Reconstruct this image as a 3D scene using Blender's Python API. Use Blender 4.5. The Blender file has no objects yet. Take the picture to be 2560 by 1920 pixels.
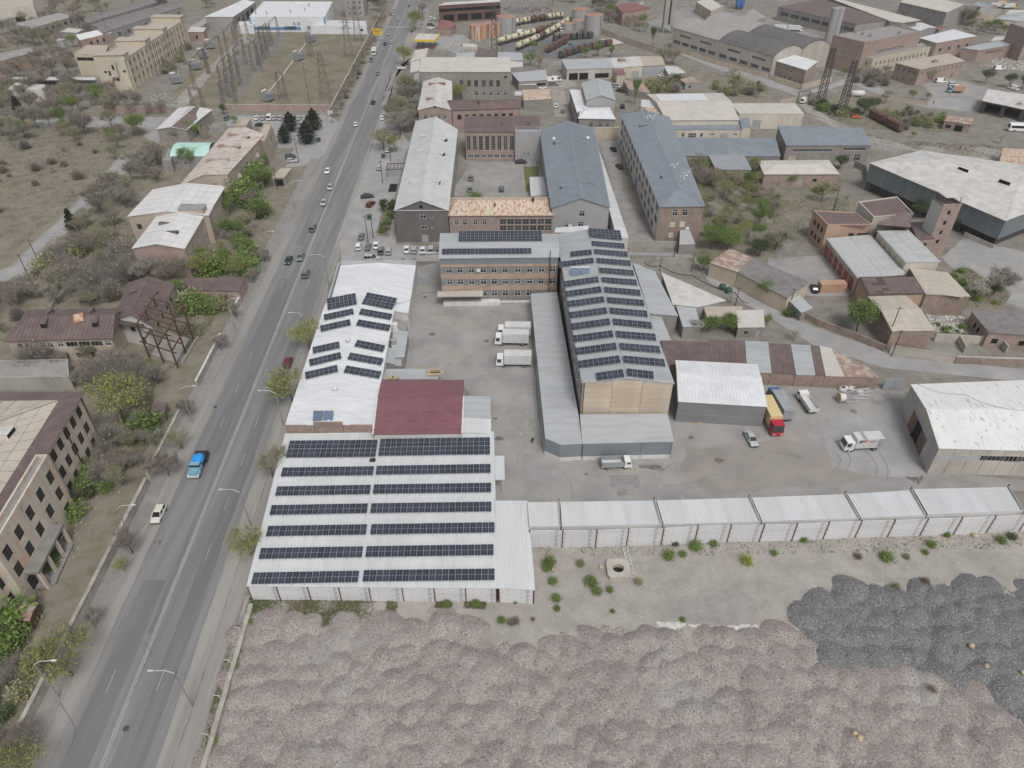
import bpy,math,random
import numpy as np
from mathutils import Vector,Matrix
# ------------------------------------------------------------------ camera, sky, sun, exposure
SC=bpy.context.scene
COL=SC.collection
R=math.radians
F,PITCH,CAMH=1777.0,R(38.0),98.0
cam=bpy.data.cameras.new('camera');camo=bpy.data.objects.new('camera',cam);COL.objects.link(camo)
camo.location=(0,0,CAMH);camo.rotation_euler=(R(90)-PITCH,0,0)
cam.sensor_width=36;cam.lens=F/2560*36;cam.clip_start=1;cam.clip_end=6000
SC.camera=camo
W=bpy.data.worlds.new('World');SC.world=W;W.use_nodes=True
wn=W.node_tree;bg=wn.nodes['Background']
sky=wn.nodes.new('ShaderNodeTexSky');sky.sky_type='NISHITA';sky.sun_disc=False
SUN_EL,SUN_AZ=R(56),R(160)
sky.sun_elevation=SUN_EL;sky.sun_rotation=SUN_AZ;sky.dust_density=4.0;sky.air_density=1.0
hs=wn.nodes.new('ShaderNodeHueSaturation');hs.inputs['Saturation'].default_value=0.3
wn.links.new(sky.outputs[0],hs.inputs['Color']);wn.links.new(hs.outputs[0],bg.inputs[0])
bg.inputs[1].default_value=0.125
sl=bpy.data.lights.new('sun','SUN');sl.energy=1.55;sl.angle=R(17);sl.color=(1,.98,.955)
so=bpy.data.objects.new('sun',sl);COL.objects.link(so)
sd=Vector((math.sin(SUN_AZ)*math.cos(SUN_EL),math.cos(SUN_AZ)*math.cos(SUN_EL),math.sin(SUN_EL)))
so.rotation_euler=sd.to_track_quat('Z','Y').to_euler();so.location=(0,0,200)
vs=SC.view_settings;vs.view_transform='Standard';vs.look='None';vs.exposure=0.0;vs.gamma=1;vs.use_curve_mapping=False
SC.cycles.use_denoising=True
SC.cycles.max_bounces=6;SC.cycles.diffuse_bounces=3;SC.cycles.glossy_bounces=2
SC.cycles.transparent_max_bounces=4;SC.cycles.volume_bounces=0
rnd=random.Random(7)
# ------------------------------------------------------------------ pixels of the photograph -> world
def pix(px,py,z=0.0):
    u=(px-1280)/F;v=(py-960)/F
    dy=math.cos(PITCH)-v*math.sin(PITCH);dz=-math.sin(PITCH)-v*math.cos(PITCH)
    t=(z-CAMH)/dz
    return Vector((u*t,dy*t,z))
def q2(s):
    a=s.split();rc=a[0]
    if rc=='px':return(float(a[1]),float(a[2]))
    return(int(rc[1])*640+float(a[1])*.28933,int(rc[0])*480+float(a[2])*.28933)
def g(s,z=0.0):
    return pix(*q2(s),z)
def gs(s,z=0.0):
    out=[];rc=None
    for p in s.split(','):
        a=p.split()
        if len(a)==3:rc=a[0]
        out.append(g(rc+' '+a[-2]+' '+a[-1],z))
    return out
def height(base,top):
    b=g(base);_,py=q2(top);v=(py-960)/F
    dy=math.cos(PITCH)-v*math.sin(PITCH);dz=-math.sin(PITCH)-v*math.cos(PITCH)
    return CAMH+dz/dy*b.y
# ------------------------------------------------------------------ materials
MATS={}
def M(name,col=None,rough=.85,metal=0.,col2=None,scale=.5,lo=.4,hi=.65,stretch=(1,1,1),rib=None,brick=None,
      spots=None,bump=0.,big=.16,vary=0.,emit=0.):
    if name in MATS or col is None:return MATS[name]
    m=bpy.data.materials.new(name);m.use_nodes=True;MATS[name]=m
    nt=m.node_tree;N=nt.nodes;Lk=nt.links.new
    b=N['Principled BSDF'];b.inputs['Roughness'].default_value=rough;b.inputs['Metallic'].default_value=metal
    c4=lambda c:(c[0],c[1],c[2],1)
    tc=N.new('ShaderNodeTexCoord');mp=N.new('ShaderNodeMapping');mp.inputs['Scale'].default_value=stretch
    Lk(tc.outputs['Object'],mp.inputs[0])
    def noise(s,det=5,src=mp,ro=.6):
        n=N.new('ShaderNodeTexNoise');n.inputs['Scale'].default_value=s;n.inputs['Detail'].default_value=det
        n.inputs['Roughness'].default_value=ro;Lk(src.outputs[0],n.inputs['Vector']);return n
    def ramp(src,a,bb):
        r=N.new('ShaderNodeMapRange');r.interpolation_type='SMOOTHSTEP'
        r.inputs[1].default_value=a;r.inputs[2].default_value=bb;Lk(src,r.inputs[0]);return r.outputs[0]
    def mix(f,a,bb,mode='MIX'):
        x=N.new('ShaderNodeMix');x.data_type='RGBA';x.blend_type=mode
        if isinstance(f,(int,float)):x.inputs[0].default_value=f
        else:Lk(f,x.inputs[0])
        for i,v in((6,a),(7,bb)):
            if isinstance(v,tuple):x.inputs[i].default_value=c4(v)
            else:Lk(v,x.inputs[i])
        return x.outputs[2]
    cur=tuple(col)
    if brick:
        bw,bh,mort,bc=brick
        t=N.new('ShaderNodeTexBrick');t.inputs['Scale'].default_value=1;t.inputs['Brick Width'].default_value=bw
        t.inputs['Row Height'].default_value=bh;t.inputs['Mortar Size'].default_value=mort
        t.inputs['Color1'].default_value=c4(col);t.inputs['Color2'].default_value=c4(bc)
        t.inputs['Mortar'].default_value=c4([x*.6 for x in col]);cx=N.new('ShaderNodeCombineXYZ')
        sp=N.new('ShaderNodeSeparateXYZ');Lk(tc.outputs['Object'],sp.inputs[0])
        ad=N.new('ShaderNodeMath');Lk(sp.outputs[0],ad.inputs[0]);Lk(sp.outputs[1],ad.inputs[1])
        Lk(ad.outputs[0],cx.inputs[0]);Lk(sp.outputs[2],cx.inputs[1]);Lk(cx.outputs[0],t.inputs[0])
        cur=t.outputs[0]
    if col2 is not None:
        cur=mix(ramp(noise(scale).outputs[0],lo,hi),cur,tuple(col2))
    if spots:
        for(sc_,th,wd,c3)in(spots if isinstance(spots[0],(list,tuple))else[spots]):
            cur=mix(ramp(noise(sc_,6,ro=.7).outputs[0],th,th+wd),cur,tuple(c3))
    if big:
        r=N.new('ShaderNodeMapRange');r.inputs[1].default_value=.25;r.inputs[2].default_value=.75
        r.inputs[3].default_value=1-big;r.inputs[4].default_value=1+big*.6
        Lk(noise(.13,4,tc).outputs[0]if False else noise(.13,4).outputs[0],r.inputs[0])
        cur=mix(1.0,cur,r.outputs[0],'MULTIPLY')
    if vary:
        oi=N.new('ShaderNodeObjectInfo');r=N.new('ShaderNodeMapRange')
        r.inputs[3].default_value=1-vary;r.inputs[4].default_value=1+vary
        Lk(oi.outputs['Random'],r.inputs[0]);cur=mix(1.0,cur,r.outputs[0],'MULTIPLY')
    if isinstance(cur,tuple):b.inputs['Base Color'].default_value=c4(cur)
    else:Lk(cur,b.inputs['Base Color'])
    hgt=None
    if rib:
        ax,pitch,dep=rib
        w=N.new('ShaderNodeTexWave');w.bands_direction=ax.upper();w.inputs['Scale'].default_value=.31416/pitch
        w.inputs['Distortion'].default_value=0;Lk(tc.outputs['Object'],w.inputs[0])
        bm=N.new('ShaderNodeBump');bm.inputs['Distance'].default_value=dep;bm.inputs['Strength'].default_value=.8
        Lk(w.outputs['Fac'],bm.inputs['Height']);hgt=bm
    if bump:
        bm=N.new('ShaderNodeBump');bm.inputs['Distance'].default_value=bump;bm.inputs['Strength'].default_value=.7
        Lk(noise(max(scale*6,3),4).outputs[0],bm.inputs['Height'])
        if hgt:Lk(hgt.outputs[0],bm.inputs['Normal'])
        hgt=bm
    if hgt:Lk(hgt.outputs[0],b.inputs['Normal'])
    if emit:
        b.inputs['Emission Color'].default_value=c4(col);b.inputs['Emission Strength'].default_value=emit
    return m
# ------------------------------------------------------------------ objects
def tag(o,label=None,cat=None,group=None,kind=None):
    if label:o['label']=label
    if cat:o['category']=cat
    if group:o['group']=group
    if kind:o['kind']=kind
    return o
def link(o,parent=None):
    COL.objects.link(o)
    if parent:o.parent=parent
    return o
def thing(name,label,cat,loc=(0,0,0),rz=0.,group=None):
    o=bpy.data.objects.new(name,None);o.location=loc;o.rotation_euler=(0,0,rz);o.empty_display_size=.5
    link(o);return tag(o,label,cat,group)
def copy_tree(o,parent=None):
    c=o.copy();COL.objects.link(c);c.parent=parent
    for ch in o.children:copy_tree(ch,c)
    return c
def use(obname,me,parent=None,loc=(0,0,0),rot=(0,0,0),sc=(1,1,1)):
    o=bpy.data.objects.new(obname,me);o.location=loc;o.rotation_euler=rot;o.scale=sc
    return link(o,parent)
class MB:
    def __init__(s):s.v=[];s.f=[];s.mi=[];s.cur=0
    def m(s,i):s.cur=i;return s
    def face(s,pts):
        n=len(s.v);s.v+=[tuple(p)for p in pts];s.f.append(tuple(range(n,n+len(pts))));s.mi.append(s.cur)
    def hexa(s,p):
        n=len(s.v);s.v+=[tuple(x)for x in p]
        for f in((3,2,1,0),(4,5,6,7),(0,1,5,4),(1,2,6,5),(2,3,7,6),(3,0,4,7)):
            s.f.append(tuple(n+i for i in f));s.mi.append(s.cur)
    def box(s,x0,x1,y0,y1,z0,z1):
        s.hexa([(x0,y0,z0),(x1,y0,z0),(x1,y1,z0),(x0,y1,z0),(x0,y0,z1),(x1,y0,z1),(x1,y1,z1),(x0,y1,z1)])
    def cbox(s,c,sx,sy,sz,rz=0.):
        ca,sa=math.cos(rz),math.sin(rz);P=[]
        for dz in(0,sz):
            for dx,dy in((-1,-1),(1,-1),(1,1),(-1,1)):
                x,y=dx*sx/2,dy*sy/2
                P.append((c[0]+x*ca-y*sa,c[1]+x*sa+y*ca,c[2]+dz))
        s.hexa(P)
    def bar(s,p,q,w,h=None,r2=None):
        p=Vector(p);q=Vector(q);d=q-p
        if d.length<1e-6:return
        d.normalize();up=Vector((0,0,1))if abs(d.z)<.9 else Vector((1,0,0))
        a=d.cross(up).normalized();b=a.cross(d).normalized();h=h or w;k=(r2/w)if r2 else 1
        P=[]
        for o,kk in((p,1),(q,k)):
            for sa,sb in((-1,-1),(1,-1),(1,1),(-1,1)):
                P.append(o+a*sa*w/2*kk+b*sb*h/2*kk)
        s.hexa(P)
    def cyl(s,p,q,r,n=10,r2=None,cap=True):
        p=Vector(p);q=Vector(q);d=(q-p).normalized();up=Vector((0,0,1))if abs(d.z)<.9 else Vector((1,0,0))
        a=d.cross(up).normalized();b=a.cross(d).normalized();r2=r if r2 is None else r2
        k=len(s.v)
        for o,rr in((p,r),(q,r2)):
            for i in range(n):
                t=2*math.pi*i/n;s.v.append(tuple(o+a*math.cos(t)*rr+b*math.sin(t)*rr))
        for i in range(n):
            j=(i+1)%n;s.f.append((k+i,k+j,k+n+j,k+n+i));s.mi.append(s.cur)
        if cap:
            s.f.append(tuple(k+i for i in reversed(range(n))));s.mi.append(s.cur)
            s.f.append(tuple(k+n+i for i in range(n)));s.mi.append(s.cur)
    def prism(s,poly,z0,z1):
        n=len(poly);k=len(s.v)
        z0f=z0 if callable(z0)else(lambda x,y:z0);z1f=z1 if callable(z1)else(lambda x,y:z1)
        s.v+=[(p[0],p[1],z0f(p[0],p[1]))for p in poly]+[(p[0],p[1],z1f(p[0],p[1]))for p in poly]
        s.f.append(tuple(k+i for i in reversed(range(n))));s.f.append(tuple(k+n+i for i in range(n)));s.mi+=[s.cur]*2
        for i in range(n):
            j=(i+1)%n;s.f.append((k+i,k+j,k+n+j,k+n+i));s.mi.append(s.cur)
    def rings(s,rings,closed=True,cap=True):
        k=len(s.v);n=len(rings[0])
        for r in rings:s.v+=[tuple(p)for p in r]
        for a in range(len(rings)-1):
            for i in range(n if closed else n-1):
                j=(i+1)%n
                s.f.append((k+a*n+i,k+a*n+j,k+(a+1)*n+j,k+(a+1)*n+i));s.mi.append(s.cur)
        if cap and closed:
            s.f.append(tuple(k+i for i in reversed(range(n))));s.mi.append(s.cur)
            e=k+(len(rings)-1)*n;s.f.append(tuple(e+i for i in range(n)));s.mi.append(s.cur)
    def mesh(s,name,mats,smooth=False):
        me=bpy.data.meshes.new(name);me.from_pydata(s.v,[],s.f)
        for m in(mats if isinstance(mats,(list,tuple))else[mats]):me.materials.append(M(m))
        if any(s.mi):me.polygons.foreach_set('material_index',s.mi)
        if smooth:me.polygons.foreach_set('use_smooth',[True]*len(s.f))
        me.update();return me
    def build(s,name,mats,parent=None,smooth=False,loc=(0,0,0),rot=(0,0,0)):
        return use(name,s.mesh(name,mats,smooth),parent,loc,rot)
def npmesh(name,V,Fq,mats,mi=None,smooth=False):
    V=np.asarray(V,np.float32);Fq=np.asarray(Fq,np.int32);k=Fq.shape[1]
    me=bpy.data.meshes.new(name);me.vertices.add(len(V));me.vertices.foreach_set('co',V.ravel())
    me.loops.add(Fq.size);me.loops.foreach_set('vertex_index',Fq.ravel());me.polygons.add(len(Fq))
    me.polygons.foreach_set('loop_start',np.arange(0,Fq.size,k,dtype=np.int32))
    for m in mats:me.materials.append(M(m))
    if mi is not None:me.polygons.foreach_set('material_index',np.asarray(mi,np.int32))
    if smooth:me.polygons.foreach_set('use_smooth',np.ones(len(Fq),bool))
    me.update(calc_edges=True);return me
# ------------------------------------------------------------------ palette
M('dirt',(.235,.217,.19),col2=(.178,.163,.135),scale=.25,spots=[(.07,.54,.1,(.27,.257,.236)),(1.3,.60,.1,(.185,.17,.14)),(.4,.64,.08,(.15,.15,.095)),(4,.64,.06,(.29,.275,.255))],bump=.05)
M('scrub',(.235,.208,.17),col2=(.17,.16,.105),scale=.2,lo=.45,hi=.66,spots=[(.5,.6,.1,(.275,.25,.215)),(2.2,.62,.08,(.155,.135,.105))],bump=.08)
M('scrub_green',(.225,.20,.16),col2=(.16,.15,.095),scale=.3,lo=.42,hi=.68,spots=[(.1,.57,.1,(.125,.135,.065)),(.6,.6,.1,(.26,.235,.20)),(2.5,.62,.08,(.145,.125,.09))],bump=.08)
M('field',(.265,.238,.205),col2=(.20,.175,.145),scale=.5,spots=[(.14,.62,.08,(.215,.20,.15)),(1.6,.58,.1,(.305,.28,.25)),(3.5,.56,.06,(.165,.142,.116))],bump=.1)
M('asphalt',(.178,.178,.18),col2=(.23,.226,.221),scale=.5,lo=.38,hi=.66,stretch=(1,.035,1),spots=[(1.6,.60,.06,(.148,.148,.152)),(.25,.62,.05,(.245,.24,.234)),(5,.66,.04,(.13,.13,.133))],bump=.006,rough=.9)
M('asphalt_dark',(.153,.154,.158),col2=(.185,.184,.186),scale=.6,stretch=(1,.06,1),spots=[(.4,.62,.06,(.205,.203,.202)),(4,.62,.05,(.13,.13,.134))],bump=.006,rough=.9)
M('shoulder',(.30,.285,.262),col2=(.235,.225,.212),scale=.5,stretch=(1,.05,1),spots=[(1.2,.60,.1,(.335,.315,.29)),(2.5,.62,.06,(.205,.19,.168))],bump=.01)
M('pavement',(.235,.225,.212),col2=(.28,.265,.248),scale=.6,spots=[(.7,.6,.1,(.19,.172,.152)),(2.5,.62,.06,(.32,.305,.285))],bump=.01)
M('yard',(.315,.305,.29),col2=(.26,.252,.242),scale=.16,spots=[(.4,.60,.05,(.345,.333,.317)),(1.5,.64,.05,(.225,.215,.203)),(.09,.56,.06,(.325,.298,.265)),(5,.66,.05,(.205,.196,.187))],bump=.008)
M('yard_pale',(.30,.29,.275),col2=(.23,.225,.215),scale=.3,spots=[(.8,.62,.1,(.19,.185,.18))],bump=.01)
M('lane',(.30,.297,.292),col2=(.345,.338,.328),scale=.2,spots=[(.6,.62,.1,(.245,.24,.234)),(2.5,.64,.06,(.21,.205,.2))],bump=.01)
M('track',(.335,.31,.275),col2=(.275,.252,.222),scale=.3,bump=.02)
M('substation_ground',(.215,.19,.14),col2=(.165,.155,.095),scale=.1,lo=.42,hi=.6,spots=[(.16,.57,.08,(.275,.22,.17)),(.8,.62,.08,(.15,.14,.09))],bump=.04)
M('gravel_pink',(.30,.262,.243),col2=(.25,.22,.206),scale=1.2,lo=.4,hi=.62,spots=[(.06,.53,.08,(.305,.29,.268)),(.5,.62,.08,(.34,.305,.28)),(4.2,.53,.05,(.43,.39,.37)),(3.6,.56,.04,(.125,.105,.098))],bump=.06)
M('gravel_dark',(.165,.164,.164),col2=(.135,.134,.134),scale=1.2,spots=[(.25,.58,.1,(.20,.192,.185)),(4.2,.54,.05,(.27,.27,.275)),(3.6,.56,.04,(.055,.055,.058))],bump=.06)
M('dust',(.355,.33,.30),col2=(.295,.272,.245),scale=.3,spots=[(.5,.6,.1,(.40,.378,.348)),(3.5,.64,.06,(.47,.45,.42)),(2.2,.62,.08,(.235,.212,.182)),(.16,.6,.1,(.29,.275,.25)),(4.5,.58,.05,(.25,.228,.2))],bump=.06)
M('tyre_dirt',(.285,.258,.228),col2=(.25,.238,.225),scale=.3,spots=[(1.2,.6,.08,(.32,.293,.26)),(.6,.64,.05,(.21,.187,.163))],bump=.02)
M('lane_dark',(.215,.21,.204),col2=(.27,.265,.258),scale=1.5)
M('lime',(.62,.60,.56),col2=(.45,.43,.40),scale=1.2,bump=.02)
M('crack',(.115,.113,.112),col2=(.16,.158,.155),scale=1.5)
M('oil',(.12,.11,.10),col2=(.2,.19,.18),scale=1.2)
M('road_paint',(.42,.415,.405),col2=(.24,.238,.235),scale=1.6,lo=.5,hi=.72)
M('yellow_paint',(.48,.42,.25),col2=(.24,.225,.20),scale=2.5,lo=.45,hi=.62)
M('kerb',(.33,.315,.295),col2=(.26,.245,.225),scale=1)
M('grass_blade',(.115,.14,.045),col2=(.16,.15,.07),scale=.3)
M('dry_blade',(.27,.235,.175),col2=(.21,.175,.125),scale=.3)
M('roof_white',(.585,.60,.605),rough=.55,col2=(.55,.562,.565),scale=.5,stretch=(2.5,.25,1),rib=('x',.25,.02),spots=[(1.2,.62,.06,(.47,.465,.45)),(.25,.6,.12,(.63,.645,.65))],big=.1)
M('roof_white_y',(.60,.61,.615),rough=.55,col2=(.53,.54,.54),scale=.5,stretch=(.25,2.5,1),rib=('y',.25,.02),spots=[(1.2,.62,.06,(.47,.465,.45))],big=.1)
M('roof_bright',(.70,.71,.72),rough=.45,col2=(.63,.64,.65),scale=.4,rib=('x',.35,.02),spots=[(.9,.64,.06,(.55,.55,.54))],big=.08)
M('roof_paint',(.68,.69,.705),rough=.6,col2=(.60,.607,.62),scale=.6,stretch=(.4,1.8,1),rib=('y',1.1,.02),spots=[(.7,.62,.06,(.53,.53,.53)),(2.5,.66,.04,(.46,.45,.43))],big=.1)
M('roof_grey',(.385,.405,.41),rough=.5,col2=(.335,.35,.355),scale=.5,stretch=(.3,2,1),rib=('y',.3,.02),spots=[(.6,.63,.08,(.30,.30,.29))],big=.1)
M('roof_lightgrey',(.42,.44,.445),rough=.5,col2=(.365,.38,.385),scale=.5,stretch=(.3,2,1),rib=('y',.3,.02),spots=[(.9,.62,.06,(.34,.345,.34))],big=.08)
M('roof_bluegrey',(.225,.255,.29),rough=.5,col2=(.20,.225,.255),scale=.3,rib=('y',.35,.02),big=.08)
M('roof_bluegrey_x',(.235,.262,.295),rough=.5,col2=(.20,.225,.255),scale=.3,rib=('x',.35,.02),big=.08)
M('roof_slate',(.30,.32,.34),rough=.6,col2=(.27,.285,.30),scale=.4,rib=('x',.3,.015),big=.08)
M('roof_paleseam',(.545,.555,.55),rough=.55,col2=(.485,.495,.49),scale=.4,rib=('y',.6,.02),big=.08)
M('roof_maroon',(.225,.105,.118),rough=.45,col2=(.195,.092,.104),scale=.5,rib=('x',.28,.02),big=.08)
M('roof_brown',(.135,.098,.092),rough=.6,col2=(.165,.125,.115),scale=.5,rib=('x',.6,.02),spots=[(.7,.66,.1,(.21,.17,.155))],big=.12)
M('roof_brick_red',(.26,.115,.105),rough=.65,col2=(.22,.10,.092),scale=.5,rib=('x',.4,.02),big=.1)
M('roof_rust',(.54,.475,.40),rough=.75,col2=(.40,.215,.115),scale=1.1,lo=.46,hi=.58,stretch=(1.6,.6,1),rib=('x',.5,.02),spots=[(2.4,.55,.08,(.58,.53,.465)),(1.8,.63,.06,(.29,.135,.065))],big=.1)
M('roof_rust_light',(.55,.505,.47),rough=.75,col2=(.42,.33,.27),scale=.5,lo=.45,hi=.6,stretch=(.5,1.4,1),spots=[(1.8,.62,.08,(.34,.20,.125)),(.5,.6,.08,(.62,.60,.58))],big=.1)
M('roof_rust_old',(.30,.20,.16),rough=.8,col2=(.42,.36,.31),scale=.6,lo=.45,hi=.58,spots=[(2.5,.6,.1,(.20,.12,.09))],big=.1)
M('roof_aged',(.565,.555,.53),rough=.7,col2=(.47,.45,.42),scale=.35,spots=[(1.3,.62,.08,(.36,.28,.22)),(.4,.62,.08,(.70,.70,.69))],rib=('y',.8,.015),big=.08)
M('roof_tar',(.30,.29,.275),rough=.9,col2=(.25,.24,.23),scale=.4,spots=[(.5,.62,.08,(.37,.355,.335))],big=.12)
M('roof_tan',(.44,.385,.325),rough=.85,col2=(.40,.345,.285),scale=.4,spots=[(.9,.66,.08,(.50,.455,.40)),(2,.68,.06,(.30,.25,.21))],big=.08)
M('roof_cream',(.53,.50,.455),rough=.8,col2=(.48,.45,.405),scale=.3,rib=('x',.8,.02),spots=[(.8,.66,.08,(.42,.37,.31))],big=.08)
M('roof_dark',(.115,.11,.108),rough=.9,col2=(.15,.142,.138),scale=.5,spots=[(.45,.64,.05,(.36,.35,.34))],rib=('x',1.0,.04),big=.12)
M('roof_asbestos',(.22,.212,.202),rough=.9,col2=(.165,.155,.148),scale=.5,spots=[(1.2,.62,.08,(.32,.31,.29))],rib=('x',.5,.04),big=.12)
M('roof_arch',(.345,.33,.31),rough=.9,col2=(.29,.275,.26),scale=.5,rib=('x',1.0,.04),big=.12)
M('roof_peeling',(.70,.70,.69),rough=.8,col2=(.64,.635,.62),scale=.5,spots=[(1.1,.60,.03,(.36,.345,.325)),(3.5,.64,.04,(.42,.405,.385))],stretch=(1.6,.45,1),big=.05)
M('roof_green',(.42,.66,.59),rough=.4,col2=(.50,.72,.66),scale=.5,big=.06)
M('shingle_tan',(.47,.42,.355),rough=.85,col2=(.435,.385,.325),scale=.6,spots=[(1.8,.66,.08,(.52,.48,.42))],vary=.06,big=.06)
M('sheet_grey',(.41,.425,.42),rough=.6,col2=(.47,.48,.475),scale=.5,stretch=(.4,2.2,1),spots=[(1.4,.64,.06,(.30,.30,.29))],vary=.05,big=.08)
M('sheet_brown',(.155,.112,.105),rough=.65,col2=(.19,.145,.135),scale=.5,spots=[(1.2,.66,.08,(.24,.19,.17))],vary=.10,big=.1)
M('sheet_white',(.62,.62,.61),rough=.7,col2=(.55,.54,.525),scale=.5,spots=[(1.3,.63,.06,(.43,.36,.30)),(.35,.62,.08,(.68,.69,.70))],vary=.05,big=.08)
def wall(n,c,c2,sp=None,**k):
    M(n,c,col2=c2,scale=k.pop('scale',.5),stretch=k.pop('stretch',(1,1,.35)),spots=sp,bump=k.pop('bump',.01),rough=.92,**k)
wall('plaster_tan',(.46,.385,.315),(.40,.335,.275),[(.35,.58,.08,(.50,.45,.385)),(.8,.62,.08,(.43,.29,.21)),(1.4,.64,.06,(.30,.25,.20))])
wall('plaster_peel',(.60,.525,.44),(.51,.445,.37),[(.25,.55,.06,(.57,.40,.30)),(.75,.60,.06,(.64,.60,.53)),(.5,.62,.05,(.35,.31,.265)),(1.6,.62,.05,(.45,.31,.235))])
wall('plaster_yellow',(.53,.475,.375),(.46,.41,.32),[(.22,.55,.1,(.53,.43,.29)),(.8,.60,.08,(.38,.335,.265)),(.5,.62,.06,(.60,.56,.48))])
wall('plaster_orange',(.45,.31,.225),(.39,.275,.205),[(.6,.58,.08,(.48,.38,.30)),(1.3,.64,.06,(.30,.20,.15))])
wall('plaster_cream',(.56,.52,.45),(.50,.455,.385),[(.8,.64,.08,(.42,.37,.30))])
wall('plaster_white',(.60,.59,.57),(.53,.52,.50),[(.7,.62,.1,(.44,.42,.395))])
wall('plaster_grey',(.31,.30,.285),(.265,.255,.24),[(.7,.62,.1,(.36,.34,.31))])
wall('plaster_pink',(.36,.26,.225),(.32,.22,.19),[(.8,.62,.08,(.28,.20,.175))])
wall('render_dark',(.135,.128,.12),(.15,.142,.133),None,rib=('z',.6,.006))
wall('render_grey',(.345,.345,.345),(.32,.32,.32),None,big=.06)
M('stone_brown',(.285,.22,.18),rough=.92,col2=(.235,.18,.148),scale=.6,brick=(.8,.4,.015,(.335,.265,.22)),spots=[(.8,.62,.08,(.36,.30,.255)),(.4,.64,.06,(.20,.16,.135))],big=.12)
M('stone_pink',(.335,.255,.22),rough=.92,col2=(.285,.215,.185),scale=.6,brick=(.9,.45,.015,(.385,.30,.265)),spots=[(.7,.60,.08,(.41,.34,.30)),(.4,.64,.06,(.24,.19,.165))],big=.12)
M('stone_grey',(.27,.25,.225),rough=.92,col2=(.23,.21,.19),scale=.6,brick=(.9,.45,.02,(.315,.295,.265)),spots=[(.7,.65,.08,(.20,.18,.16))],big=.1)
M('block_grey',(.23,.22,.20),rough=.92,col2=(.20,.19,.175),scale=.6,brick=(.6,.3,.012,(.26,.25,.23)),big=.1)
M('band_orange',(.42,.315,.245),rough=.9,col2=(.36,.265,.205),scale=.8,spots=[(.8,.58,.1,(.47,.375,.305)),(2,.64,.05,(.29,.225,.18))],vary=.06,big=.1)
wall('panel_tan',(.54,.455,.36),(.48,.40,.315),[(.5,.58,.1,(.53,.41,.30)),(1.5,.64,.05,(.36,.30,.24))],vary=.09)
wall('panel_white',(.62,.62,.62),(.54,.54,.54),[(.9,.565,.04,(.40,.405,.405)),(.5,.62,.04,(.33,.345,.345)),(2.2,.62,.04,(.47,.45,.42))],vary=.06)
wall('concrete',(.36,.345,.32),(.30,.285,.262),[(.6,.62,.08,(.24,.225,.205))])
wall('concrete_pale',(.47,.44,.39),(.41,.375,.325),[(.6,.62,.08,(.335,.295,.25))])
wall('stone_wall',(.40,.37,.33),(.30,.275,.245),[(1.6,.60,.06,(.52,.49,.45)),(1.1,.63,.05,(.19,.17,.15))],stretch=(1,1,1),bump=.03)
wall('brick_wall',(.36,.275,.24),(.305,.23,.20),[(.5,.58,.1,(.42,.36,.32))])
wall('plinth_white',(.62,.615,.60),(.52,.51,.49),None)
M('clad_bluegrey',(.205,.235,.255),rough=.45,col2=(.185,.21,.228),scale=.4,rib=('x',.3,.02),big=.08)
M('clad_bluegrey_y',(.205,.235,.255),rough=.45,col2=(.185,.21,.228),scale=.4,rib=('y',.3,.02),big=.08)
M('clad_grey',(.215,.22,.225),rough=.4,col2=(.19,.195,.198),scale=.4,rib=('x',.35,.02),big=.1)
M('clad_grey_y',(.215,.22,.225),rough=.4,col2=(.19,.195,.198),scale=.4,rib=('y',.35,.02),big=.1)
M('clad_teal',(.15,.18,.19),rough=.5,col2=(.19,.22,.225),scale=.5,stretch=(1,1,.2),rib=('x',.8,.03),big=.1)
M('clad_white',(.66,.67,.68),rough=.5,col2=(.6,.61,.62),scale=.4,rib=('x',.4,.02),big=.06)
M('clad_blue',(.10,.22,.42),rough=.5,col2=(.12,.25,.45),scale=.4)
M('glass',(.035,.039,.043),rough=.12,vary=.75,big=0)
M('glass_blue',(.05,.075,.10),rough=.1,big=0)
M('void_shade',(.012,.011,.010),rough=.95,big=0)  # near-black colour stands in for the unlit depth of openings
M('frame_white',(.68,.68,.67),rough=.6,big=0)
M('frame_grey',(.33,.32,.30),rough=.7,big=0)
M('frame_dark',(.09,.085,.08),rough=.7,big=0)
M('steel_rust',(.085,.05,.038),rough=.85,col2=(.14,.075,.05),scale=1.5)
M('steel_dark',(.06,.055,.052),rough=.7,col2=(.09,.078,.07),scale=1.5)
M('pylon',(.19,.165,.145),rough=.8,col2=(.15,.115,.095),scale=1.5)
M('dust_grey',(.315,.30,.278),col2=(.27,.258,.24),scale=.5,bump=.04)
M('steel_grey',(.30,.305,.31),rough=.5,col2=(.25,.255,.26),scale=1)
M('steel_white',(.62,.62,.61),rough=.55,col2=(.55,.55,.54),scale=1)
M('pole_grey',(.25,.245,.24),rough=.8,col2=(.30,.295,.285),scale=1)
M('wood_dark',(.075,.06,.05),rough=.9,col2=(.10,.082,.068),scale=2,stretch=(3,3,.4))
M('wood_pale',(.50,.40,.26),rough=.85,col2=(.44,.345,.22),scale=1,vary=.08)
M('rubber',(.02,.02,.021),rough=.9,big=0)
M('rim',(.33,.335,.34),rough=.4,metal=.6,big=0)
M('lamp_clear',(.7,.7,.68),rough=.2,big=0)
M('lamp_red',(.30,.02,.015),rough=.3,big=0)
M('plastic_black',(.025,.025,.026),rough=.6,big=0)
M('blue_gate',(.06,.17,.42),rough=.6)
M('red_gate',(.28,.035,.045),rough=.6,col2=(.33,.08,.08),scale=.8)
M('brown_gate',(.15,.10,.08),rough=.8,col2=(.19,.13,.105),scale=.8)
M('grey_gate',(.35,.37,.39),rough=.6,col2=(.31,.33,.345),scale=.6)
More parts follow.
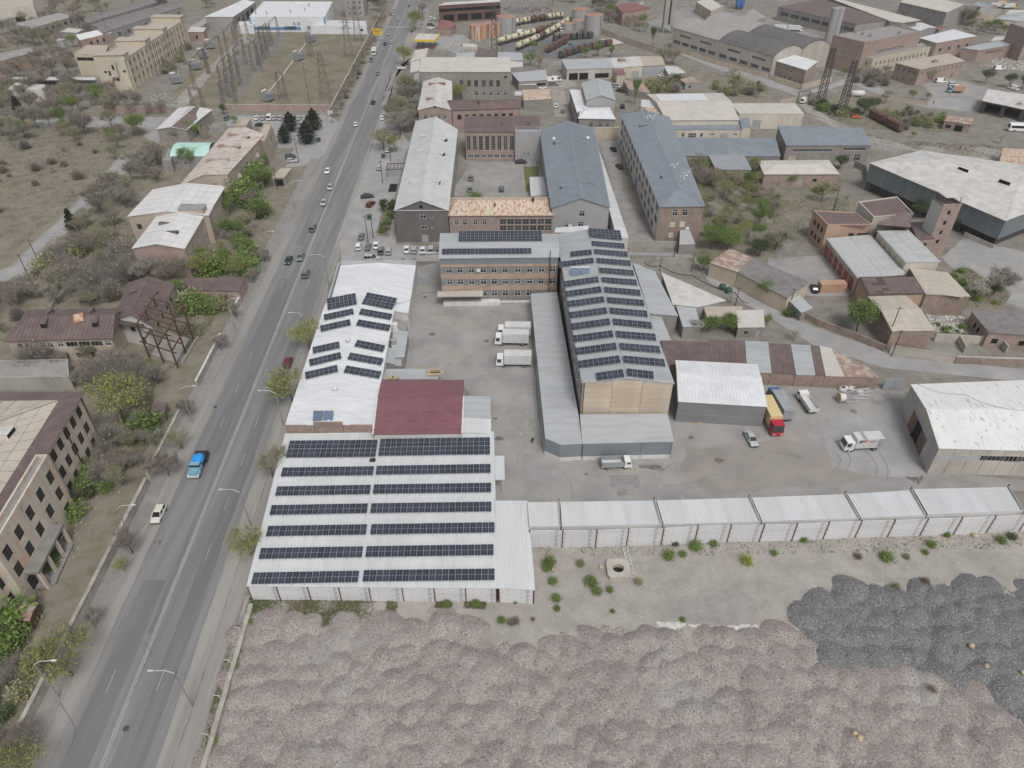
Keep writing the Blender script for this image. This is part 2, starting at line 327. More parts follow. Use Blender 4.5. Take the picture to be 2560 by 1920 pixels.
M('orange_box',(.47,.30,.20),rough=.7,col2=(.41,.25,.165),scale=.8)
M('red_sign',(.45,.03,.02),rough=.5,big=0)
M('yellow_sign',(.72,.50,.02),rough=.5,big=.05)
M('black_sign',(.03,.03,.03),rough=.6,big=0)
M('blue_pole',(.08,.15,.25),rough=.5)
M('bin_green',(.04,.10,.065),rough=.6,big=.05)
M('panel_frame',(.40,.415,.43),rough=.4,metal=.3,big=0)
M('panel_cell',(.03,.037,.053),rough=.22,col2=(.04,.05,.07),scale=.9,vary=.25,big=0)
M('collector',(.10,.14,.21),rough=.15,vary=.1,big=0)
M('tank_white',(.63,.625,.60),rough=.6,col2=(.55,.54,.51),scale=.8)
M('tank_grey',(.36,.36,.35),rough=.7,col2=(.29,.285,.275),scale=.5,stretch=(1.5,1.5,.12),big=.1)
M('tank_rust',(.42,.18,.075),rough=.8,col2=(.50,.42,.34),scale=.5,stretch=(1.5,1.5,.12),lo=.44,hi=.56,spots=[(1.2,.64,.08,(.22,.09,.045))],big=.1)
M('tank_top_rust',(.40,.225,.17),rough=.85,col2=(.33,.20,.155),scale=.6)
M('wagon_cream',(.56,.53,.38),rough=.65,col2=(.50,.47,.335),scale=.6,spots=[(1,.68,.08,(.30,.2,.13))])
M('wagon_brown',(.12,.068,.058),rough=.8,col2=(.155,.09,.075),scale=.6)
M('wagon_dark',(.07,.066,.064),rough=.8,col2=(.11,.10,.095),scale=.6)
M('transformer',(.27,.29,.31),rough=.6,col2=(.22,.235,.25),scale=.8)
M('insulator',(.35,.36,.36),rough=.4,big=0)
M('tarp_blue',(.02,.28,.72),rough=.5,col2=(.03,.33,.78),scale=1.2,bump=.03,big=.05)
M('tarp_yellow',(.62,.50,.26),rough=.6,col2=(.57,.46,.235),scale=.8,big=.06)
M('tarp_grey',(.30,.315,.33),rough=.6,col2=(.26,.275,.29),scale=.8,big=.06)
M('sacks',(.62,.62,.62),rough=.8,col2=(.5,.5,.5),scale=2,bump=.05)
M('cloth_dark',(.018,.018,.02),rough=.9,big=0)
M('skin',(.40,.25,.18),rough=.6,big=0)
M('hair',(.02,.016,.013),rough=.8,big=0)
for _n,_c in(('white',(.74,.74,.73)),('silver',(.42,.43,.44)),('grey',(.17,.18,.19)),('black',(.02,.021,.023)),
               ('green',(.045,.075,.07)),('blue',(.08,.12,.19)),('maroon',(.14,.022,.022)),('red',(.34,.025,.02)),('orange',(.55,.12,.04)),
               ('yellow',(.66,.38,.02)),('lightblue',(.19,.38,.47)),('cream',(.62,.60,.53)),('pickup_green',(.05,.20,.13)),('truckred',(.45,.02,.045)),('truckblue',(.07,.13,.25))):
    M('paint_'+_n,_c,rough=.3 if _n not in('orange','lightblue')else .55,big=.04)
M('bark',(.095,.078,.064),rough=.95,col2=(.13,.11,.092),scale=1.5,vary=.15)
M('bark_pale',(.17,.15,.13),rough=.95,col2=(.13,.11,.095),scale=1.5,vary=.15)
M('twig_grey',(.32,.29,.255),rough=.95,col2=(.25,.222,.192),scale=.5,vary=.15)
M('twig_brown',(.285,.25,.208),rough=.95,col2=(.225,.195,.16),scale=.5,vary=.15)
M('leaf_lime',(.37,.41,.075),rough=.7,col2=(.26,.32,.05),scale=.5,vary=.15)
M('leaf_olive',(.285,.285,.14),rough=.7,col2=(.21,.215,.095),scale=.5,vary=.18)
M('leaf_spring',(.175,.255,.055),rough=.7,col2=(.115,.18,.036),scale=.5,vary=.2)
M('leaf_deep',(.085,.12,.042),rough=.7,col2=(.06,.088,.03),scale=.5,vary=.18)
M('needle_dark',(.028,.04,.024),rough=.8,col2=(.045,.056,.032),scale=.5,vary=.18)
M('blossom',(.58,.56,.49),rough=.8,col2=(.42,.43,.32),scale=.5,vary=.1)
# ------------------------------------------------------------------ windows, doors, buildings
WIN={}
def bars(mb,w,h,xs,zs,t=.07,y0=.05,y1=.13):
    for x in xs:mb.box(x-t/2,x+t/2,y0,y1,0,h)
    for z in zs:mb.box(-w/2,w/2,y0+.004,y1-.004,z-t/2,z+t/2)
def win_mesh(kind,w,h):
    key=(kind,round(w,2),round(h,2))
    if key in WIN:return WIN[key]
    mb=MB();pane=MB();e=.05
    pane.box(-w/2,w/2,.10,.12,0,h)
    fm={'w':'frame_white','g':'frame_grey','k':'frame_dark','s':'frame_white','t':'frame_grey','o':None}.get(kind,'frame_grey')
    pm={'o':'void_shade','k':'void_shade','x':'panel_tan','d':'grey_gate','D':'brown_gate','G':'grey_gate','R':'red_gate','B':'blue_gate','P':'plaster_cream'}.get(kind,'glass')
    nm='window' if kind in 'wgkstox' else('door' if w<2 else 'gate')
    if kind=='o':
        r=(nm,pane.mesh('window','void_shade'),None)
    else:
        if kind in 'wg':
            n=max(1,round(w/.75));xs=[-w/2+e]+[-w/2+w*i/n for i in range(1,n)]+[w/2-e]
            zs=[e,h-e]+([h*.68]if h>1.1 else[])
        elif kind=='k':
            n=max(2,round(w/.5));xs=[-w/2+e]+[-w/2+w*i/n for i in range(1,n)]+[w/2-e];zs=[e,h*.33,h*.66,h-e]
        elif kind in 'st':
            n=max(2,round(w/.8));xs=[-w/2+e]+[-w/2+w*i/n for i in range(1,n)]+[w/2-e]
            k=max(1,round(h/.9));zs=[e,h-e]+[h*i/k for i in range(1,k)]
        else:
            n=max(1,round(w/1.2));xs=[-w/2+e]+[-w/2+w*i/n for i in range(1,n)]+[w/2-e];zs=[e,h-e,h*.5]
        bars(mb,w,h,xs,zs)
        r=(nm,mb.mesh(nm,fm),pane.mesh('pane',pm))
    WIN[key]=r;return r
def put_window(parent,kind,w,h,loc,rz):
    nm,f,p=win_mesh(kind,w,h)
    o=use(nm,f,parent,loc,(0,0,rz))
    if p:use('pane' if nm=='window' else nm+'_leaf',p,o)
    return o
def lerp2(a,b,t):return(a[0]+(b[0]-a[0])*t,a[1]+(b[1]-a[1])*t)
def wall_mesh(mb,p0,p1,z0,z1,ops,rec=.22):
    """wall from p0 to p1 (outside to the right), ops = [(x0,x1,z0,z1)] openings with reveals"""
    L=math.hypot(p1[0]-p0[0],p1[1]-p0[1]);d=((p1[0]-p0[0])/L,(p1[1]-p0[1])/L);n=(-d[1],d[0])
    ops=[o for o in ops if o[0]>.02 and o[1]<L-.02]
    X=sorted({0.,L}|{o[0]for o in ops}|{o[1]for o in ops});Z=sorted({z0,z1}|{o[2]for o in ops}|{o[3]for o in ops})
    def P(x,z,y=0.):return(p0[0]+d[0]*x+n[0]*y,p0[1]+d[1]*x+n[1]*y,z)
    if not ops:
        mb.face([P(0,z0),P(L,z0),P(L,z1),P(0,z1)]);return
    for j in range(len(Z)-1):
        run=None
        for i in range(len(X)-1):
            cx,cz=(X[i]+X[i+1])/2,(Z[j]+Z[j+1])/2
            hole=any(o[0]<cx<o[1]and o[2]<cz<o[3]for o in ops)
            if not hole:run=X[i]if run is None else run
            if(hole or i==len(X)-2)and run is not None:
                xe=X[i]if hole else X[i+1]
                mb.face([P(run,Z[j]),P(xe,Z[j]),P(xe,Z[j+1]),P(run,Z[j+1])]);run=None
    for(a,b,c,e)in ops:
        mb.face([P(a,c),P(a,c,rec),P(a,e,rec),P(a,e)]);mb.face([P(b,c),P(b,e),P(b,e,rec),P(b,c,rec)])
        mb.face([P(a,c),P(b,c),P(b,c,rec),P(a,c,rec)]);mb.face([P(a,e),P(a,e,rec),P(b,e,rec),P(b,e)])
FOOT=[]
class Bld:
    def to_local(s,p):v=Vector(p)-s.o;return Vector((v.x*s.ca+v.y*s.sa,-v.x*s.sa+v.y*s.ca,p[2]))
    def P(s,a,t):
        A,B,C,D=s.q
        return tuple(A[i]*(1-a)*(1-t)+B[i]*a*(1-t)+C[i]*a*t+D[i]*(1-a)*t for i in(0,1))
    def st(s,x,y):
        A,B,C,D=s.q;u=(B[0]-A[0],B[1]-A[1]);v=(D[0]-A[0],D[1]-A[1]);w=(x-A[0],y-A[1])
        det=u[0]*v[1]-u[1]*v[0]
        return((w[0]*v[1]-w[1]*v[0])/det,(u[0]*w[1]-u[1]*w[0])/det)
    def prof(s,k):
        pr=s.pr
        for(a,za),(b,zb)in zip(pr,pr[1:]):
            if k<=b or(b,zb)==pr[-1]:return za+(zb-za)*(k-a)/(b-a)
    def z(s,a,t):return s.h if not s.pr else s.prof(a if s.ax=='y' else t)
    def zl(s,x,y):return s.z(*s.st(x,y))
    def zw(s,p):l=s.to_local((p[0],p[1],0));return s.zl(l.x,l.y)
    def pt(s,a,t,dz=0.):x,y=s.P(a,t);return Vector((x,y,s.z(a,t)+dz))
    def world(s,p):return Vector((s.o.x+p[0]*s.ca-p[1]*s.sa,s.o.y+p[0]*s.sa+p[1]*s.ca,p[2]if len(p)>2 else 0))
def bld(name,label,cat,pts,h,roof='flat',rise=1.,ov=.35,wm='plaster_grey',rm='roof_tar',win=(),group=None,par=.4,
        split=.5,th=.12,z0=0.,walls='frbl',cope=None,inset=(.25,.25),rname='roof',rect=False,parm=None):
    """pts: pixel string of eave corners A,B,C(,D) (front-left, front-right, back-right, back-left) at height h"""
    w=gs(pts,h)if isinstance(pts,str)else[Vector(p)for p in pts]
    if len(w)==3:
        if rect:
            u=(w[1]-w[0]);u.z=0;n=Vector((-u.y,u.x,0)).normalized();dd=(w[2]-w[1]).dot(n);w=[w[0],w[1],w[1]+n*dd,w[0]+n*dd]
        else:w.append(w[0]+w[2]-w[1])
    s=Bld();s.h=h;s.o=Vector((w[0].x,w[0].y,0));an=math.atan2(w[1].y-w[0].y,w[1].x-w[0].x)
    s.an=an;s.ca,s.sa=math.cos(an),math.sin(an)
    s.q=[tuple(s.to_local(p))[:2]for p in w];A,B,C,D=s.q
    s.T=thing(name,label,cat,s.o,an,group);T=s.T
    lab=math.dist(A,B);lad=math.dist(A,D);s.lab,s.lad=lab,lad
    s.pr=None;s.ax='y';FOOT.append([(p.x,p.y)for p in w])
    if roof in('gy','gx'):s.ax=roof[1];s.pr=[(0,h),(split,h+rise),(1,h)]
    elif roof in('sy','sx'):s.ax=roof[1];s.pr=[(0,h+max(0,-rise)),(1,h+max(0,rise))]
    elif roof in('ay','ax'):
        s.ax=roof[1];s.pr=[(i/12,h+rise*math.sin(math.pi*i/12)**.8)for i in range(13)]
    sides={'f':(A,B),'r':(B,C),'b':(C,D),'l':(D,A)}
    ops={k:[]for k in sides}
    for(sd_,zz,ww,hh,kind,xs)in win:
        for k in sd_:
            p0,p1=sides[k];L=math.dist(p0,p1);d=((p1[0]-p0[0])/L,(p1[1]-p0[1])/L)
            if isinstance(xs,tuple):n,a,b=xs;fr=[a+(b-a)*i/max(1,n-1)for i in range(n)]
            else:fr=xs
            for f in fr:
                x=f*L
                if x-ww/2<.05 or x+ww/2>L-.05:continue
                ops[k].append((x-ww/2,x+ww/2,zz,zz+hh))
                if kind!='n':
                    put_window(T,kind,ww,hh,(p0[0]+d[0]*x,p0[1]+d[1]*x,zz),math.atan2(d[1],d[0]))
    for k,(p0,p1)in sides.items():
        if k not in walls:continue
        mb=MB();wall_mesh(mb,p0,p1,z0,h,ops[k])
        if s.pr:
            ks=[x for x,_ in s.pr]
            if(s.ax=='y')==(k in 'rl'):ks=[ks[0],ks[-1]]
            tt={'f':[(x,0)for x in ks],'r':[(1,x)for x in ks],'b':[(x,1)for x in ks[::-1]],'l':[(0,x)for x in ks[::-1]]}[k]
            top=[(s.P(*x)[0],s.P(*x)[1],s.z(*x))for x in tt]
            if max(p[2]for p in top)>h+.01:
                poly=[(p0[0],p0[1],h),(p1[0],p1[1],h)]+[p for p in reversed(top)if p[2]>h+.005 or True]
                out=[]
                for p in poly:
                    if not any(math.dist(p,o_)<.01 for o_ in out):out.append(p)
                if len(out)>2:mb.face(out)
        mat=wm[k]if isinstance(wm,dict)and k in wm else(wm.get('*')if isinstance(wm,dict)else wm)
        mb.build('wall',mat,T)
    if roof=='hip':
        os_,ot=ov/lab,ov/lad;i0,i1=inset;zz=h-.05
        E=[s.P(-os_,-ot),s.P(1+os_,-ot),s.P(1+os_,1+ot),s.P(-os_,1+ot)];E=[(e[0],e[1],zz)for e in E]
        if lab>=lad:r0=(*s.P(i0,.5),h+rise);r1=(*s.P(1-i1,.5),h+rise);F4=[[E[0],E[1],r1,r0],[E[1],E[2],r1],[E[2],E[3],r0,r1],[E[3],E[0],r0]]
        else:r0=(*s.P(.5,i0),h+rise);r1=(*s.P(.5,1-i1),h+rise);F4=[[E[0],E[1],r0],[E[1],E[2],r1,r0],[E[2],E[3],r1],[E[3],E[0],r0,r1]]
        s.hip=F4;mb=MB()
        for f in F4:mb.face(f)
        lo=[(e[0],e[1],zz-th)for e in E]
        for i in range(4):j=(i+1)%4;mb.face([lo[i],lo[j],E[j],E[i]])
        mb.face(lo[::-1]);s.roof=mb.build(rname,rm,T)
        cap=MB()
        for a,b in[(E[0],r0),(E[3],r0),(E[1],r1),(E[2],r1)]if lab>=lad else[(E[0],r0),(E[1],r0),(E[2],r1),(E[3],r1)]:
            cap.bar(Vector(a)+Vector((0,0,.03)),Vector(b)+Vector((0,0,.03)),.22,.06)
        cap.bar(Vector(r0)+Vector((0,0,.03)),Vector(r1)+Vector((0,0,.03)),.25,.06);cap.build('ridge_cap',rm,T)
    elif roof=='flat':
        mb=MB();e0,e1=(.12/lab,.12/lad)if par>0 else(-ov/lab,-ov/lad)
        Q=[s.P(e0,e1),s.P(1-e0,e1),s.P(1-e0,1-e1),s.P(e0,1-e1)]
        mb.prism(Q,h-.2 if par>0 else h-.02,h+(.0 if par>0 else .2));s.roof=mb.build(rname,rm,T)
        if par>0:
            mb=MB();t0,t1=.28/lab,.28/lad;o0,o1=.04/lab,.04/lad
            for(a,b,c,d_)in((-o0,-o1,1+o0,t1),(-o0,1-t1,1+o0,1+o1),(-o0,t1,t0,1-t1),(1-t0,t1,1+o0,1-t1)):
                mb.prism([s.P(a,b),s.P(c,b),s.P(c,d_),s.P(a,d_)],h+.003,h+par)
            mb.build('parapet',parm or(wm if not isinstance(wm,dict)else wm.get('*',wm.get('f'))),T)
    else:
        o0,o1=ov/lab,ov/lad;oo,ow=(o0,o1)if s.ax=='y' else(o1,o0)
        pr=list(s.pr);s0=(pr[1][1]-pr[0][1])/(pr[1][0]-pr[0][0]);s1=(pr[-1][1]-pr[-2][1])/(pr[-1][0]-pr[-2][0])
        pr=[(-oo,pr[0][1]-s0*oo)]+pr[1:-1]+[(1+oo,pr[-1][1]+s1*oo)]
        def ring(w_):
            top=[((*s.P(k,w_),zz+.02+th)if s.ax=='y' else(*s.P(w_,k),zz+.02+th))for k,zz in pr]
            bot=[(x,y,zz-th)for x,y,zz in top]
            return bot+top[::-1]
        mb=MB();mb.rings([ring(-ow),ring(1+ow)]if s.ax=='y' else[ring(1+ow),ring(-ow)]);s.roof=mb.build(rname,rm,T)
        if roof in('gy','gx'):
            cap=MB();k,zz=s.pr[1]
            a,b=((s.P(k,-ow),s.P(k,1+ow))if s.ax=='y' else(s.P(-ow,k),s.P(1+ow,k)))
            cap.bar((*a,zz+.17),(*b,zz+.17),.45,.07);cap.build('ridge_cap',rm,T)
    s.top=.14 if roof not in('flat','hip')else 0.
    return s
def hipz(s,x,y):
    best=-1e9
    for f in s.hip:
        a,b,c=(Vector(p)for p in f[:3]);n=(b-a).cross(c-a)
        if abs(n.z)<1e-6:continue
        best=max(best,-1e9)if False else best
        z=a.z-(n.x*(x-a.x)+n.y*(y-a.y))/n.z
        best=z if best==-1e9 else min(best,z)
    return best
def dormer(s,a,t,out,w=1.6,hh=.9,mat=None,slope=None):
    """small wedge vent on a roof; out = (ds, dt) direction it faces in footprint coordinates"""
    x,y=s.P(a,t);x2,y2=s.P(a+out[0]*.02,t+out[1]*.02);d=Vector((x2-x,y2-y,0)).normalized();c=Vector((-d.y,d.x,0))
    zf=(lambda p:hipz(s,p.x,p.y))if hasattr(s,'hip')else(lambda p:s.zl(p.x,p.y)+s.top)
    P0=Vector((x,y,0));z0=zf(P0);zb=zf(P0-d*1.0);sl=max(.12,zb-z0);Lb=hh/sl
    f0=P0+c*w/2;f1=P0-c*w/2;f0.z=f1.z=z0-.05;t0=f0+Vector((0,0,hh+.05));t1=f1+Vector((0,0,hh+.05));bk=P0-d*Lb;bk.z=z0+hh
    b0=bk+c*w*.12;b1=bk-c*w*.12
    mb=MB();mb.m(0);mb.face([t0+d*.15,t1+d*.15,b1,b0]);mb.face([f0,t0,b0]);mb.face([f1,b1,t1])
    mb.m(1).face([f0,f1,t1,t0])
    return mb.build('dormer',[mat or s.roof.data.materials[0].name,'void_shade'],s.T)
def chimney(s,a,t,w=.6,hh=1.2,mat='stone_pink'):
    x,y=s.P(a,t);z0=(hipz(s,x,y)if hasattr(s,'hip')else s.zl(x,y))-.3
    mb=MB();mb.cbox((x,y,z0),w,w,hh+.3);mb.cbox((x,y,z0+hh+.3),w+.15,w+.15,.12);return mb.build('chimney',mat,s.T)
def sheets(parent,p0,u,v,nu,nv,mat,gap=.03,th=.03,lift=.01,skip=(),jit=.012,name='roof_sheet',tilt=0.):
    """lay nu x nv thin slabs over the parallelogram p0,u,v (one shared mesh)"""
    p0,u,v=Vector(p0),Vector(u),Vector(v);n=u.cross(v).normalized();du,dv=u/nu,v/nv
    a=du*(1-gap/du.length);b=dv*(1-gap/dv.length);z=n*th
    mb=MB();mb.hexa([(0,0,0),a,a+b,b,z,a+z,a+b+z,b+z]);me=mb.mesh(name,mat)
    for j in range(nv):
        for i in range(nu):
            if(i,j)in skip:continue
            use(name,me,parent,p0+du*i+dv*j+n*(lift+rnd.uniform(0,jit)),(rnd.uniform(-tilt,tilt),rnd.uniform(-tilt,tilt),0))
def roof_sheets(s,nu,nv,mat,side='lr',skip=(),name='roof_sheet',tilt=0.,gap=.03):
    """cover gable/shed slopes with sheets"""
    pr=s.pr
    for k,((a,za),(b,zb))in enumerate(zip(pr,pr[1:])):
        if 'lr'[k%2]not in side:continue
        if s.ax=='y':p0,p1,p2=s.pt(a,0),s.pt(b,0),s.pt(a,1)
        else:p0,p1,p2=s.pt(0,a),s.pt(0,b),s.pt(1,a)
        u,v=(p2-p0),(p1-p0)
        if u.cross(v).z<0:p0=p0+u;u=-u
        sheets(s.T,p0+Vector((0,0,.145)),u,v,nu,nv,mat,skip=skip,name=name,tilt=tilt,gap=gap)
def seams(s,step,mat,w=.06,hh=.05):
    """raised seams running down the slopes, one joined part"""
    mb=MB();L=s.lad if s.ax=='y' else s.lab;n=max(2,int(L/step));pr=s.pr
    for i in range(n+1):
        t=i/n
        for(a,za),(b,zb)in zip(pr,pr[1:]):
            p,q=((s.pt(a,t),s.pt(b,t))if s.ax=='y' else(s.pt(t,a),s.pt(t,b)))
            o=Vector((0,0,.14+hh/2));mb.bar(p+o,q+o,w,hh)
    o=mb.build('roof_seams',mat,s.T);o['kind']='stuff';return o
def simple(name,label,cat,mb,mats,loc=(0,0,0),rz=0.,group=None,smooth=False):
    o=mb.build(name,mats,None,smooth,loc,(0,0,rz));return tag(o,label,cat,group)
# ------------------------------------------------------------------ solar arrays
PANEL={}
def panel_mesh(w,l):
    k=(round(w,2),round(l,2))
    if k not in PANEL:
        mb=MB();mb.box(.008,w-.008,0,l,0,.04);mb.m(1)
        bx,my=.035,.02
        for x0,x1 in((bx,w*.5-.008),(w*.5+.008,w-bx)):
            for y0,y1 in((bx,l/2-my),(l/2+my,l-bx)):
                mb.face([(x0,y0,.0445),(x1,y0,.0445),(x1,y1,.0445),(x0,y1,.0445)])
        PANEL[k]=mb.mesh('solar_panel',['panel_frame','panel_cell'])
    return PANEL[k]
def solar(label,group,pl,pr_,n,rows=1,zf=None,tilt=9.,length=2.05,lift=.25):
    """array whose front edge runs from pixel pl to pixel pr_ on a roof given by zf(world point)"""
    def fix(s):
        z=5.
        for _ in range(12):p=g(s,z);z=zf(p)+lift
        return g(s,z)
    a,b=fix(pl),fix(pr_);d=b-a;wdt=d.length/n
    ex=d.normalized();ey=Vector((0,0,1)).cross(ex).normalized();ez0=ex.cross(ey)
    ey=(ey*math.cos(R(tilt))+ez0*math.sin(R(tilt))).normalized();ez=ex.cross(ey)
    T=thing('solar_array',label,'solar array',a,0,group)
    m3=Matrix((ex,ey,ez)).transposed();rot=m3.to_euler();me=panel_mesh(wdt,length)
    for r in range(rows):
        for i in range(n):
            use('solar_panel',me,T,ex*wdt*i+ey*(length+.03)*r,rot)
    mb=MB();L=d.length;D=rows*(length+.03)
    for k in(.12,.88):
        o=ey*D*k-ez*.03;mb.bar(o,o+ex*L,.05)
    m=max(2,round(L/2.2))
    for i in range(m+1):
        x=ex*L*(.02+.96*i/m)
        for k in(.05,.9):
            p=x+ey*D*k-ez*.05;zz=zf(a+p)-a.z+.02
            mb.bar(p,(p.x,p.y,zz),.045)
        p=x+ey*(-.25);pz=zf(a+p)-a.z+.05;p2=x+ey*D*.95;p2z=zf(a+p2)-a.z+.05
        mb.bar((p.x,p.y,pz),(p2.x,p2.y,p2z),.06)
    mb.build('mounting_frame','steel_grey',T)
    return T
# ------------------------------------------------------------------ ground, road, yards
def jag(P,step,amt,seed):
    r=random.Random(seed);out=[]
    for i,p in enumerate(P):
        q=P[(i+1)%len(P)];d=q-p;L=d.length;n=max(1,int(L/step))
        nn=Vector((-d.y,d.x,0)).normalized()if L>1e-6 else Vector()
        for k in range(n):out.append(p+d*k/n+nn*(r.uniform(-amt,amt)if k else 0))
    return out
PZ=[0]
def patch(name,pts,mat,z,step=3.,amt=.5,kind='structure',label=None):
    P=gs(pts)if isinstance(pts,str)else[Vector(p)for p in pts]
    for p in P:p.z=0
    a=sum(p.x*q.y-q.x*p.y for p,q in zip(P,P[1:]+P[:1]))
    if a<0:P=P[::-1]
    PZ[0]+=1;z+=PZ[0]*.0003
    P=jag(P,step,amt,len(P)*7+int(abs(P[0].x)));mb=MB();mb.face([(p.x,p.y,z)for p in P])
    o=mb.build(name,mat);o['kind']=kind
    if label:o['label']=label
    return o
mb=MB();mb.face([(-2500,-900,0),(2500,-900,0),(2500,3500,0),(-2500,3500,0)]);mb.build('ground','dirt')['kind']='structure'
RC0,RC1=g('30 870 1659'),g('01 1325 0');RD=(RC1-RC0).normalized();RN=Vector((RD.y,-RD.x,0));RL=(RC1-RC0).length
def rd(off,s):return RC0+RD*s+RN*off
def strip(name,o0,o1,s0,s1,mat,z,amt=.0,kind='structure',step=4.):
    return patch(name,[rd(o0,s0),rd(o1,s0),rd(o1,s1),rd(o0,s1)],mat,z,step,amt,kind)
def roff(p):v=Vector((p.x,p.y,0))-RC0;return v.dot(RN),v.dot(RD)
patch('field',[g('00 -900 1150'),g('00 900 1120'),g('00 1010 1330'),g('10 760 0'),g('10 -200 860'),g('10 -1200 1100')],'field',.004,4,1.2)
patch('scrub',[rd(-13,-60),rd(-13,215),rd(-34,215),rd(-34,250),rd(-150,262),rd(-170,140),rd(-190,-60)],'scrub_green',.006,4,1.0)
patch('scrub',[g('00 -800 1010'),g('00 860 960'),g('00 1480 960'),g('00 1230 1230'),g('00 900 1180'),g('00 -800 1200')],'scrub_green',.008,4,1.2)
patch('scrub','00 -800 0,00 2000 0,00 1900 100,00 1500 120,00 800 500,00 600 900,00 -800 950','scrub',.008,5,1.2)
patch('substation_ground','00 1440 930,01 650 940,01 950 480,01 1150 120,01 900 240,00 2212 240,00 1900 330,00 1500 800','substation_ground',.012,3,.6)
patch('substation_track','00 1400 930,00 1600 930,00 1860 600,00 2180 330,00 2120 290,00 1760 620,00 1540 840','track',.016,3,.5)
patch('path','10 -60 940,10 140 760,10 270 690,10 420 500,10 620 330,10 900 0,00 960 1659,00 1160 1400,00 1050 1330,00 780 1650,10 730 20,10 480 280,10 360 370,10 240 500,10 90 650,10 -60 700','lane',.012,2,.12)
patch('service_road','00 300 1040,00 640 1010,00 900 1010,00 1470 1015,00 1370 1240,00 1260 1200,00 1230 1100,00 900 1100,00 300 1090','lane',.014,2,.2)
strip('road_shoulder',-9.6,9.4,-80,RL+500,'shoulder',.016,.15)
strip('road',-6.9,7.2,-80,RL+500,'asphalt',.020,.12)
strip('worn_lane',3.0,5.6,-80,90,'asphalt_dark',.024,.15)
strip('worn_lane',-1.2,-.4,20,140,'asphalt_dark',.024,.1)
strip('asphalt_lane',-5.4,-1.6,-80,30,'asphalt_dark',.024,.08)
strip('asphalt_lane',-4.9,-1.6,60,130,'asphalt_dark',.024,.08)
strip('asphalt_lane',-4.6,-2.2,150,320,'asphalt_dark',.024,.08)
strip('pavement',-13.2,-9.75,-80,222,'pavement',.020,.15)
strip('verge',9.5,12.2,-80,122,'shoulder',.018,.25)
patch('parking_lot',[rd(-8.8,225),rd(-8.8,262),g('01 640 990'),g('01 0 1000'),g('00 1950 1000'),g('00 1960 1090'),g('01 150 1100'),g('01 190 1280'),g('01 330 1280'),g('01 250 1450'),g('01 420 1430')],'lane',.018,3,.2)
patch('frontage',[rd(8.6,150),g('11 740 600'),g('11 1600 600'),g('11 1590 480'),g('11 1210 450'),g('11 1180 120'),g('01 1300 1300'),g('01 1330 1240'),g('01 1240 1120'),g('01 1080 900'),rd(8.6,330)],'lane',.018,3,.2)
patch('frontage',[rd(8.6,330),g('01 1080 900'),g('01 1180 620'),g('01 1330 520'),g('01 1500 240'),g('01 1500 100'),rd(8.6,RL+20)],'shoulder',.019,3,.3)
patch('yard','21 2000 1030,21 2060 440,21 1790 0,11 1590 1640,11 1110 1560,11 1330 1120,11 1390 650,11 1600 600,11 1630 990,12 160 960,12 180 1330,22 230 300,22 400 650,22 1380 640,22 1360 320,12 1450 1650,13 950 1700,23 1180 120,23 1380 760,23 3000 900,23 3000 990,23 2100 920,22 2080 1000,22 130 1040','yard',.020,4,.1)
patch('tyre_dirt','22 1500 560,23 100 470,23 520 560,23 900 800,23 300 900,22 1700 950,22 1450 760','tyre_dirt',.024,2,.7)
patch('asphalt_patch','23 420 245,23 1120 230,23 1330 640,23 1180 800,23 900 800,23 560 720','lane',.024,2,.25)
patch('asphalt_patch','22 840 790,22 1090 780,22 1110 900,22 860 905','lane_dark',.024,1,.03)
patch('concrete_patch','22 900 880,22 1050 875,22 1060 960,22 910 965','yard_pale',.028,1,.03)
patch('concrete_pad','23 920 60,23 1160 60,23 1190 130,23 880 195','yard_pale',.028,1,.05)
patch('oil_stain','23 1180 805,23 1290 800,23 1320 835,23 1260 850','oil',.028,.6,.2)
patch('oil_stain','23 1280 850,23 1330 790,23 1350 810,23 1300 880','oil',.029,.6,.2)
patch('oil_stain','22 1090 700,22 1240 695,22 1330 740,22 1280 755,22 1100 720','oil',.029,.6,.25)
patch('dust_spill','22 1490 400,22 1580 430,22 1500 455','yard_pale',.028,.6,.1)
def line(pts,w,mat,z,name='bay_line'):
    P=gs(pts)
    for a,b in zip(P,P[1:]):
        d=(b-a);n=Vector((-d.y,d.x,0)).normalized()*w/2
        m_=MB();m_.face([(p.x,p.y,z)for p in(a-n,b-n,b+n,a+n)][::1]);o=m_.build(name,mat);o['kind']='structure'
for s_ in('22 412 670,22 420 772','22 420 772,22 755 765','22 740 660,22 762 765','22 762 765,22 1060 750','22 1048 690,22 1060 750','22 1060 752,22 1290 742','22 1370 650,22 1392 735',
           '22 115 65,22 222 62','22 115 70,22 150 520','22 130 285,22 240 283'):
    line(s_,.12,'yellow_paint',.062)
for off in(-.16,.16):
    strip('centre_line',off-.06,off+.06,-80,150,'road_paint',.028)
strip('centre_line',-.14,.14,150,RL+500,'road_paint',.028)
s=-70
while s<330:
    for off in(-3.6,3.6):
        if rnd.random()<.42:strip('lane_dash',off-.045,off+.045,s,s+3.5,'road_paint',.028)
    s+=11.5
zs=RL-92
for i in range(13):
    o0=-7+i*1.15;strip('crossing_bar',o0,o0+.5,zs,zs+4.5,'road_paint',.030)
def ribbon(P,w,mat,z,name,kind='structure'):
    mb=MB()
    for a,b in zip(P,P[1:]):
        d=(b-a);n=Vector((-d.y,d.x,0)).normalized()*w/2;mb.face([(p.x,p.y,z)for p in(a-n,b-n,b+n,a+n)])
    o=mb.build(name,mat);o['kind']=kind;return o
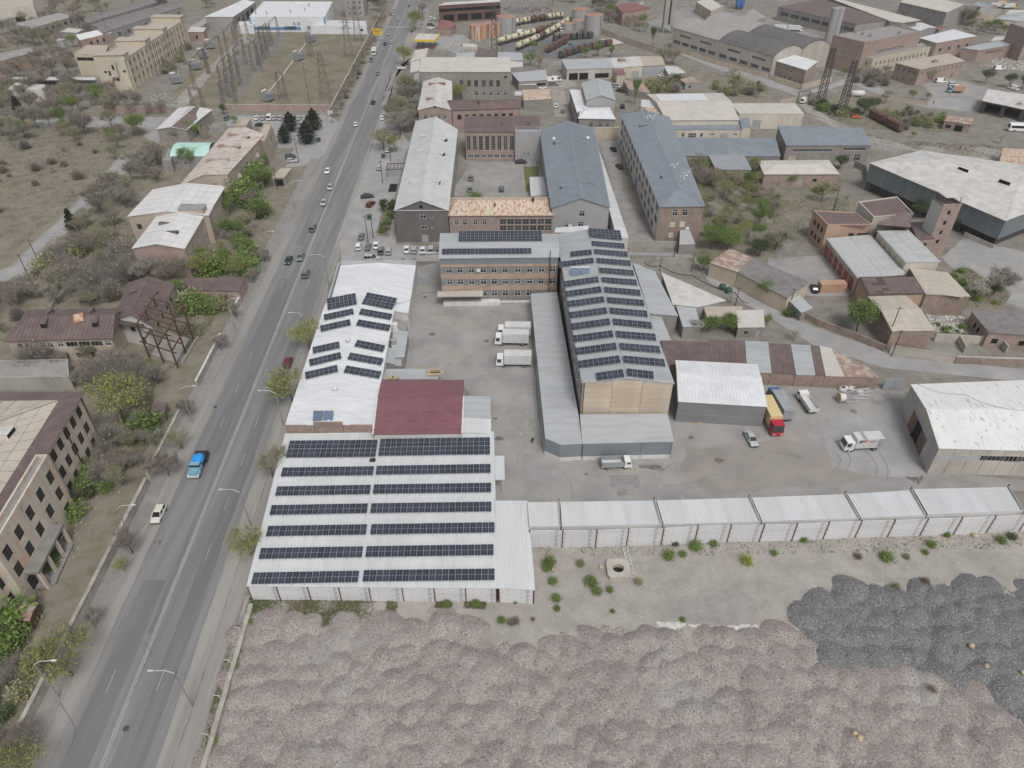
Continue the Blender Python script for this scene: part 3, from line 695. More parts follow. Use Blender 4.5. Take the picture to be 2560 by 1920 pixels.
for s_ in('23 850 580,23 910 650,23 945 720,23 930 800','23 960 590,23 1020 680,23 1040 760,23 1020 830','23 600 600,23 630 660,23 600 720,23 540 770','23 690 600,23 715 660,23 690 730,23 640 780'):
    P=gs(s_);Q=[]
    for i in range(len(P)-1):
        for k in range(5):Q.append(P[i].lerp(P[i+1],k/5))
    ribbon(Q+[P[-1]],.2,'lane_dark',.06,'tyre_mark')
patch('lane','12 1000 545,12 1560 560,12 1700 780,12 2000 960,13 0 1080,13 400 1330,13 1000 1520,13 2212 1640,13 3200 1680,13 3200 1560,13 2212 1530,13 1100 1430,13 900 1340,13 300 1130,13 0 985,12 2000 870,12 1760 730,12 1640 590,12 1500 530,12 1010 520','lane',.020,3,.2)
patch('scrub','12 1240 380,12 1500 560,12 1660 700,12 2100 950,13 20 960,13 320 1100,13 60 480,03 700 1560,03 560 1380,02 1900 1300,02 1480 1330,02 1600 1659','scrub_green',.012,4,.8)
patch('lawn','13 30 100,13 200 30,13 560 20,13 760 90,13 700 230,13 180 250,13 60 180','scrub_green',.016,2,.3)
patch('station_yard','12 2212 560,13 60 580,13 480 540,13 760 740,13 700 900,13 340 900,13 200 760,13 0 650','yard',.016,2,.2)
patch('hall_yard','13 1500 560,13 1700 400,13 2212 520,13 3000 700,13 3000 1300,13 1900 900,13 1700 780','lane',.014,3,.4)
patch('scrub','13 1550 700,13 1720 650,13 2100 870,13 2000 1030,13 1660 1010,13 1700 880','scrub_green',.018,2,.4)
patch('back_road','02 1420 460,02 1800 610,02 1920 640,03 0 740,03 250 830,03 460 790,03 720 720,03 1060 860,03 1380 930,03 1900 980,03 2212 1080,03 3000 1200,03 3000 1000,03 2212 930,03 1900 880,03 1780 870,03 1430 820,03 1380 900,03 1080 830,03 780 640,03 500 740,03 330 790,03 300 790,03 80 720,02 2000 560,02 1600 470,02 1440 400','lane',.018,3,.3)
patch('track','03 270 900,03 330 900,03 600 1060,03 900 1180,03 1200 1260,03 1700 1270,03 2212 1300,03 2212 1400,03 1850 1400,03 1300 1310,03 860 1230,03 560 1100,03 380 1010','track',.018,3,.4)
patch('scrub','03 340 860,03 700 780,03 1100 900,03 1560 1000,03 1500 1150,03 900 1120,03 640 1060','scrub_green',.014,3,.7)
patch('scrub','02 1240 480,02 1700 640,02 2212 700,02 2212 900,02 1500 830,02 1000 770,02 1200 640','scrub',.012,3,.7)
patch('alley','02 340 780,02 450 780,02 500 1010,02 370 1010','track',.014,2,.2)
patch('courtyard','01 1700 1659,01 1850 1400,02 240 1400,02 320 1659,12 330 40,11 1690 40','yard',.014,3,.2)
patch('lawn','02 100 1440,02 230 1440,02 225 1540,02 140 1659,02 120 1659','grass_blade',.020,2,.05)
patch('alley','02 700 1210,02 930 1210,02 960 1659,12 1080 200,12 1240 430,12 1240 460,12 990 460,12 880 0,02 840 1500,02 760 1250','yard_pale',.014,2,.3)
patch('workshop_yard','02 450 680,02 1500 660,02 1350 560,02 900 610,02 440 640','yard_pale',.014,2,.2)
patch('rail_yard','01 2100 330,02 760 330,02 560 520,02 -60 460','asphalt_dark',.010,3,.5)
patch('batching_yard','02 1180 270,02 1180 190,02 1500 60,02 2212 150,03 500 330,03 300 340,02 1400 280','yard_pale',.012,3,.4)
patch('depot_yard','03 1440 640,03 1900 760,03 1950 860,03 1760 880,03 1420 830,03 1300 700','yard',.016,3,.3)
patch('filling_station_forecourt','01 1390 400,01 1560 300,01 1800 300,01 1860 360,01 1640 430,01 1500 430','lane',.022,2,.2)
patch('alley','02 300 690,02 440 660,02 580 740,02 330 790','track',.016,2,.2)
patch('dusty_lot','31 -200 170,31 2200 215,32 210 120,32 160 -40,22 165 1390,22 1290 1380,23 0 1345,23 1380 1300,23 3000 1200,33 3200 500,33 3000 3000,30 1500 3000,30 1700 1659,30 2120 180','dust',.016,3,.2)
for(o,s0,s1,nm)in((-9.7,-80,222,'kerb'),(9.45,-80,60,'kerb')):
    mb=MB();n=int((s1-s0)/6)
    for i in range(n):
        a,b=s0+(s1-s0)*i/n,s0+(s1-s0)*(i+1)/n-.05
        if rnd.random()<.06:continue
        p,q=rd(o+rnd.uniform(-.03,.03),a),rd(o+rnd.uniform(-.03,.03),b);mb.bar(p+Vector((0,0,.06)),q+Vector((0,0,.06)),.18,.13)
    mb.build(nm,'kerb')['kind']='structure'
# ------------------------------------------------------------------ the factory with the solar roofs
def panel_wall(T,p0,p1,h,xs,rows,pm,post='steel_rust',off=.02,z0=0.,pw=.16,drop=()):
    """precast panel wall between p0 and p1 (local/world points), xs = post fractions; panels and posts are parts of T"""
    p0=Vector((p0[0],p0[1],0));p1=Vector((p1[0],p1[1],0));d=p1-p0;L=d.length;u=d/L;n=Vector((u.y,-u.x,0));rz=math.atan2(u.y,u.x)
    cache={};ph=(h-z0)/rows
    for i in range(len(xs)-1):
        a,b=xs[i]*L,xs[i+1]*L;w=round(b-a-pw-.02,1)
        for r in range(rows):
            if(i,r)in drop:continue
            if(w,r==rows-1)not in cache:
                mb=MB();mb.box(-w/2,w/2,-.06,.06,.012,ph-.012);cache[(w,r==rows-1)]=mb.mesh('wall_panel',pm)
            c=p0+u*(a+b)/2+n*(off+rnd.uniform(-.015,.015));use('wall_panel',cache[(w,r==rows-1)],T,(c.x,c.y,z0+r*ph),(0,0,rz+rnd.uniform(-.002,.002)))
    mb=MB();mb.box(-pw/2,pw/2,-.14,.14,0,h-z0+.12);pm_=mb.mesh('post',post)
    for x in xs:
        c=p0+u*x*L+n*off;use('post',pm_,T,(c.x,c.y,z0),(0,0,rz))
class Lc:
    pass
b=bld('warehouse','long white flat-roofed warehouse covered by seven rows of solar panels','warehouse',
        '30 2140 85,31 2080 104,21 2050 435,21 262 452',3.6,'sx',.5,.15,'plaster_white','roof_white',walls='rbl')
WH=b;A,B_,C_,D_=b.q
panel_wall(b.T,A,B_,3.5,[0,.115,.24,.365,.487,.62,.748,.875,.998],3,'panel_white')
b2=bld('warehouse_bay','bare white sheet-roofed bay joined to the solar warehouse beside the garages','warehouse',
         '31 2086 104,32 195 120,22 128 1030,21 2072 1030',3.55,'sx',.4,.12,'plaster_white','roof_white',walls='rbl')
panel_wall(b2.T,b2.q[0],b2.q[1],3.4,[.04,.98],3,'panel_white')
mb=MB();P=[b.to_local(x)for x in gs('21 2062 620,21 2145 620,21 2150 825,21 2068 830',3.4)]
mb.prism([(p.x,p.y)for p in P],3.3,3.42);mb.bar((P[2].x-.3,P[2].y+.3,0),(P[2].x-.3,P[2].y+.3,3.3),.12);mb.bar((P[1].x-.3,P[1].y-.3,0),(P[1].x-.3,P[1].y-.3,3.3),.12)
mb.build('side_canopy','roof_white',b.T)
mb=MB();c=b.to_local(g('21 1008 668',3.9));mb.cbox((c.x,c.y,3.8),1.1,.9,.5);mb.m(1).cbox((c.x+.1,c.y,4.3),.7,.6,.02);mb.build('roof_hatch',['wood_dark','void_shade'],b.T)
zf=lambda p,b=b:b.zw(p)+.14
seams(b,.62,'roof_white',.05,.04);seams(b2,.62,'roof_white',.05,.04)
G1='solar arrays on the long white warehouse roof'
rows=[('21 255 637','21 1032 630','21 1055 622','21 2022 607',2,'rearmost double'),('21 212 800','21 1010 788','21 1032 785','21 2028 768',1,'second'),
        ('21 163 967','21 982 952','21 1008 950','21 2032 935',1,'third'),('21 115 1133','21 957 1117','21 985 1117','21 2034 1102',1,'fourth'),
        ('21 83 1317','21 950 1302','21 985 1302','21 2062 1284',1,'fifth'),('21 20 1513','21 915 1498','21 943 1497','21 2053 1480',1,'sixth'),
        ('30 2167 72','31 880 55','31 918 50','31 2062 37',1,'last')]
for a,c,d,e,r,w in rows:
    loc='next to the maroon roof' if w.startswith('rear')else('next to the panel wall' if w=='last' else w+' row from the maroon roof')
    solar('sixteen-column solar array on the warehouse roof, street side, '+loc,G1,a,c,16,r,zf)
    solar('twenty-column solar array on the warehouse roof, yard side, '+loc,G1,d,e,20,r,zf)
b=bld('gabled_hall','white gabled hall with paired solar arrays and a brick front parapet along the street','hall',
        '21 255 372,21 1005 368,11 1195 985,11 605 968',5.6,'gy',.9,.2,{'f':'stone_brown','*':'plaster_white'},'roof_paint',
        win=[('r',1,1.2,1.2,'g',(5,.1,.9)),('r',3.4,1.4,1.2,'g',(6,.08,.92))])
GH=b
mb=MB()
for x0,x1,zt in((0,.33,6.2),(.335,.665,7.0),(.67,1,6.2)):
    p,q=b.P(x0,0),b.P(x1,0);mb.prism([(p[0],p[1]-.25),(q[0],q[1]-.25),(q[0],q[1]-.03),(p[0],p[1]-.03)],3.9,zt)
mb.build('brick_parapet','stone_brown',b.T)
zf=lambda p,b=b:b.zw(p)+.14
for a,c,d,e,n,r,w in[('11 620 1020','11 872 970','11 912 965','11 1175 1017',7,2,'at the rear end, two panels deep'),('11 590 1110','11 845 1055','11 887 1057','11 1160 1105',7,1,'second from the rear'),
        ('11 560 1208','11 820 1150','11 862 1153','11 1145 1203',7,1,'just behind the roof ventilator'),('11 493 1397','11 725 1347','11 848 1333','11 1093 1383',6,1,'just before the roof ventilator'),
        ('11 465 1505','11 740 1440','11 787 1445','11 1080 1498',7,1,'second from the front'),('11 430 1618','11 710 1553','11 755 1560','11 1063 1613',7,1,'closest to the brick parapet')]:
    solar('white gabled hall solar array, street slope, '+w,'solar arrays on the white gabled hall',a,c,n,r,zf,tilt=12)
    solar('white gabled hall solar array, yard slope, '+w,'solar arrays on the white gabled hall',d,e,n,r,zf,tilt=12)
def ventilator(b,pxs,label):
    p=b.to_local(g(pxs,b.h+1.2));z0=b.zl(p.x,p.y);mb=MB()
    mb.cyl((p.x,p.y,z0),(p.x,p.y,z0+.5),.32,10);mb.cyl((p.x,p.y,z0+.5),(p.x,p.y,z0+.62),.32,12,.55);mb.cyl((p.x,p.y,z0+.62),(p.x,p.y,z0+.95),.55,12);mb.cyl((p.x,p.y,z0+.95),(p.x,p.y,z0+1.3),.55,12,.1)
    mb.build('roof_ventilator','steel_white',b.T,smooth=False)
ventilator(b,'11 795 1290','');ventilator(b,'21 683 50','')
def collectors(b,pl,n,label,w=1.15,l=2.0,gap=.12):
    z=6.
    for _ in range(10):p=g(pl,z);z=b.zw(p)+.35
    T=thing('solar_water_heater',label,'water heater',p,b.an,'flat solar water heaters');tl=R(38)
    for i in range(n):
        x0=i*(w+gap)*1.6
        mb=MB();W_=w*1.6;c,s_=math.cos(tl),math.sin(tl)
        mb.hexa([(x0,0,0),(x0+W_,0,0),(x0+W_,l*c,l*s_),(x0,l*c,l*s_),(x0,-.05,.08),(x0+W_,-.05,.08),(x0+W_,l*c-.05,l*s_+.08),(x0,l*c-.05,l*s_+.08)])
        mb.build('collector','collector',T)
        mb=MB();mb.cyl((x0,l*c+.1,l*s_+.12),(x0+W_,l*c+.1,l*s_+.12),.2,10);mb.build('storage_tank','steel_white',T)
        mb=MB()
        for xx in(x0+.1,x0+W_-.1):mb.bar((xx,l*c,l*s_),(xx,l*c,-.3),.06);mb.bar((xx,0,0),(xx,0,-.3),.06);mb.bar((xx,0,-.2),(xx,l*c,-.2),.05)
        mb.build('stand','steel_grey',T)
collectors(b,'21 492 318',2,'pair of solar water heaters above the brick parapet of the white hall')
mb=MB();p=[Vector((*b.P(x,y),b.z(x,y)+.3))for x,y in((.13,.12),(.5,.02),(.92,.12),(.5,.2))]
b3=bld('gabled_hall','plain white gabled hall without panels next to the gateway off the street','hall',
         '11 645 968,11 1312 1050,11 1378 640,11 735 640',5.2,'gy',.85,.15,'plaster_white','roof_paint')
mb=MB();P=lambda x,y:b3.P(x,y)
for(a,c,z1)in(((0,1),(1,1),6.6),((0,0),(0,1),6.3)):
    p,q=Vector((*P(*a),0)),Vector((*P(*c),0));d=(q-p).normalized();nn=Vector((-d.y,d.x,0))*(.3 if a==(0,1)else .35)
    if a==(0,1):mb.prism([(p.x,p.y+.3),(q.x,q.y+.3),(q.x,q.y+.6),(p.x,p.y+.6)],0,z1)
    else:mb.prism([(p.x-.7,p.y),(p.x-.4,p.y),(q.x-.4,q.y),(q.x-.7,q.y)],0,z1)
mb.build('side_parapet','roof_lightgrey',b3.T)
for nm,lab,pts,h,rf,rs,wm,rm in[
    ('lean_to_shed','pale lean-to shed with two barrels beside the white hall','11 1170 1440,11 1278 1430,11 1312 1208,11 1190 1205',3.2,'sy',-.4,'plaster_grey','roof_lightgrey'),
    ('lean_to_shed','low grey lean-to shed at the yard door of the white hall','11 1112 1480,11 1200 1490,11 1205 1365,11 1128 1350',3.6,'sy',-.3,'plaster_grey','roof_grey'),
    ('lean_to_shed','flat grey shed corner stepping out from the lean-to','11 1160 1510,11 1255 1505,11 1255 1435,11 1205 1435',2.6,'sy',-.2,'plaster_grey','roof_grey'),
    ('lean_to_shed','small concrete-roofed annex under the plain white hall','11 1215 1190,11 1300 1200,11 1305 1105,11 1215 1100',3.0,'flat',0,'plaster_grey','roof_tar')]:
    bld(nm,lab,'shed',pts,h,rf,rs,.1,wm,rm,par=.15)
def barrel(label,pxs,z0,r,h,mat='tank_white'):
    p=g(pxs,z0);T=thing('water_barrel',label,'barrel',p,0);mb=MB()
    mb.cyl((0,0,.5),(0,0,.5+h*.9),r,16);mb.cyl((0,0,.5+h*.9),(0,0,.5+h),r,16,r*.6);mb.build('drum',mat,T)
    mb=MB()
    for i in range(4):a=i*math.pi/2+.7;mb.bar((math.cos(a)*r,math.sin(a)*r,-z0 if i<0 else 0),(math.cos(a)*r*.9,math.sin(a)*r*.9,.5),.1)
    mb.cyl((0,0,.4),(0,0,.5),r+.1,12);mb.build('stand','steel_white',T)
barrel('white water barrel standing on a frame on the small annex roof','11 1204 1205',3.0,.8,2.0)
barrel('grey water barrel on the pale lean-to shed','11 1195 1325',3.3,.7,1.3,'tank_grey')
b=bld('workshop','workshop with a large maroon ribbed metal roof behind the solar warehouse','workshop',
        '21 1018 440,21 1772 430,11 1797 1628,11 1088 1632',5.6,'gx',1.0,.1,'plaster_white','roof_maroon',split=.6)
seams(b,.56,'roof_maroon',.05,.045)
mb=MB()
for x,y in((.06,.34),(.3,.34),(.6,.34),(.89,.34),(.14,.2),(.45,.2),(.76,.2),(.03,.06),(.3,.06),(.62,.06),(.92,.06)):
    p,q=b.pt(x-.07,y,.2),b.pt(min(1,x+.07),y,.2);mb.bar(p,q,.12,.1)
mb.build('snow_guard','roof_maroon',b.T)
mb=MB();p,q=b.pt(0,0,.1),b.pt(0,1,.1);mb.bar(b.pt(-.012,0,.15),b.pt(-.012,.6,.15),.35,.1);mb.build('verge_trim','steel_white',b.T);mb=MB();mb.bar(b.pt(1.012,0,.15),b.pt(1.012,.6,.15),.3,.1);mb.build('verge_trim','steel_white',b.T)
bld('annex','white flat annex beside the maroon workshop, front section','annex','21 1778 430,21 2030 432,21 2028 300,21 1780 300',4.3,'sy',-.3,.05,'plaster_white','roof_white')
bld('annex','pale grey flat annex beside the maroon workshop, rear section with white ridge','annex','21 1784 295,21 2027 295,21 2022 115,21 1788 115',4.8,'sy',-.3,.05,'plaster_white','roof_lightgrey')
b=bld('canopy_shed','corrugated grey canopy carrying stacked timber behind the maroon roof','shed','11 1085 1622,11 1575 1618,11 1580 1540,11 1130 1540',3.6,'sx',.2,.05,'plaster_grey','roof_grey')
for i,(x,y)in enumerate(((1470,1560),(1500,1575),(1480,1590),(1130,1622),(1180,1622))):
    mb=MB();mb.box(0,3.0 if i<3 else 1.5,0,.9,0,.28);p=g('11 %d %d'%(x,y),4.0)
    simple('timber_stack',['pale timber boards, rear pile of three on the grey canopy','pale timber boards, middle pile of three on the grey canopy','pale timber boards, front pile of three on the grey canopy','short pale boards at the corner of the grey canopy against the hall','short pale boards lying between the canopy corner and the timber piles'][i],'timber',mb,'wood_pale',(p.x,p.y,3.98),.05+i*.03,'timber on the canopy')
b=bld('office_block','three-storey office block with orange bands and a grey solar roof facing the yard','office block','11 1590 572,12 400 562,12 388 368,11 1600 362',13.0,'gx',.7,.3,
        {'f':'block_grey','*':'block_grey'},'roof_lightgrey',win=[('f',z,1.5,1.55,'w',[.07,.163,.26,.362,.454,.549,.658,.76,.86,.957])for z in(8.7,5.3)]+[('f',1.8,1.5,1.6,'w',[.362,.454,.549,.658,.76]),('l',8.7,1.4,1.5,'w',[.3,.7]),('l',5.3,1.4,1.5,'w',[.3,.7])],split=.55)
OF=b;L=b.lab
for z0,z1,m_ in((10.45,11.25,'band_orange'),(6.95,8.45,'band_orange'),(3.6,5.05,'band_orange'),(11.3,12.95,'clad_bluegrey')):
    n=5
    mb=MB();mb.box(.02,L/n-.04,-.07,-.01,z0,z1);me=mb.mesh('wall_band',m_)
    for i in range(n):use('wall_band',me,b.T,(i*L/n,0,0))
mb=MB();mb.bar((L*.41,-.12,.2),(L*.41,-.12,12.9),.14);mb.bar((L*.0,-.1,.2),(0,-.1,12.9),.14);mb.build('drain_pipe','steel_grey',b.T)
mb=MB();mb.bar((L*.93,-.25,0),(L*.93,-.25,15),.22);mb.bar((L*.93,-.1,4),(L*.93,-.3,4),.1);mb.build('vent_pipe','steel_rust',b.T)
mb=MB();mb.box(-1.2,L*.355,-2.6,0,3.2,3.55);mb.build('entrance_canopy','concrete_pale',b.T)
mb=MB();mb.box(.2,L*.5,-1.8,-.05,0,1.0);mb.box(L*.5,L*.9,-.6,-.05,0,.5);mb.build('loading_dock','plinth_white',b.T)
mb=MB();mb.box(L*.305,L*.335,-.45,-.06,9.2,9.9);mb.build('air_conditioner','frame_white',b.T)
zf=lambda p,b=b:b.zw(p)+.14
solar('single front row of solar panels on the office block roof','solar arrays on the office block','11 1605 537','12 170 532',22,1,zf,tilt=14)
solar('double row of solar panels along the rear edge of the office block roof','solar arrays on the office block','11 1750 428','12 260 425',21,2,zf,tilt=14)
b=bld('production_hall','tall long grey-roofed hall with two columns of solar arrays and a tan panel gable','hall','12 612 1645,12 1392 1655,12 928 350,12 392 372',12.4,'gy',1.1,.25,
        {'f':'concrete','r':'clad_grey_y','l':'stone_grey','*':'concrete'},'roof_grey',win=[('l',9.3,2.4,1.6,'s',(14,.06,.94)),('l',6.0,2.4,1.6,'s',(14,.06,.94))])
PH=b;L=b.lab
for r in range(9):
    for i in range(3):
        if(r,0)not in WIN:mb=MB();mb.box(.03,L/3-.03,-.16,-.01,.02,1.21);WIN[(r,0)]=mb.mesh('wall_panel','panel_tan')
        use('wall_panel',WIN[(r,0)],b.T,(i*L/3,rnd.uniform(-.012,.0),1.35+1.23*r))
mb=MB();mb.prism([(0,-.15),(L,-.15),(L,.15),(0,.15)],12.42,12.9);mb.build('front_parapet','concrete_pale',b.T)
mb=MB();mb.prism([(L*.33,-.2),(L*.66,-.2),(L*.66,.2),(L*.33,.2)],12.42,13.15);mb.build('front_parapet','panel_tan',b.T)
mb=MB();mb.bar((.3,-.25,4),(.3,-.25,12.5),.18);mb.build('drain_pipe','steel_rust',b.T)
zf=lambda p,b=b:b.zw(p)+.14
G2='solar arrays on the long production hall'
RT=[(672,395,952,415,8,2),(693,465,977,487,8,1),(714,537,1003,560,8,1),(735,615,1030,637,8,1),(757,700,1057,722,8,1),(779,783,1085,806,8,1),(802,870,1115,896,8,1),(826,960,1145,985,8,1),
      (850,1053,1175,1080,8,1),(877,1150,1212,1180,8,1),(905,1258,1248,1284,8,1),(935,1365,1285,1393,8,1),(966,1477,1327,1508,8,1),(995,1590,1226,1617,5,1)]
LT=[(507,560,692,540,5,1),(408,650,710,613,8,1),(440,823,755,778,8,1),(457,910,778,865,8,1),(474,998,803,952,8,1),(490,1095,827,1050,8,1),(506,1195,853,1147,8,1),(525,1300,880,1253,8,1),
      (545,1410,910,1362,8,1),(568,1525,940,1475,8,1),(737,1630,973,1597,5,1)]
ORD=['first','second','third','fourth','fifth','sixth','seventh','eighth','ninth','tenth','eleventh','twelfth','thirteenth','fourteenth']
for nm,tb in(('lane-side',RT),('yard-side',LT)):
    for i,(a,c,d,e,n,r)in enumerate(tb):
        solar('long hall solar array, %s slope, %s up from the tan gable'%(nm,ORD[len(tb)-1-i]),G2,'12 %d %d'%(a,c),'12 %d %d'%(d,e),n,r,zf,tilt=11)
collectors(b,'12 508 722',2,'pair of white-topped solar water heaters on the grey roof of the long hall',w=1.35)
def pbld(name,label,cat,pts,h,wm,rm,plinth=None,ph=.9,ov=.08,dz=None,group=None,cap=None):
    P=gs(pts,h);o=Vector((P[0].x,P[0].y,0));T=thing(name,label,cat,o,0,group);Q=[(p.x-o.x,p.y-o.y)for p in P];n=len(Q)
    for i in range(n):
        p,q=Q[i],Q[(i+1)%n];mb=MB();mb.face([(*p,0),(*q,0),(*q,h),(*p,h)]);mb.build('wall',wm,T)
        if plinth:
            d=Vector((q[0]-p[0],q[1]-p[1],0)).normalized();nn=Vector((d.y,-d.x,0))*.06;mb=MB();mb.prism([(p[0]+nn.x,p[1]+nn.y),(q[0]+nn.x,q[1]+nn.y),q,p],.0,ph);mb.build('plinth',plinth,T)
    cx=sum(p[0]for p in Q)/n;cy=sum(p[1]for p in Q)/n
    E=[(p[0]+(p[0]-cx)/math.hypot(p[0]-cx,p[1]-cy)*ov,p[1]+(p[1]-cy)/math.hypot(p[0]-cx,p[1]-cy)*ov)for p in Q]
    f=(lambda x,y:h+.14+(dz(x+o.x,y+o.y)if dz else 0));mb=MB();mb.prism(E,h-.0,f);mb.build('roof',rm,T);return T
e0=g('22 285 475',4.3).x
pbld('annex','grey-blue clad annex strip along the yard side of the long hall','annex','22 287 470,22 420 525,22 606 516,22 578 292,12 388 868,12 160 885',4.3,'clad_bluegrey_y','roof_lightgrey','plinth_white')
b=bld('annex','grey-blue clad annex with a white plinth in front of the tan gable','annex','22 612 517,22 1395 498,22 1338 285,22 588 292',4.35,'sx',.7,.1,'clad_bluegrey','roof_slate' if False else 'roof_lightgrey')
mb=MB();mb.box(0,b.lab,-.07,-.005,0,.95);mb.build('plinth','plinth_white',b.T)
mb=MB()
for x in(.01,.655,.99):mb.bar((b.lab*x,-.1,.1),(b.lab*x,-.1,4.3),.1)
mb.build('drain_pipe','steel_grey',b.T)
seams(b,.5,'roof_lightgrey',.05,.04)
b=bld('metal_shed','grey metal shed with a bright white ribbed roof beside the parked lorries','shed','22 1440 152,22 2200 196,12 2112 1495,12 1416 1460',5.4,'gx',.55,.15,{'f':'clad_grey','*':'clad_grey_y'},'roof_bright',split=.6)
seams(b,.7,'roof_bright',.06,.05)
mb=MB();mb.box(.0,b.lab,-.04,-.005,2.2,2.3);mb.build('wall_rail','steel_grey',b.T)
GF=gs('22 145 1235,22 425 1232,22 1303 1215,22 2158 1190,23 798 1160,23 1370 1138,23 2205 1105',4.4);GR=gs('22 130 1025,22 413 1022,22 1245 1010,22 2065 985,23 680 955,23 1245 920,23 2085 902',4.3)
gl=['white-roofed garage at the warehouse corner, narrowest of the row','white-roofed garage, second from the solar warehouse','white-roofed garage, middle of the row behind the precast wall','white-roofed garage, fourth from the solar warehouse',
      'white-roofed garage, second from the far end of the precast wall','raised white-roofed garage at the far end of the precast wall']
for i in range(6):
    a,c,d,e=GF[i],GF[i+1],GR[i+1],GR[i];u=(c-a).normalized()*.12
    gb=bld('garage',gl[i],'garage',[a+u,c-u,d-u,e+u],4.25+(.25 if i==5 else 0),'sx',-.15,.02,'plaster_white','roof_white',group='garages behind the precast wall');seams(gb,.5,'roof_white',.05,.045)
    mb=MB();p,q=gb.P(.985,0),gb.P(.985,1);mb.bar((*p,gb.h+.35),(*q,gb.h+.3),.22,.3);mb.build('party_wall','concrete',gb.T)
    mb=MB();q=gb.P(.985,1.01);mb.bar((*q,3.9),(*q,gb.h+.9),.16);mb.build('post','steel_rust',gb.T)
def pwall(label,pts,h,rows,pm,post,xs=None,n=None,name='precast_wall',cat='wall',pw=.16,drop=()):
    P=gs(pts);o=P[0].copy();T=thing(name,label,cat,o,0);tot=[0]
    for a,c in zip(P,P[1:]):
        k=n or max(1,round((c-a).length/4.0));panel_wall(T,a-o,c-o,h,[i/k for i in range(k+1)]if not xs else xs,rows,pm,post,pw=pw,drop=drop)
    return T
PW=gs('22 150 1398,22 430 1400,22 718 1398,22 985 1386,22 1282 1380,22 1570 1362,22 1850 1355,22 2130 1350,23 195 1345,23 465 1330,23 740 1318,23 1020 1312,23 1300 1300,23 1588 1292,23 1870 1278,23 2155 1262,23 2450 1248')
T=thing('precast_wall','whitewashed precast panel wall with rusty posts in front of the garages','wall',PW[0])
for a,c in zip(PW,PW[1:]):panel_wall(T,a-PW[0],c-PW[0],4.4,[0,1],4,'panel_white','steel_rust',off=.25)
SH=[('shed','grey sheet-roofed shed leaning on the lane side of the long hall','12 1190 1065,12 1430 1072,12 1232 690,12 1046 632',4.0,'sy',-.5,'plaster_grey','roof_lightgrey'),
      ('shed','pale rust-streaked shed roof narrowing to a point beside the lane','12 1392 972,12 1600 996,12 1835 945,12 1302 712',4.1,'sx',.3,'concrete','roof_aged'),
      ('shed','small bluish sheet roof below the rust-streaked shed','12 1480 1168,12 1622 1165,12 1572 990,12 1416 985',3.3,'sx',.5,'plaster_grey','roof_lightgrey'),
      ('shed','narrow pale lean-to roof at the foot of the long hall','12 1265 1296,12 1372 1290,12 1282 1072,12 1196 1066',3.4,'sy',-.3,'plaster_grey','roof_lightgrey'),
      ('shed','tan patched roof behind the blossoming tree','12 1690 1086,12 1975 1062,12 1985 1000,12 1660 1002',3.2,'sx',.2,'concrete','roof_tan'),
      ('cottage','small cream-roofed cottage with a grey door by the lane','12 1955 1172,12 2178 1168,12 2165 1035,12 1938 1042',3.0,'sx',.4,'stone_grey','roof_cream')]
for nm,lab,pts,h,rf,rs,wm,rm in SH:
    bld(nm,lab,'shed' if nm=='shed' else 'cottage',pts,h,rf,rs,.15,wm,rm,win=[('f',.9,1.1,1.1,'g',[.35]),('f',.02,1,2.1,'d',[.82])]if nm=='cottage' else())
ROW=[('maroon sheet-roofed shed at the hall end of the patchwork row','12 1335 1500,12 1700 1470,12 1695 1312,12 1287 1297','roof_brown'),('brown worn sheet-roofed shed, second in the patchwork row','12 1702 1472,12 2030 1492,12 2008 1302,12 1702 1292','roof_brown'),
       ('galvanised sheet-roofed shed between two brown roofs of the patchwork row','12 2036 1560,13 28 1565,12 2208 1312,12 2012 1302','roof_lightgrey'),('brown sheet-roofed shed in the middle of the patchwork row','13 32 1562,13 240 1576,13 190 1332,13 2 1322','roof_brown'),
       ('galvanised sheet-roofed shed beside the narrow brown roof','13 243 1580,13 408 1585,13 360 1342,13 196 1332','roof_lightgrey'),('narrow brown sheet-roofed shed with a stove pipe in the patchwork row','13 411 1586,13 494 1590,13 434 1347,13 365 1345','roof_brown'),
       ('cream sheet-roofed shed next to the rusty end of the patchwork row','13 497 1590,13 660 1597,13 545 1368,13 440 1340','roof_cream'),('rusty tapering shed roof at the gate end of the patchwork row','13 663 1597,13 955 1607,13 862 1532,13 548 1368','roof_rust_old')]
for lab,pts,rm in ROW:
    b=bld('row_shed',lab,'shed',pts,3.3,'sx',.35,.08,'stone_brown',rm,group='patchwork shed row')
    seams(b,1.1 if rm=='roof_brown' else .5,rm,.05,.04)
b=bld('storage_hall','concrete storage hall with a peeling white roof and open brown gates','hall','23 1480 556,23 2800 590,23 2560 -40,23 1240 10',6.6,'gx',1.3,.15,'concrete_pale','roof_peeling',
        win=[('f',3.7,8.5,1.3,'t',[.42,.62,.82,.97])])
p0,p1=Vector(b.q[3]+(0,)),Vector(b.q[0]+(0,));d=(p1-p0).normalized();nn=Vector((d.y,-d.x,0));L=(p1-p0).length
for i in range(8):
    mb=MB();a=p0+d*(L*i/8+.03)+nn*.02;c=p0+d*(L*(i+1)/8-.03)+nn*.02;mb.prism([tuple(a+nn*.05)[:2],tuple(c+nn*.05)[:2],tuple(c)[:2],tuple(a)[:2]],4.35,5.5);mb.build('cladding_sheet','roof_grey',b.T)
for f0,f1,m_,out in((.27,.42,'brown_gate',.05),(.42,.58,'void_shade',.03),(.58,.74,'brown_gate',.06)):
    mb=MB();a=p0+d*L*f0;c=p0+d*L*f1;mb.prism([tuple(a+nn*out)[:2],tuple(c+nn*out)[:2],tuple(c)[:2],tuple(a)[:2]],.02,4.2);mb.build('gate_leaf' if m_!='void_shade' else 'gateway',m_,b.T)
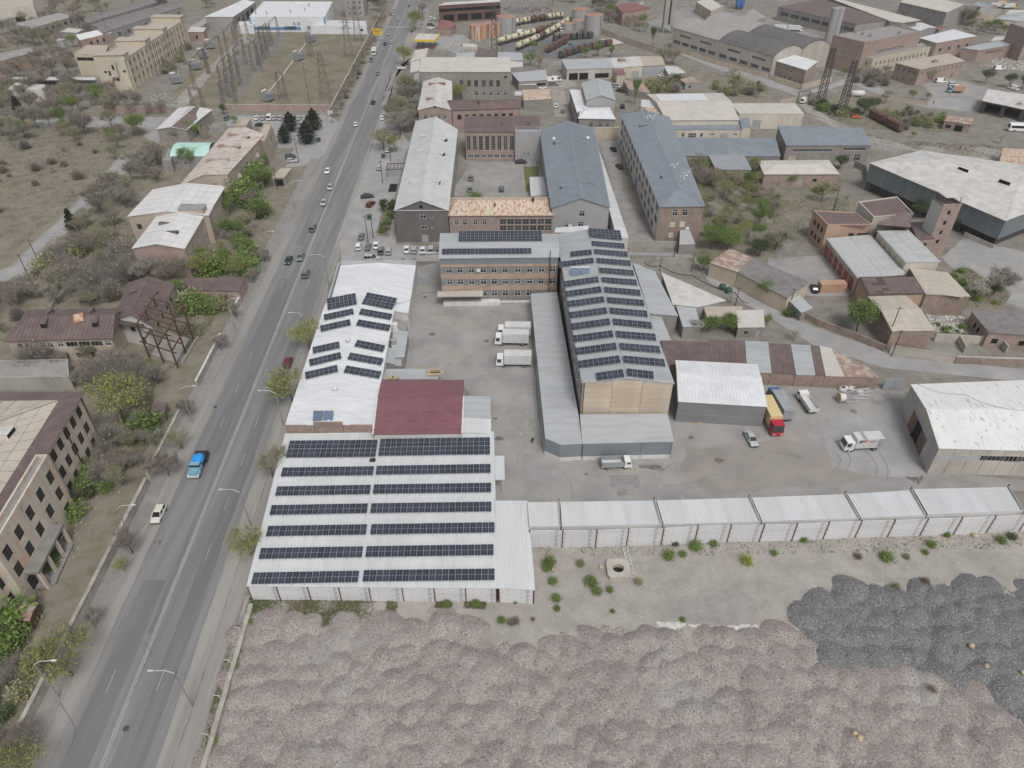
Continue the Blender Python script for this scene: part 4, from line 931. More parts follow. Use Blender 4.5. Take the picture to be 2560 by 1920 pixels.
mb=MB();q0,q1=b.q[0],b.q[1];mb.box(.3,b.lab*.3,-.06,-.01,3.75,4.9);mb.build('cladding_sheet','roof_lightgrey',b.T)
mb=MB()
for i in range(10):mb.box(b.lab*i/9-.03,b.lab*i/9+.03,-.05,.0,.1,6.5)
mb.build('panel_joint','concrete',b.T)
# ------------------------------------------------------------------ blocks behind the factory and on the right
def vdorm(b,lst,**k):
    for a,t,o in lst:dormer(b,a,t,{'l':(-1,0),'r':(1,0),'f':(0,-1),'b':(0,1)}[o],**k)
b=bld('mill_wing','long pale grey gabled wing with a dark rendered gable end facing the parking bays','factory wing','11 1202 157,11 1655 157,01 1737 1118,01 1386 1048',10.2,'gy',3.0,.35,
        {'f':'render_dark','*':'plaster_grey'},'roof_paleseam',win=[('f',7.6,1.7,1.5,'w',[.53]),('f',4.2,1.7,1.5,'w',[.53]),('f',7.7,.8,.8,'w',[.69]),('f',4.3,.7,.7,'w',[.69]),('f',.05,2,2.4,'d',[.53]),
        ('r',6.8,1.4,2,'g',(14,.05,.95)),('r',3.2,1.4,2,'g',(14,.05,.95)),('l',6.8,1.4,2,'g',(14,.05,.95)),('l',3.2,1.4,2,'g',(14,.05,.95))])
vdorm(b,[(.2,.22,'l'),(.2,.55,'l'),(.2,.74,'l'),(.8,.22,'r'),(.8,.55,'r'),(.8,.74,'r')],w=2.2,hh=1.1)
mb=MB();p=b.P(.5,0);mb.cyl((p[0],-.05,11.3),(p[0],.0,11.3),.55,14);mb.build('round_vent','void_shade',b.T)
mb=MB();mb.bar((0,-.05,10.15),(b.lab,-.05,10.15),.25,.2);mb.build('cornice','roof_paleseam',b.T)
seams(b,.7,'roof_paleseam',.05,.05)
b=bld('mill_bar','low wing with a rusty patched hip roof joining the two long wings','factory wing','11 1668 200,12 352 196,12 330 42,11 1645 47',8.2,'hip',1.9,.35,'stone_pink','roof_rust',inset=(.1,.1),
        win=[('f',5.2,2.0,1.6,'t',(7,.52,.96)),('f',3.2,2.0,1.6,'t',(7,.52,.96)),('f',5.0,1.2,1.8,'w',[.07,.15,.25,.34])])
chimney(b,.82,.45,.8,.9,'steel_rust');chimney(b,.45,.3,.5,.6,'steel_rust')
b=bld('mill_wing','long blue-grey gabled wing with a grey gable beside the narrow white roof','factory wing','12 346 137,12 840 132,02 705 1108,02 248 1128',10.2,'gy',2.9,.35,
        {'f':'render_grey','*':'plaster_grey'},'roof_bluegrey',win=[('f',7.4,1.7,1.8,'w',[.53]),('f',3.9,1.7,1.8,'w',[.52]),('f',4.0,1.1,1.2,'w',[.27]),('l',6.8,1.4,1.8,'w',(15,.05,.95)),('l',3.2,1.4,1.8,'w',(15,.05,.95)),('r',6.8,1.4,1.8,'w',(13,.05,.95))])
vdorm(b,[(.2,.16,'l'),(.8,.2,'r'),(.2,.72,'l'),(.8,.72,'r')],w=2.2,hh=1.1)
for a,t in((.2,.77),(.83,.77)):
    p=b.pt(a,t,.1);mb=MB();mb.bar(p,p+Vector((0,0,1.0)),.06);mb.cyl(p+Vector((0,-.1,1.1)),p+Vector((0,-.25,1.2)),.5,12);mb.build('satellite_dish','steel_white',b.T)
seams(b,.8,'roof_bluegrey',.05,.05)
mb=MB();mb.box(b.lab*.3,b.lab*.36,-.4,-.02,4.1,4.8);mb.build('air_conditioner','frame_white',b.T)
bld('side_strip','narrow low white roof strip along the blue-grey wing','annex','12 905 405,12 1006 400,02 745 1278,02 692 1278',4.6,'sy',-.4,.05,'plaster_cream','roof_white_y')
bld('low_annex','flat white roof tucked between the grey gable and the solar office block','annex','12 368 352,12 660 350,12 662 300,12 378 318',6.2,'sx',.2,.05,'plaster_grey','roof_white')
b=bld('courtyard_block','reddish roofed courtyard block with tall mullioned windows between the long wings','factory block','01 1808 1138,02 238 1138,02 232 1032,01 1800 1036',10.6,'sx',1.2,.3,'stone_pink','roof_brown',
        win=[('f',3.8,1.5,5.2,'t',(12,.04,.96)),('f',1.0,2.0,1.5,'w',(9,.06,.78))])
chimney(b,.5,.45,.9,.8,'roof_brown');chimney(b,.86,.45,.9,.8,'roof_brown')
b=bld('link_block','plain light grey link block with two small windows in the courtyard corner','link block','02 28 1146,02 250 1146,02 246 1100,02 30 1100',10.9,'flat',0,.1,'render_grey','roof_slate',win=[('f',2.8,.9,.7,'w',[.35,.52]),('f',.05,5.5,2.3,'G',[.5])],par=.2)
bld('canopy','small white flat canopy beside the courtyard lawn','canopy','12 165 35,12 305 30,02 268 1532,02 152 1535',3.2,'flat',0,.1,'plaster_white','roof_white',par=0)
b=bld('brick_fronted_hall','long blue-grey hip-roofed hall with white side walls and a brown brick front','factory hall','12 1282 124,12 1660 118,02 1352 1010,02 948 986',11.3,'hip',2.0,.35,
        {'f':'stone_brown','l':'plaster_white','*':'plaster_grey'},'roof_bluegrey',inset=(.1,.01),
        win=[('f',8.2,1.6,2,'w',[.36,.59]),('f',4.6,1.7,1.9,'P',[.34,.57]),('f',1.2,1.5,1.8,'P',[.34]),('l',8.0,4.2,2.2,'t',(13,.05,.95)),('l',4.4,4.2,2.2,'t',(13,.05,.95)),('l',.05,3.4,3.6,'B',[.52]),('l',.9,3.6,2.2,'t',[.06,.14,.22,.3,.38,.66,.74,.82,.9])])
vdorm(b,[(.25,.22,'l'),(.25,.8,'l')],w=2.0,hh=.9)
mb=MB();mb.box(b.lab*.66,b.lab*.73,-.4,-.02,3.9,4.6);mb.build('air_conditioner','frame_white',b.T)
def antenna(b,a,t,n):
    x,y=b.P(a,t);z=hipz(b,x,y);T=thing('antenna_mast','white antenna cluster on the blue-grey hip roof, '+n,'antenna',b.world((x,y,z-.05)),0,'antenna clusters on the hip roof');mb=MB()
    mb.bar((0,0,0),(0,0,2.2),.08);mb.bar((-.9,0,1.6),(.9,0,1.9),.05);mb.bar((0,-.8,1.2),(.3,.8,1.5),.05);mb.build('mast','steel_white',T)
    for x_,y_,z_ in((-.9,0,1.6),(.9,0,1.9),(0,-.8,1.2)):m2=MB();m2.cyl((x_,y_,z_),(x_,y_-.1,z_+.05),.2,10);m2.build('dish','steel_white',T)
for a,t,n in((.42,.84,'between dormer and far end'),(.55,.86,'on the ridge at the far end'),(.6,.3,'on the ridge above the blue gate'),(.72,.2,'lowest on the lane slope'),(.8,.24,'beside the lowest one')):antenna(b,a,t,n)
GT=[
 ('brick_house','white gabled roof with red vents above a pink stone end wall beside the street trees','house','01 1402 952,01 1690 952,01 1690 705,01 1452 705',8,'gy',1.7,'stone_pink','roof_aged',[('f',4.4,1.3,1.9,'w',[.2,.4,.61,.78])],.3),
 ('brick_house','brown metal-roofed stone range with a row of empty square windows','house','01 1696 953,02 72 936,02 62 866,01 1650 866',8,'gx',1.5,'stone_pink','roof_brown',[('f',4.2,1.6,1.9,'o',(9,.1,.97))],.3),
 ('stone_factory','three-storey grey stone factory under a pale cream sheet roof','factory','01 1416 622,01 2196 622,01 2190 518,01 1436 518',12,'sx',1.0,{'f':'stone_grey','*':'stone_pink'},'roof_cream',[('f',5.7,1.8,2.8,'t',[.455,.54,.62,.705,.785,.865]),('f',1.9,1.6,1.8,'w',[.62,.705,.785,.865,.945]),('f',9.4,1.4,.9,'o',[.95]),('f',8.2,1.4,1.6,'w',[.11])],.25),
 ('lean_to_shed','pale lean-to against the street end of the stone factory','shed','01 1330 628,01 1414 622,01 1412 538,01 1345 540',6,'sy',.5,'plaster_grey','roof_aged',(),.1),
 ('lean_to_shed','white steep lean-to roof under the stone factory corner','shed','01 1355 742,01 1416 742,01 1414 640,01 1372 642',5,'sy',.8,'plaster_grey','roof_lightgrey',(),.1),
 ('canopy','cream canopy slab on the wall of the stone factory','canopy','01 1515 668,01 1712 668,01 1708 632,01 1520 630',8.4,'flat',0,'concrete_pale','roof_cream',(),.1),
 ('white_house','white hip-roofed house front with dark windows behind the blue-grey wing','house','02 578 1020,02 890 1026,02 838 925,02 600 930',7,'hip',1.3,'stone_grey','roof_bright',[('f',3.6,1.4,2,'w',[.35,.6,.8])],.3),
 ('white_house','long white-roofed side range beside the dirt alley','house','02 562 985,02 650 930,02 622 782,02 500 790',6.8,'sy',-.6,'stone_grey','roof_bright',[('l',3.4,1.4,1.8,'w',(6,.1,.9))],.2),
 ('gabled_house','light grey gabled house with a grey pediment rising above white roofs','house','02 645 866,02 888 862,02 846 712,02 607 722',9.5,'gy',1.8,{'f':'render_grey','*':'stone_brown'},'roof_lightgrey',[('f',9.6,.6,.6,'n',[])],.3),
 ('boundary_wall','olive rendered yard wall behind the parked black cars','wall','02 705 1112,02 925 1108,02 925 1104,02 705 1108',4.2,'flat',0,'plaster_yellow','concrete_pale',(),.05),
 ('cream_warehouse','cream sheet-roofed warehouse with a bright white rear slope','warehouse','02 1338 1040,02 1958 1036,02 1812 806,02 1168 816',6.6,'gx',1.8,'plaster_cream','roof_cream',(),.3),
 ('low_warehouse','low blue-grey roofed front range with white doors along the cream warehouse','warehouse','02 1342 1120,02 1985 1120,02 1960 1042,02 1352 1046',4.3,'sx',.7,'plaster_cream','roof_bluegrey_x',[('f',1.4,1.3,1.6,'w',[.08,.22,.47]),('f',.3,3.2,2.6,'s',[.345]),('f',2,1.4,.8,'w',[.62,.93]),('f',.05,3.0,2.6,'d',[.77])],.15),
 ('end_block','small cream end block with a blue-grey roof past the white doors','warehouse','02 1988 1108,02 2066 1104,02 2035 1030,02 1962 1036',5.0,'sx',.4,'plaster_cream','roof_bluegrey_x',(),.1),
 ('rusty_shed','small orange-striped roof joining the hip-roofed hall and the cream warehouse','shed','02 1215 992,02 1352 990,02 1315 938,02 1142 945',6,'sx',.3,'plaster_cream','roof_rust',(),.1),
 ('cream_store','cream store with a flat beige roof at the end of the warehouse yard','store','02 1962 982,03 312 988,03 232 905,02 1892 906',6,'sx',.5,'plaster_cream','roof_cream',[('f',.05,3.4,3.4,'d',[.3])],.1),
 ('workshop_row','blue-grey sheet-roofed workshop with open dark bays facing the van yard','workshop','02 476 602,02 882 588,02 836 514,02 430 526',5,'sx',.5,'concrete_pale','roof_lightgrey',[('f',.05,4.5,3.2,'o',[.14,.36]),('f',.6,7,2.2,'o',[.75])],.2),
 ('workshop_row','white patched flat workshop roof with a brown vent box','workshop','02 884 590,02 1132 570,02 1098 490,02 838 506',5.2,'flat',0,'plaster_yellow','roof_aged',[('f',.05,4,3,'G',[.3,.75])],.2),
 ('workshop_row','tan patched workshop roof with pale blue doors','workshop','02 1135 572,02 1322 562,02 1290 492,02 1102 490',5,'flat',0,'grey_gate','roof_tan',[('f',.05,2.2,2.6,'d',[.2,.5,.8])],.2),
 ('workshop_row','small white L-shaped workshop end by the thicket','workshop','02 1352 642,02 1500 630,02 1424 578,02 1312 572',3.6,'flat',0,'plaster_grey','roof_aged',[('f',.9,1,1,'w',[.4])],.15),
 ('pillar_hut','narrow gate hut with a maroon roof in front of the workshops','hut','02 906 652,02 976 648,02 962 606,02 886 610',4.5,'sx',.3,'plaster_yellow','roof_maroon',(),.1),
 ('garden_kiosk','green-walled kiosk with a rusty roof in the thicket','kiosk','02 1500 722,02 1632 712,02 1545 664,02 1448 692',3,'sx',.2,'plaster_grey','roof_rust_old',[('f',.8,1,1,'o',[.3])],.1),
 ('rusty_shed','long low rust-brown shed roof beside the poplar','shed','02 1010 775,02 1200 808,02 1132 728,02 962 698',3,'sx',.3,'stone_grey','roof_rust_old',(),.1),
 ('yard_shed','grey sheet-roofed shed beside the white vans','shed','02 62 706,02 302 692,02 290 614,02 0 642',4,'sx',.5,'stone_grey','roof_lightgrey',[('f',1.6,4,1.2,'o',[.8])],.2),
 ('yard_shed','shed with a rust-streaked cream roof at the mouth of the dirt alley','shed','02 102 868,02 336 856,02 320 780,02 92 786',4,'sx',.4,'stone_grey','roof_rust',(),.2),
 ('yard_shed','pale flat shed behind the rust-streaked roof','shed','02 20 835,02 95 830,02 88 785,02 22 790',4.2,'flat',0,'stone_grey','roof_aged',(),.1),
 ('yard_shed','small white slab roof under the bare tree by the vans','shed','02 55 742,02 212 740,02 210 716,02 55 720',2.8,'flat',0,'stone_grey','roof_white',(),.1),
 ('tin_shed','thin grey tin roof behind the olive bushes of the tank wagon yard','shed','02 -60 528,02 92 520,02 86 465,02 -70 455',4,'sx',.3,'plaster_grey','roof_lightgrey',(),.1),
 ('tin_shed','second thin tin roof below the tank wagon bushes','shed','02 -60 590,02 96 575,02 90 540,02 -50 535',3.4,'sx',.2,'plaster_grey','roof_aged',(),.1),
 ('blue_grey_hall','blue-grey roofed hall with a ribbon of dark windows beside the dirt track','hall','03 162 1257,03 890 1257,03 806 1136,03 82 1118',6.2,'sx',1.2,'stone_grey','roof_bluegrey_x',[('f',3.8,14.5,1.2,'s',[.32]),('f',4.3,8.5,1.2,'s',[.82]),('f',.3,2.5,2.6,'w',[.75,.88]),('f',.3,3,2,'x',[.1])],.25),
 ('lean_to_shed','wide low blue-grey sheet roof between the hip-roofed hall and the window-ribbon hall','shed','02 1455 1347,03 104 1352,03 58 1216,02 1372 1206',4.4,'sx',.7,'stone_grey','roof_bluegrey_x',(),.2),
 ('slate_shed','weathered slate-grey shed in the orchard','shed','02 1765 1467,02 2065 1467,02 2000 1356,02 1698 1356',4,'sx',.6,'stone_grey','roof_slate',[('f',1.4,1.3,1,'w',[.3,.65])],.2),
 ('pink_cottage','low pink stone house with a beige hip roof and one small vent','house','02 2182 1502,03 612 1500,03 520 1382,02 2135 1388',4.3,'hip',1.1,'stone_pink','roof_cream',[('f',1.4,1.4,1.0,'o',[.7]),('f',.05,1.6,2.3,'d',[.52])],.3),
 ('white_roof_office','two-storey brick office with a white roof at the corner of the back road','office','03 36 516,03 330 608,03 424 545,03 122 460',8,'sx',.6,'stone_pink','roof_bright',[('f',5,1.2,1.7,'w',[.1,.16,.22,.28,.34,.48,.6,.9]),('f',1.4,1.2,1.7,'w',[.15,.3,.45,.6,.75,.9]),('r',5,1.1,1.7,'w',[.3,.6]),('r',1.4,1.1,1.7,'w',[.3,.6])],.25),
 ('brick_block','tall windowless pink brick block with a flat roof and vents','factory','03 562 306,03 836 372,03 1325 276,03 1085 224',15,'flat',0,'stone_pink','roof_tar',[('r',8.6,22,1.6,'s',[.5])],.1),
 ('cream_office','cream two-storey range under the brick block, flat grey roof','office','03 816 490,03 908 512,03 1402 414,03 1335 378',8,'flat',0,'plaster_yellow','roof_tar',[('r',4.6,1.3,1.9,'w',(13,.08,.94)),('r',1,1.3,1.9,'w',(9,.3,.94)),('f',4.6,1.2,1.9,'w',[.5])],.1),
 ('white_roof_hall','hall with a large bright white roof and four dark square windows','hall','03 1312 330,03 1452 386,03 1792 326,03 1600 256',9,'sy',.8,{'f':'plaster_yellow','*':'stone_pink'},'roof_bright',[('r',5.2,1.8,1.6,'o',[.15,.38,.62,.84])],.3),
 ('tan_roof_house','two-storey pink house with a sandy roof and narrow white windows','house','03 1106 546,03 1312 602,03 1700 528,03 1556 466',7.4,'flat',0,'stone_pink','roof_tan',[('r',4.6,1,1.8,'w',(10,.1,.95)),('f',4.6,1.1,1.8,'w',(4,.15,.85)),('f',.8,1.2,2.2,'w',[.45]),('r',.6,1.2,2.2,'D',[.35,.8])],.25),
 ('sheet_roof_shed','long brick shed under a pale blue-grey sheet roof and brown hoarding','shed','03 1682 416,03 1822 436,03 2195 376,03 2060 346',6,'sx',.3,'stone_pink','roof_lightgrey',[('r',3.4,14,1.6,'D',[.38])],.2),
 ('brick_tower_block','tall pink brick block rising above the pale shed roof','factory','03 2092 206,03 2262 262,03 2650 205,03 2450 150',15,'flat',0,'stone_pink','roof_tar',[('f',6,1.2,1.6,'w',[.5])],.1),
 ('pale_warehouse','pale grey warehouse with green door canopies behind the parked trucks','warehouse','03 1142 18,03 1545 108,03 1800 62,03 1390 -34',8.5,'gx',2.8,{'r':'plaster_grey','*':'plaster_grey'},'roof_cream',[('f',.05,3,3,'G',[.06,.3])],.3),
 ('brown_roof_works','long works with a brown flat roof and grey window bands behind the batching yard','works','03 90 62,03 760 212,03 1045 186,03 455 2',7.5,'sx',.8,'plaster_grey','roof_brown',[('f',3.2,7,2.2,'t',[.1,.24,.38,.52,.66,.8,.93])],.2),
 ('white_strip_roof','very long white strip roof beyond the brown flat roof','works','03 1062 186,03 1160 200,03 1290 176,03 440 -44',8.5,'sx',.5,'plaster_grey','roof_cream',(),.2),
 ('small_shed','white sheet roof beside the red awning','shed','03 1172 228,03 1310 268,03 1452 240,03 1330 196',5,'gx',.8,'plaster_grey','roof_white',(),.2),
 ('small_shed','red awning roof next to the white sheet roof','shed','03 1440 252,03 1480 262,03 1552 238,03 1500 222',4,'gx',.8,'plaster_grey','roof_brick_red',(),.1),
 ('small_shed','pale blue roofed shed behind the bare trees by the trucks','shed','03 1760 45,03 1905 75,03 1985 50,03 1850 20',6,'gx',1.2,'stone_pink','roof_slate',(),.2),
 ('tan_house','tan plaster house with two white windows behind the green bushes','house','03 1795 125,03 1955 130,03 2010 85,03 1850 60',6,'flat',0,'plaster_tan','roof_tar',[('f',2.5,1.5,1.5,'w',[.25,.45])],.1),
 ('pale_blue_roof','wide pale blue-grey hip roof among the bushes','shed','03 1960 160,03 2260 190,03 2400 130,03 2100 105',5,'hip',1.6,'plaster_cream','roof_lightgrey',(),.3),
 ('white_strip_shed','thin white strip roof above the wide pale hip roof','shed','03 2060 112,03 2300 105,03 2300 90,03 2090 92',6,'flat',0,'plaster_cream','roof_white',(),.1),
 ('curved_hut','pale curved hut roof under the tall brick block','hut','03 1925 358,03 2040 345,03 2045 320,03 1975 318',4,'ax',.8,'plaster_grey','roof_aged',(),.1),
 ('ruined_house','burnt house with a collapsed rusty roof beside the yard road','ruin','03 1527 1045,03 1752 1078,03 1782 1022,03 1560 1002',3.4,'gx',.8,'stone_brown','roof_rust_old',[('f',.8,2,1.4,'k',[.2]),('f',.05,3,2.4,'o',[.6])],.2),
 ('rusty_roof_store','stone store with a rust-orange tiled roof behind dark sheds','store','03 1990 1442,03 2500 1545,03 2440 1300,03 2030 1284',4.4,'gx',.9,'stone_grey','roof_rust',(),.2),
 ('hall_annex','white annex with cream roof on the near side of the rust-striped roof','annex','02 1115 925,02 1240 940,02 1225 870,02 1120 868',6,'sx',.2,'plaster_cream','roof_white',(),.1),
 ('lean_to_shed','pale tin lean-to on the brick front of the hip-roofed hall','shed','12 1448 456,12 1582 452,12 1528 336,12 1452 336',3.2,'sx',.4,'stone_grey','roof_lightgrey',(),.1),
 ('red_roof_house','pink house with a faded red hip roof beside the conveyor','house','px 1541 13,px 1557 30,px 1625 19,px 1590 8',8,'hip',1.2,'plaster_pink','roof_brick_red',[('r',3.5,1.4,1.8,'w',[.15,.4,.65])],.4),
 ('scrap_hall','dark open steel hall with a pale flat roof edge beside the scrap yard','hall','01 1578 48,01 2112 16,01 2100 2,01 1640 26',10,'sx',.3,'wagon_brown','roof_aged',[('f',6.2,8,1.8,'o',[.1,.3,.5,.7,.9]),('f',.8,7,3.6,'o',[.15,.38,.6,.83])],.3),
 ('roadside_house','small house with a faded red hip roof behind the filling station','house','01 1560 242,01 1674 246,01 1728 205,01 1602 168',4.5,'hip',1.4,'plaster_pink','roof_brick_red',[('f',1.2,1.2,1.3,'w',[.3,.7])],.3),
 ('station_shed','pale sheet-roofed shed below the filling station kiosk','shed','01 1722 508,01 1890 502,01 1886 456,01 1742 468',4,'sx',.3,'plaster_grey','roof_lightgrey',(),.1),
 ('station_shed','brown ribbed roof below the black lattice tower','shed','01 1892 494,01 2068 504,01 2092 452,01 1922 416',4.6,'sx',.3,'stone_brown','roof_brown',(),.1),
 ('station_shed','cream garage with pale doors beside the filling station kiosk','shed','01 1786 408,01 1912 410,01 1905 385,01 1790 380',3.2,'flat',0,'plaster_cream','roof_aged',[('f',.05,1.6,2,'d',[.2,.5,.8])],.1),
 ('station_kiosk','white rounded filling station kiosk with a grey roof well','kiosk','01 1648 425,01 1735 470,01 1785 415,01 1690 378',4,'flat',0,'plaster_white','roof_tar',(),.1),
 ('station_shed','cream flat roofs stepping down beside the street tree','shed','01 1330 540,01 1465 500,01 1490 420,01 1375 440',4.2,'flat',0,'plaster_cream','roof_cream',(),.1),
 ('station_shed','grey tin roof right of the black lattice tower','shed','01 2090 520,01 2212 520,01 2205 465,01 2085 455',4,'sx',.3,'plaster_grey','roof_lightgrey',(),.1),
 ('yard_store','brown concrete store on the far corner of the batching yard','store','02 1590 20,02 1720 100,02 1830 55,02 1700 -20',6,'flat',0,'plaster_tan','roof_cream',[('r',2.6,5,1.2,'t',[.5])],.1),
 ('collapsed_shed','grey collapsed sheet roofs behind the dark vaulted roof','shed','02 1990 160,02 2080 210,02 2200 150,02 2090 80',5,'gx',1,'plaster_grey','roof_arch',(),.1),
]
BY={}
for nm,lab,cat,pts,h,rf,rs,wm,rm,win,ov in GT:
    b=bld(nm,lab,cat,pts,h,rf,rs,ov,wm,rm,win=win,par=0 if nm in('canopy','tan_roof_house','workshop_row')else .35,inset=(.2,.2));BY[lab]=b
    if rf in('gx','sx','gy','sy')and b.o.y<330 and b.h>3.1:seams(b,.9,rm,.05,.04)
b=BY['white gabled roof with red vents above a pink stone end wall beside the street trees'];vdorm(b,[(.22,.25,'l'),(.22,.78,'l'),(.78,.78,'r')],w=1.6,hh=.9,mat='roof_brick_red')
mb=MB();mb.cyl((b.lab/2,-.04,9.2),(b.lab/2,0,9.2),.4,12);mb.build('round_vent','void_shade',b.T)
b=BY['cream sheet-roofed warehouse with a bright white rear slope']
mb=MB();q=[b.pt(x,y,.17)for x,y in((.06,.56),(.72,.56),(.74,.98),(.1,.96))];mb.hexa(q+[p+Vector((0,0,.04))for p in q]);mb.build('white_roof_sheet','roof_bright',b.T)
b=BY['brown metal-roofed stone range with a row of empty square windows'];chimney(b,.4,.3,.7,1.0,'steel_rust')
b=BY['tall windowless pink brick block with a flat roof and vents']
for a,t in((.3,.12),(.3,.35),(.3,.6),(.7,.8)):mb=MB();x,y=b.P(t,a);mb.cyl((x,y,14.9),(x,y,16),.5,8);mb.cyl((x,y,16),(x,y,16.3),.8,8);mb.build('roof_vent','steel_grey',b.T)
b=BY['white patched flat workshop roof with a brown vent box'];mb=MB();x,y=b.P(.35,.6);mb.cbox((x,y,5.1),3.0,3.2,1.4);mb.build('vent_box','stone_brown',b.T)
b=BY['two-storey pink house with a sandy roof and narrow white windows'];mb=MB();x,y=b.P(.6,.5);mb.cbox((x,y,7.4),1.6,3,1.0);mb.build('vent_box','stone_brown',b.T)
VF=[('vaulted_factory','pale vaulted factory bay along the back road','px 1684 69,px 1796 101,px 1868 84,px 1757 54','roof_arch',1),('vaulted_factory','dark stained vaulted factory bay along the back road','px 1797 101,px 1936 141,px 2006 123,px 1869 84','roof_dark',1),
      ('vaulted_factory','pale rear vaulted bay behind the stained vault','px 1758 54,px 1868 84,px 1938 70,px 1828 40','roof_arch',0),('vaulted_factory','dark rear vaulted bay with a pale end sheet','px 1869 84,px 2007 123,px 2076 112,px 1939 70','roof_dark',0)]
for nm,lab,pts,rm,fr in VF:
    bld(nm,lab,'factory',pts,10.6,'ax',3.0,.2,'panel_tan' if False else 'concrete_pale',rm,win=[('f',3.0,5.4,1.7,'t',(5,.12,.9)),('f',7.0,9,1.3,'s',[.3,.75])]if fr else(),group='vaulted factory bays')
b=BY['two-storey brick office with a white roof at the corner of the back road']
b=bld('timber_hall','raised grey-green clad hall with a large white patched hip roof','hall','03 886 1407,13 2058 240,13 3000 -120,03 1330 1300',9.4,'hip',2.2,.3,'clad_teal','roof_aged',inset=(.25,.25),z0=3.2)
TH=b
for a,t in((.45,.42),(.72,.38)):dormer(b,a,t,(0,-1),w=3.5,hh=1.1)
mb=MB()
for a,t in((.02,.02),(.25,.02),(.5,.02),(.75,.02),(.98,.02),(.98,.35),(.98,.7),(.02,.5),(.5,.5),(.75,.7)):x,y=b.P(a,t);mb.bar((x,y,0),(x,y,9.3),.4)
mb.build('steel_columns','steel_dark',b.T)
mb=MB();q=[b.P(.8,.0),b.P(1,0),b.P(1,.15)];mb.prism([q[0],q[1],(q[1][0],q[1][1]+.4),(q[0][0],q[0][1]+.4)],0,1.3);mb.build('stub_wall','concrete_pale',b.T)
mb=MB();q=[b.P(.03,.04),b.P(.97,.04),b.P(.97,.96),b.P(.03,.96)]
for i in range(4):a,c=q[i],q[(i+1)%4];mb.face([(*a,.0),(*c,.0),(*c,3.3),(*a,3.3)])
mb.build('interior_shade','steel_dark',b.T)  # dark sheets set inside stand in for shade under the raised cladding
FS=[('depot_block','orange plastered depot block with a brown roof at the lawn corner','13 392 166,13 516 288,13 896 286,13 748 183',8,'flat',0,'plaster_orange','sheet_brown',[('f',4.6,1.3,1.7,'k',[.25,.5,.75]),('f',1.2,1.3,1.7,'k',[.25,.5,.75]),('r',4.5,1.6,1,'k',[.6,.8,.93])]),
      ('depot_block','cream plastered depot block with a patched brown roof and a cream stripe','13 782 92,13 912 222,13 1256 192,13 1112 46',8.6,'flat',0,'plaster_cream','sheet_brown',()),
      ('depot_block','raised brown roof with a torn dark clerestory between the grey sheet roofs','13 948 276,13 952 282,13 1222 270,13 1200 192',9.6,'flat',0,'steel_dark','sheet_brown',()),  # dark wall colour stands in for the shaded gap beneath this roof
      ('depot_garage','vehicle garage with a streaked grey sheet roof and red gates','13 508 406,13 777 745,13 1162 724,13 882 382',5,'sx',.3,'plaster_tan','sheet_grey',[('f',.05,3.1,3.6,'R',[.08,.23,.39,.55,.71,.87])]),
      ('depot_hall','upper depot hall with smooth grey sheet roof and boarded cream wall','13 948 342,13 1192 610,13 1475 612,13 1206 342',7.6,'sx',.3,'plaster_cream','sheet_grey',[('f',5.0,2.6,1.9,'x',[.15,.33,.52,.7,.88])]),
      ('depot_wing','depot wing with a broken brown sheet roof showing battens','13 792 742,13 872 892,13 1358 878,13 1284 736',5.6,'flat',0,'plaster_orange','wood_dark',()),
      ('depot_wing','brick depot wing with a sandy shingle roof and torn edge','13 1228 662,13 1366 882,13 1738 905,13 1545 702',5.8,'flat',0,'stone_brown','shingle_tan',[('f',1.2,1.4,1.8,'w',[.8])]),
      ('depot_wing','sandy gabled annex beside the bright green tree at the lane wall','13 868 908,13 1076 1202,13 1425 1196,13 1182 897',5.2,'gy',.9,{'*':'stone_brown','l':'plaster_tan'},'shingle_tan',[('l',1.6,2.6,2,'k',[.3,.55,.8])]),
      ('depot_link','low brown roof link at the foot of the drill tower','13 1292 406,13 1430 402,13 1364 266,13 1232 266',6.2,'flat',0,'stone_pink','sheet_brown',[('f',3.6,.9,1.3,'k',[.3,.6])])]
for nm,lab,pts,h,rf,rs,wm,rm,win in FS:
    b=bld(nm,lab,'depot',pts,h,rf,rs,.2,wm,rm,win=win,par=0 if 'wing' in nm or 'link' in nm or 'raised' in lab else .3);BY[lab]=b
    A,B_,C_,D_=(Vector((*p,0))for p in b.q);zt=Vector((0,0,h+(.2 if rf=='flat' and b.T.name.split('.')[0]in('depot_wing','depot_link')or 'raised' in lab else .0)))
    if rf=='flat':
        e=.3;u,v=B_-A,D_-A;skip={(rnd.randrange(9),rnd.randrange(3))for _ in range(8)}if 'broken' in lab else()
        mat='sheet_brown' if 'brown' in rm or rm=='wood_dark' else 'shingle_tan'
        sheets(b.T,A+u.normalized()*e+v.normalized()*e+zt,u-u.normalized()*2*e,v-v.normalized()*2*e,6,8,mat,skip=skip,tilt=.01)
    elif rf=='sx':roof_sheets(b,9,2,rm,'l')
    else:roof_sheets(b,5,3,rm,'lr')
_b,_c=g('13 1515 126',15.5),g('13 1672 119',15.5);_d=(_c-_b).normalized();tw=[_b+Vector((-_d.y,_d.x,0))*5.2,_b,_c]
b=bld('drill_tower','square brick drill tower with peeling white side and a rooftop shelter','tower',tw,15.5,'flat',0,.1,{'f':'plaster_white','*':'stone_pink'},'roof_tar',win=[('r',z,.9,1.2,'o',[.45])for z in(13,9.9,7,4.2)],par=.6,parm='stone_pink')
mb=MB()
for x,y in((.1,.1),(.9,.1),(.9,.9),(.1,.9)):p=b.P(x,y);mb.bar((*p,15.5),(*p,18.2),.14)
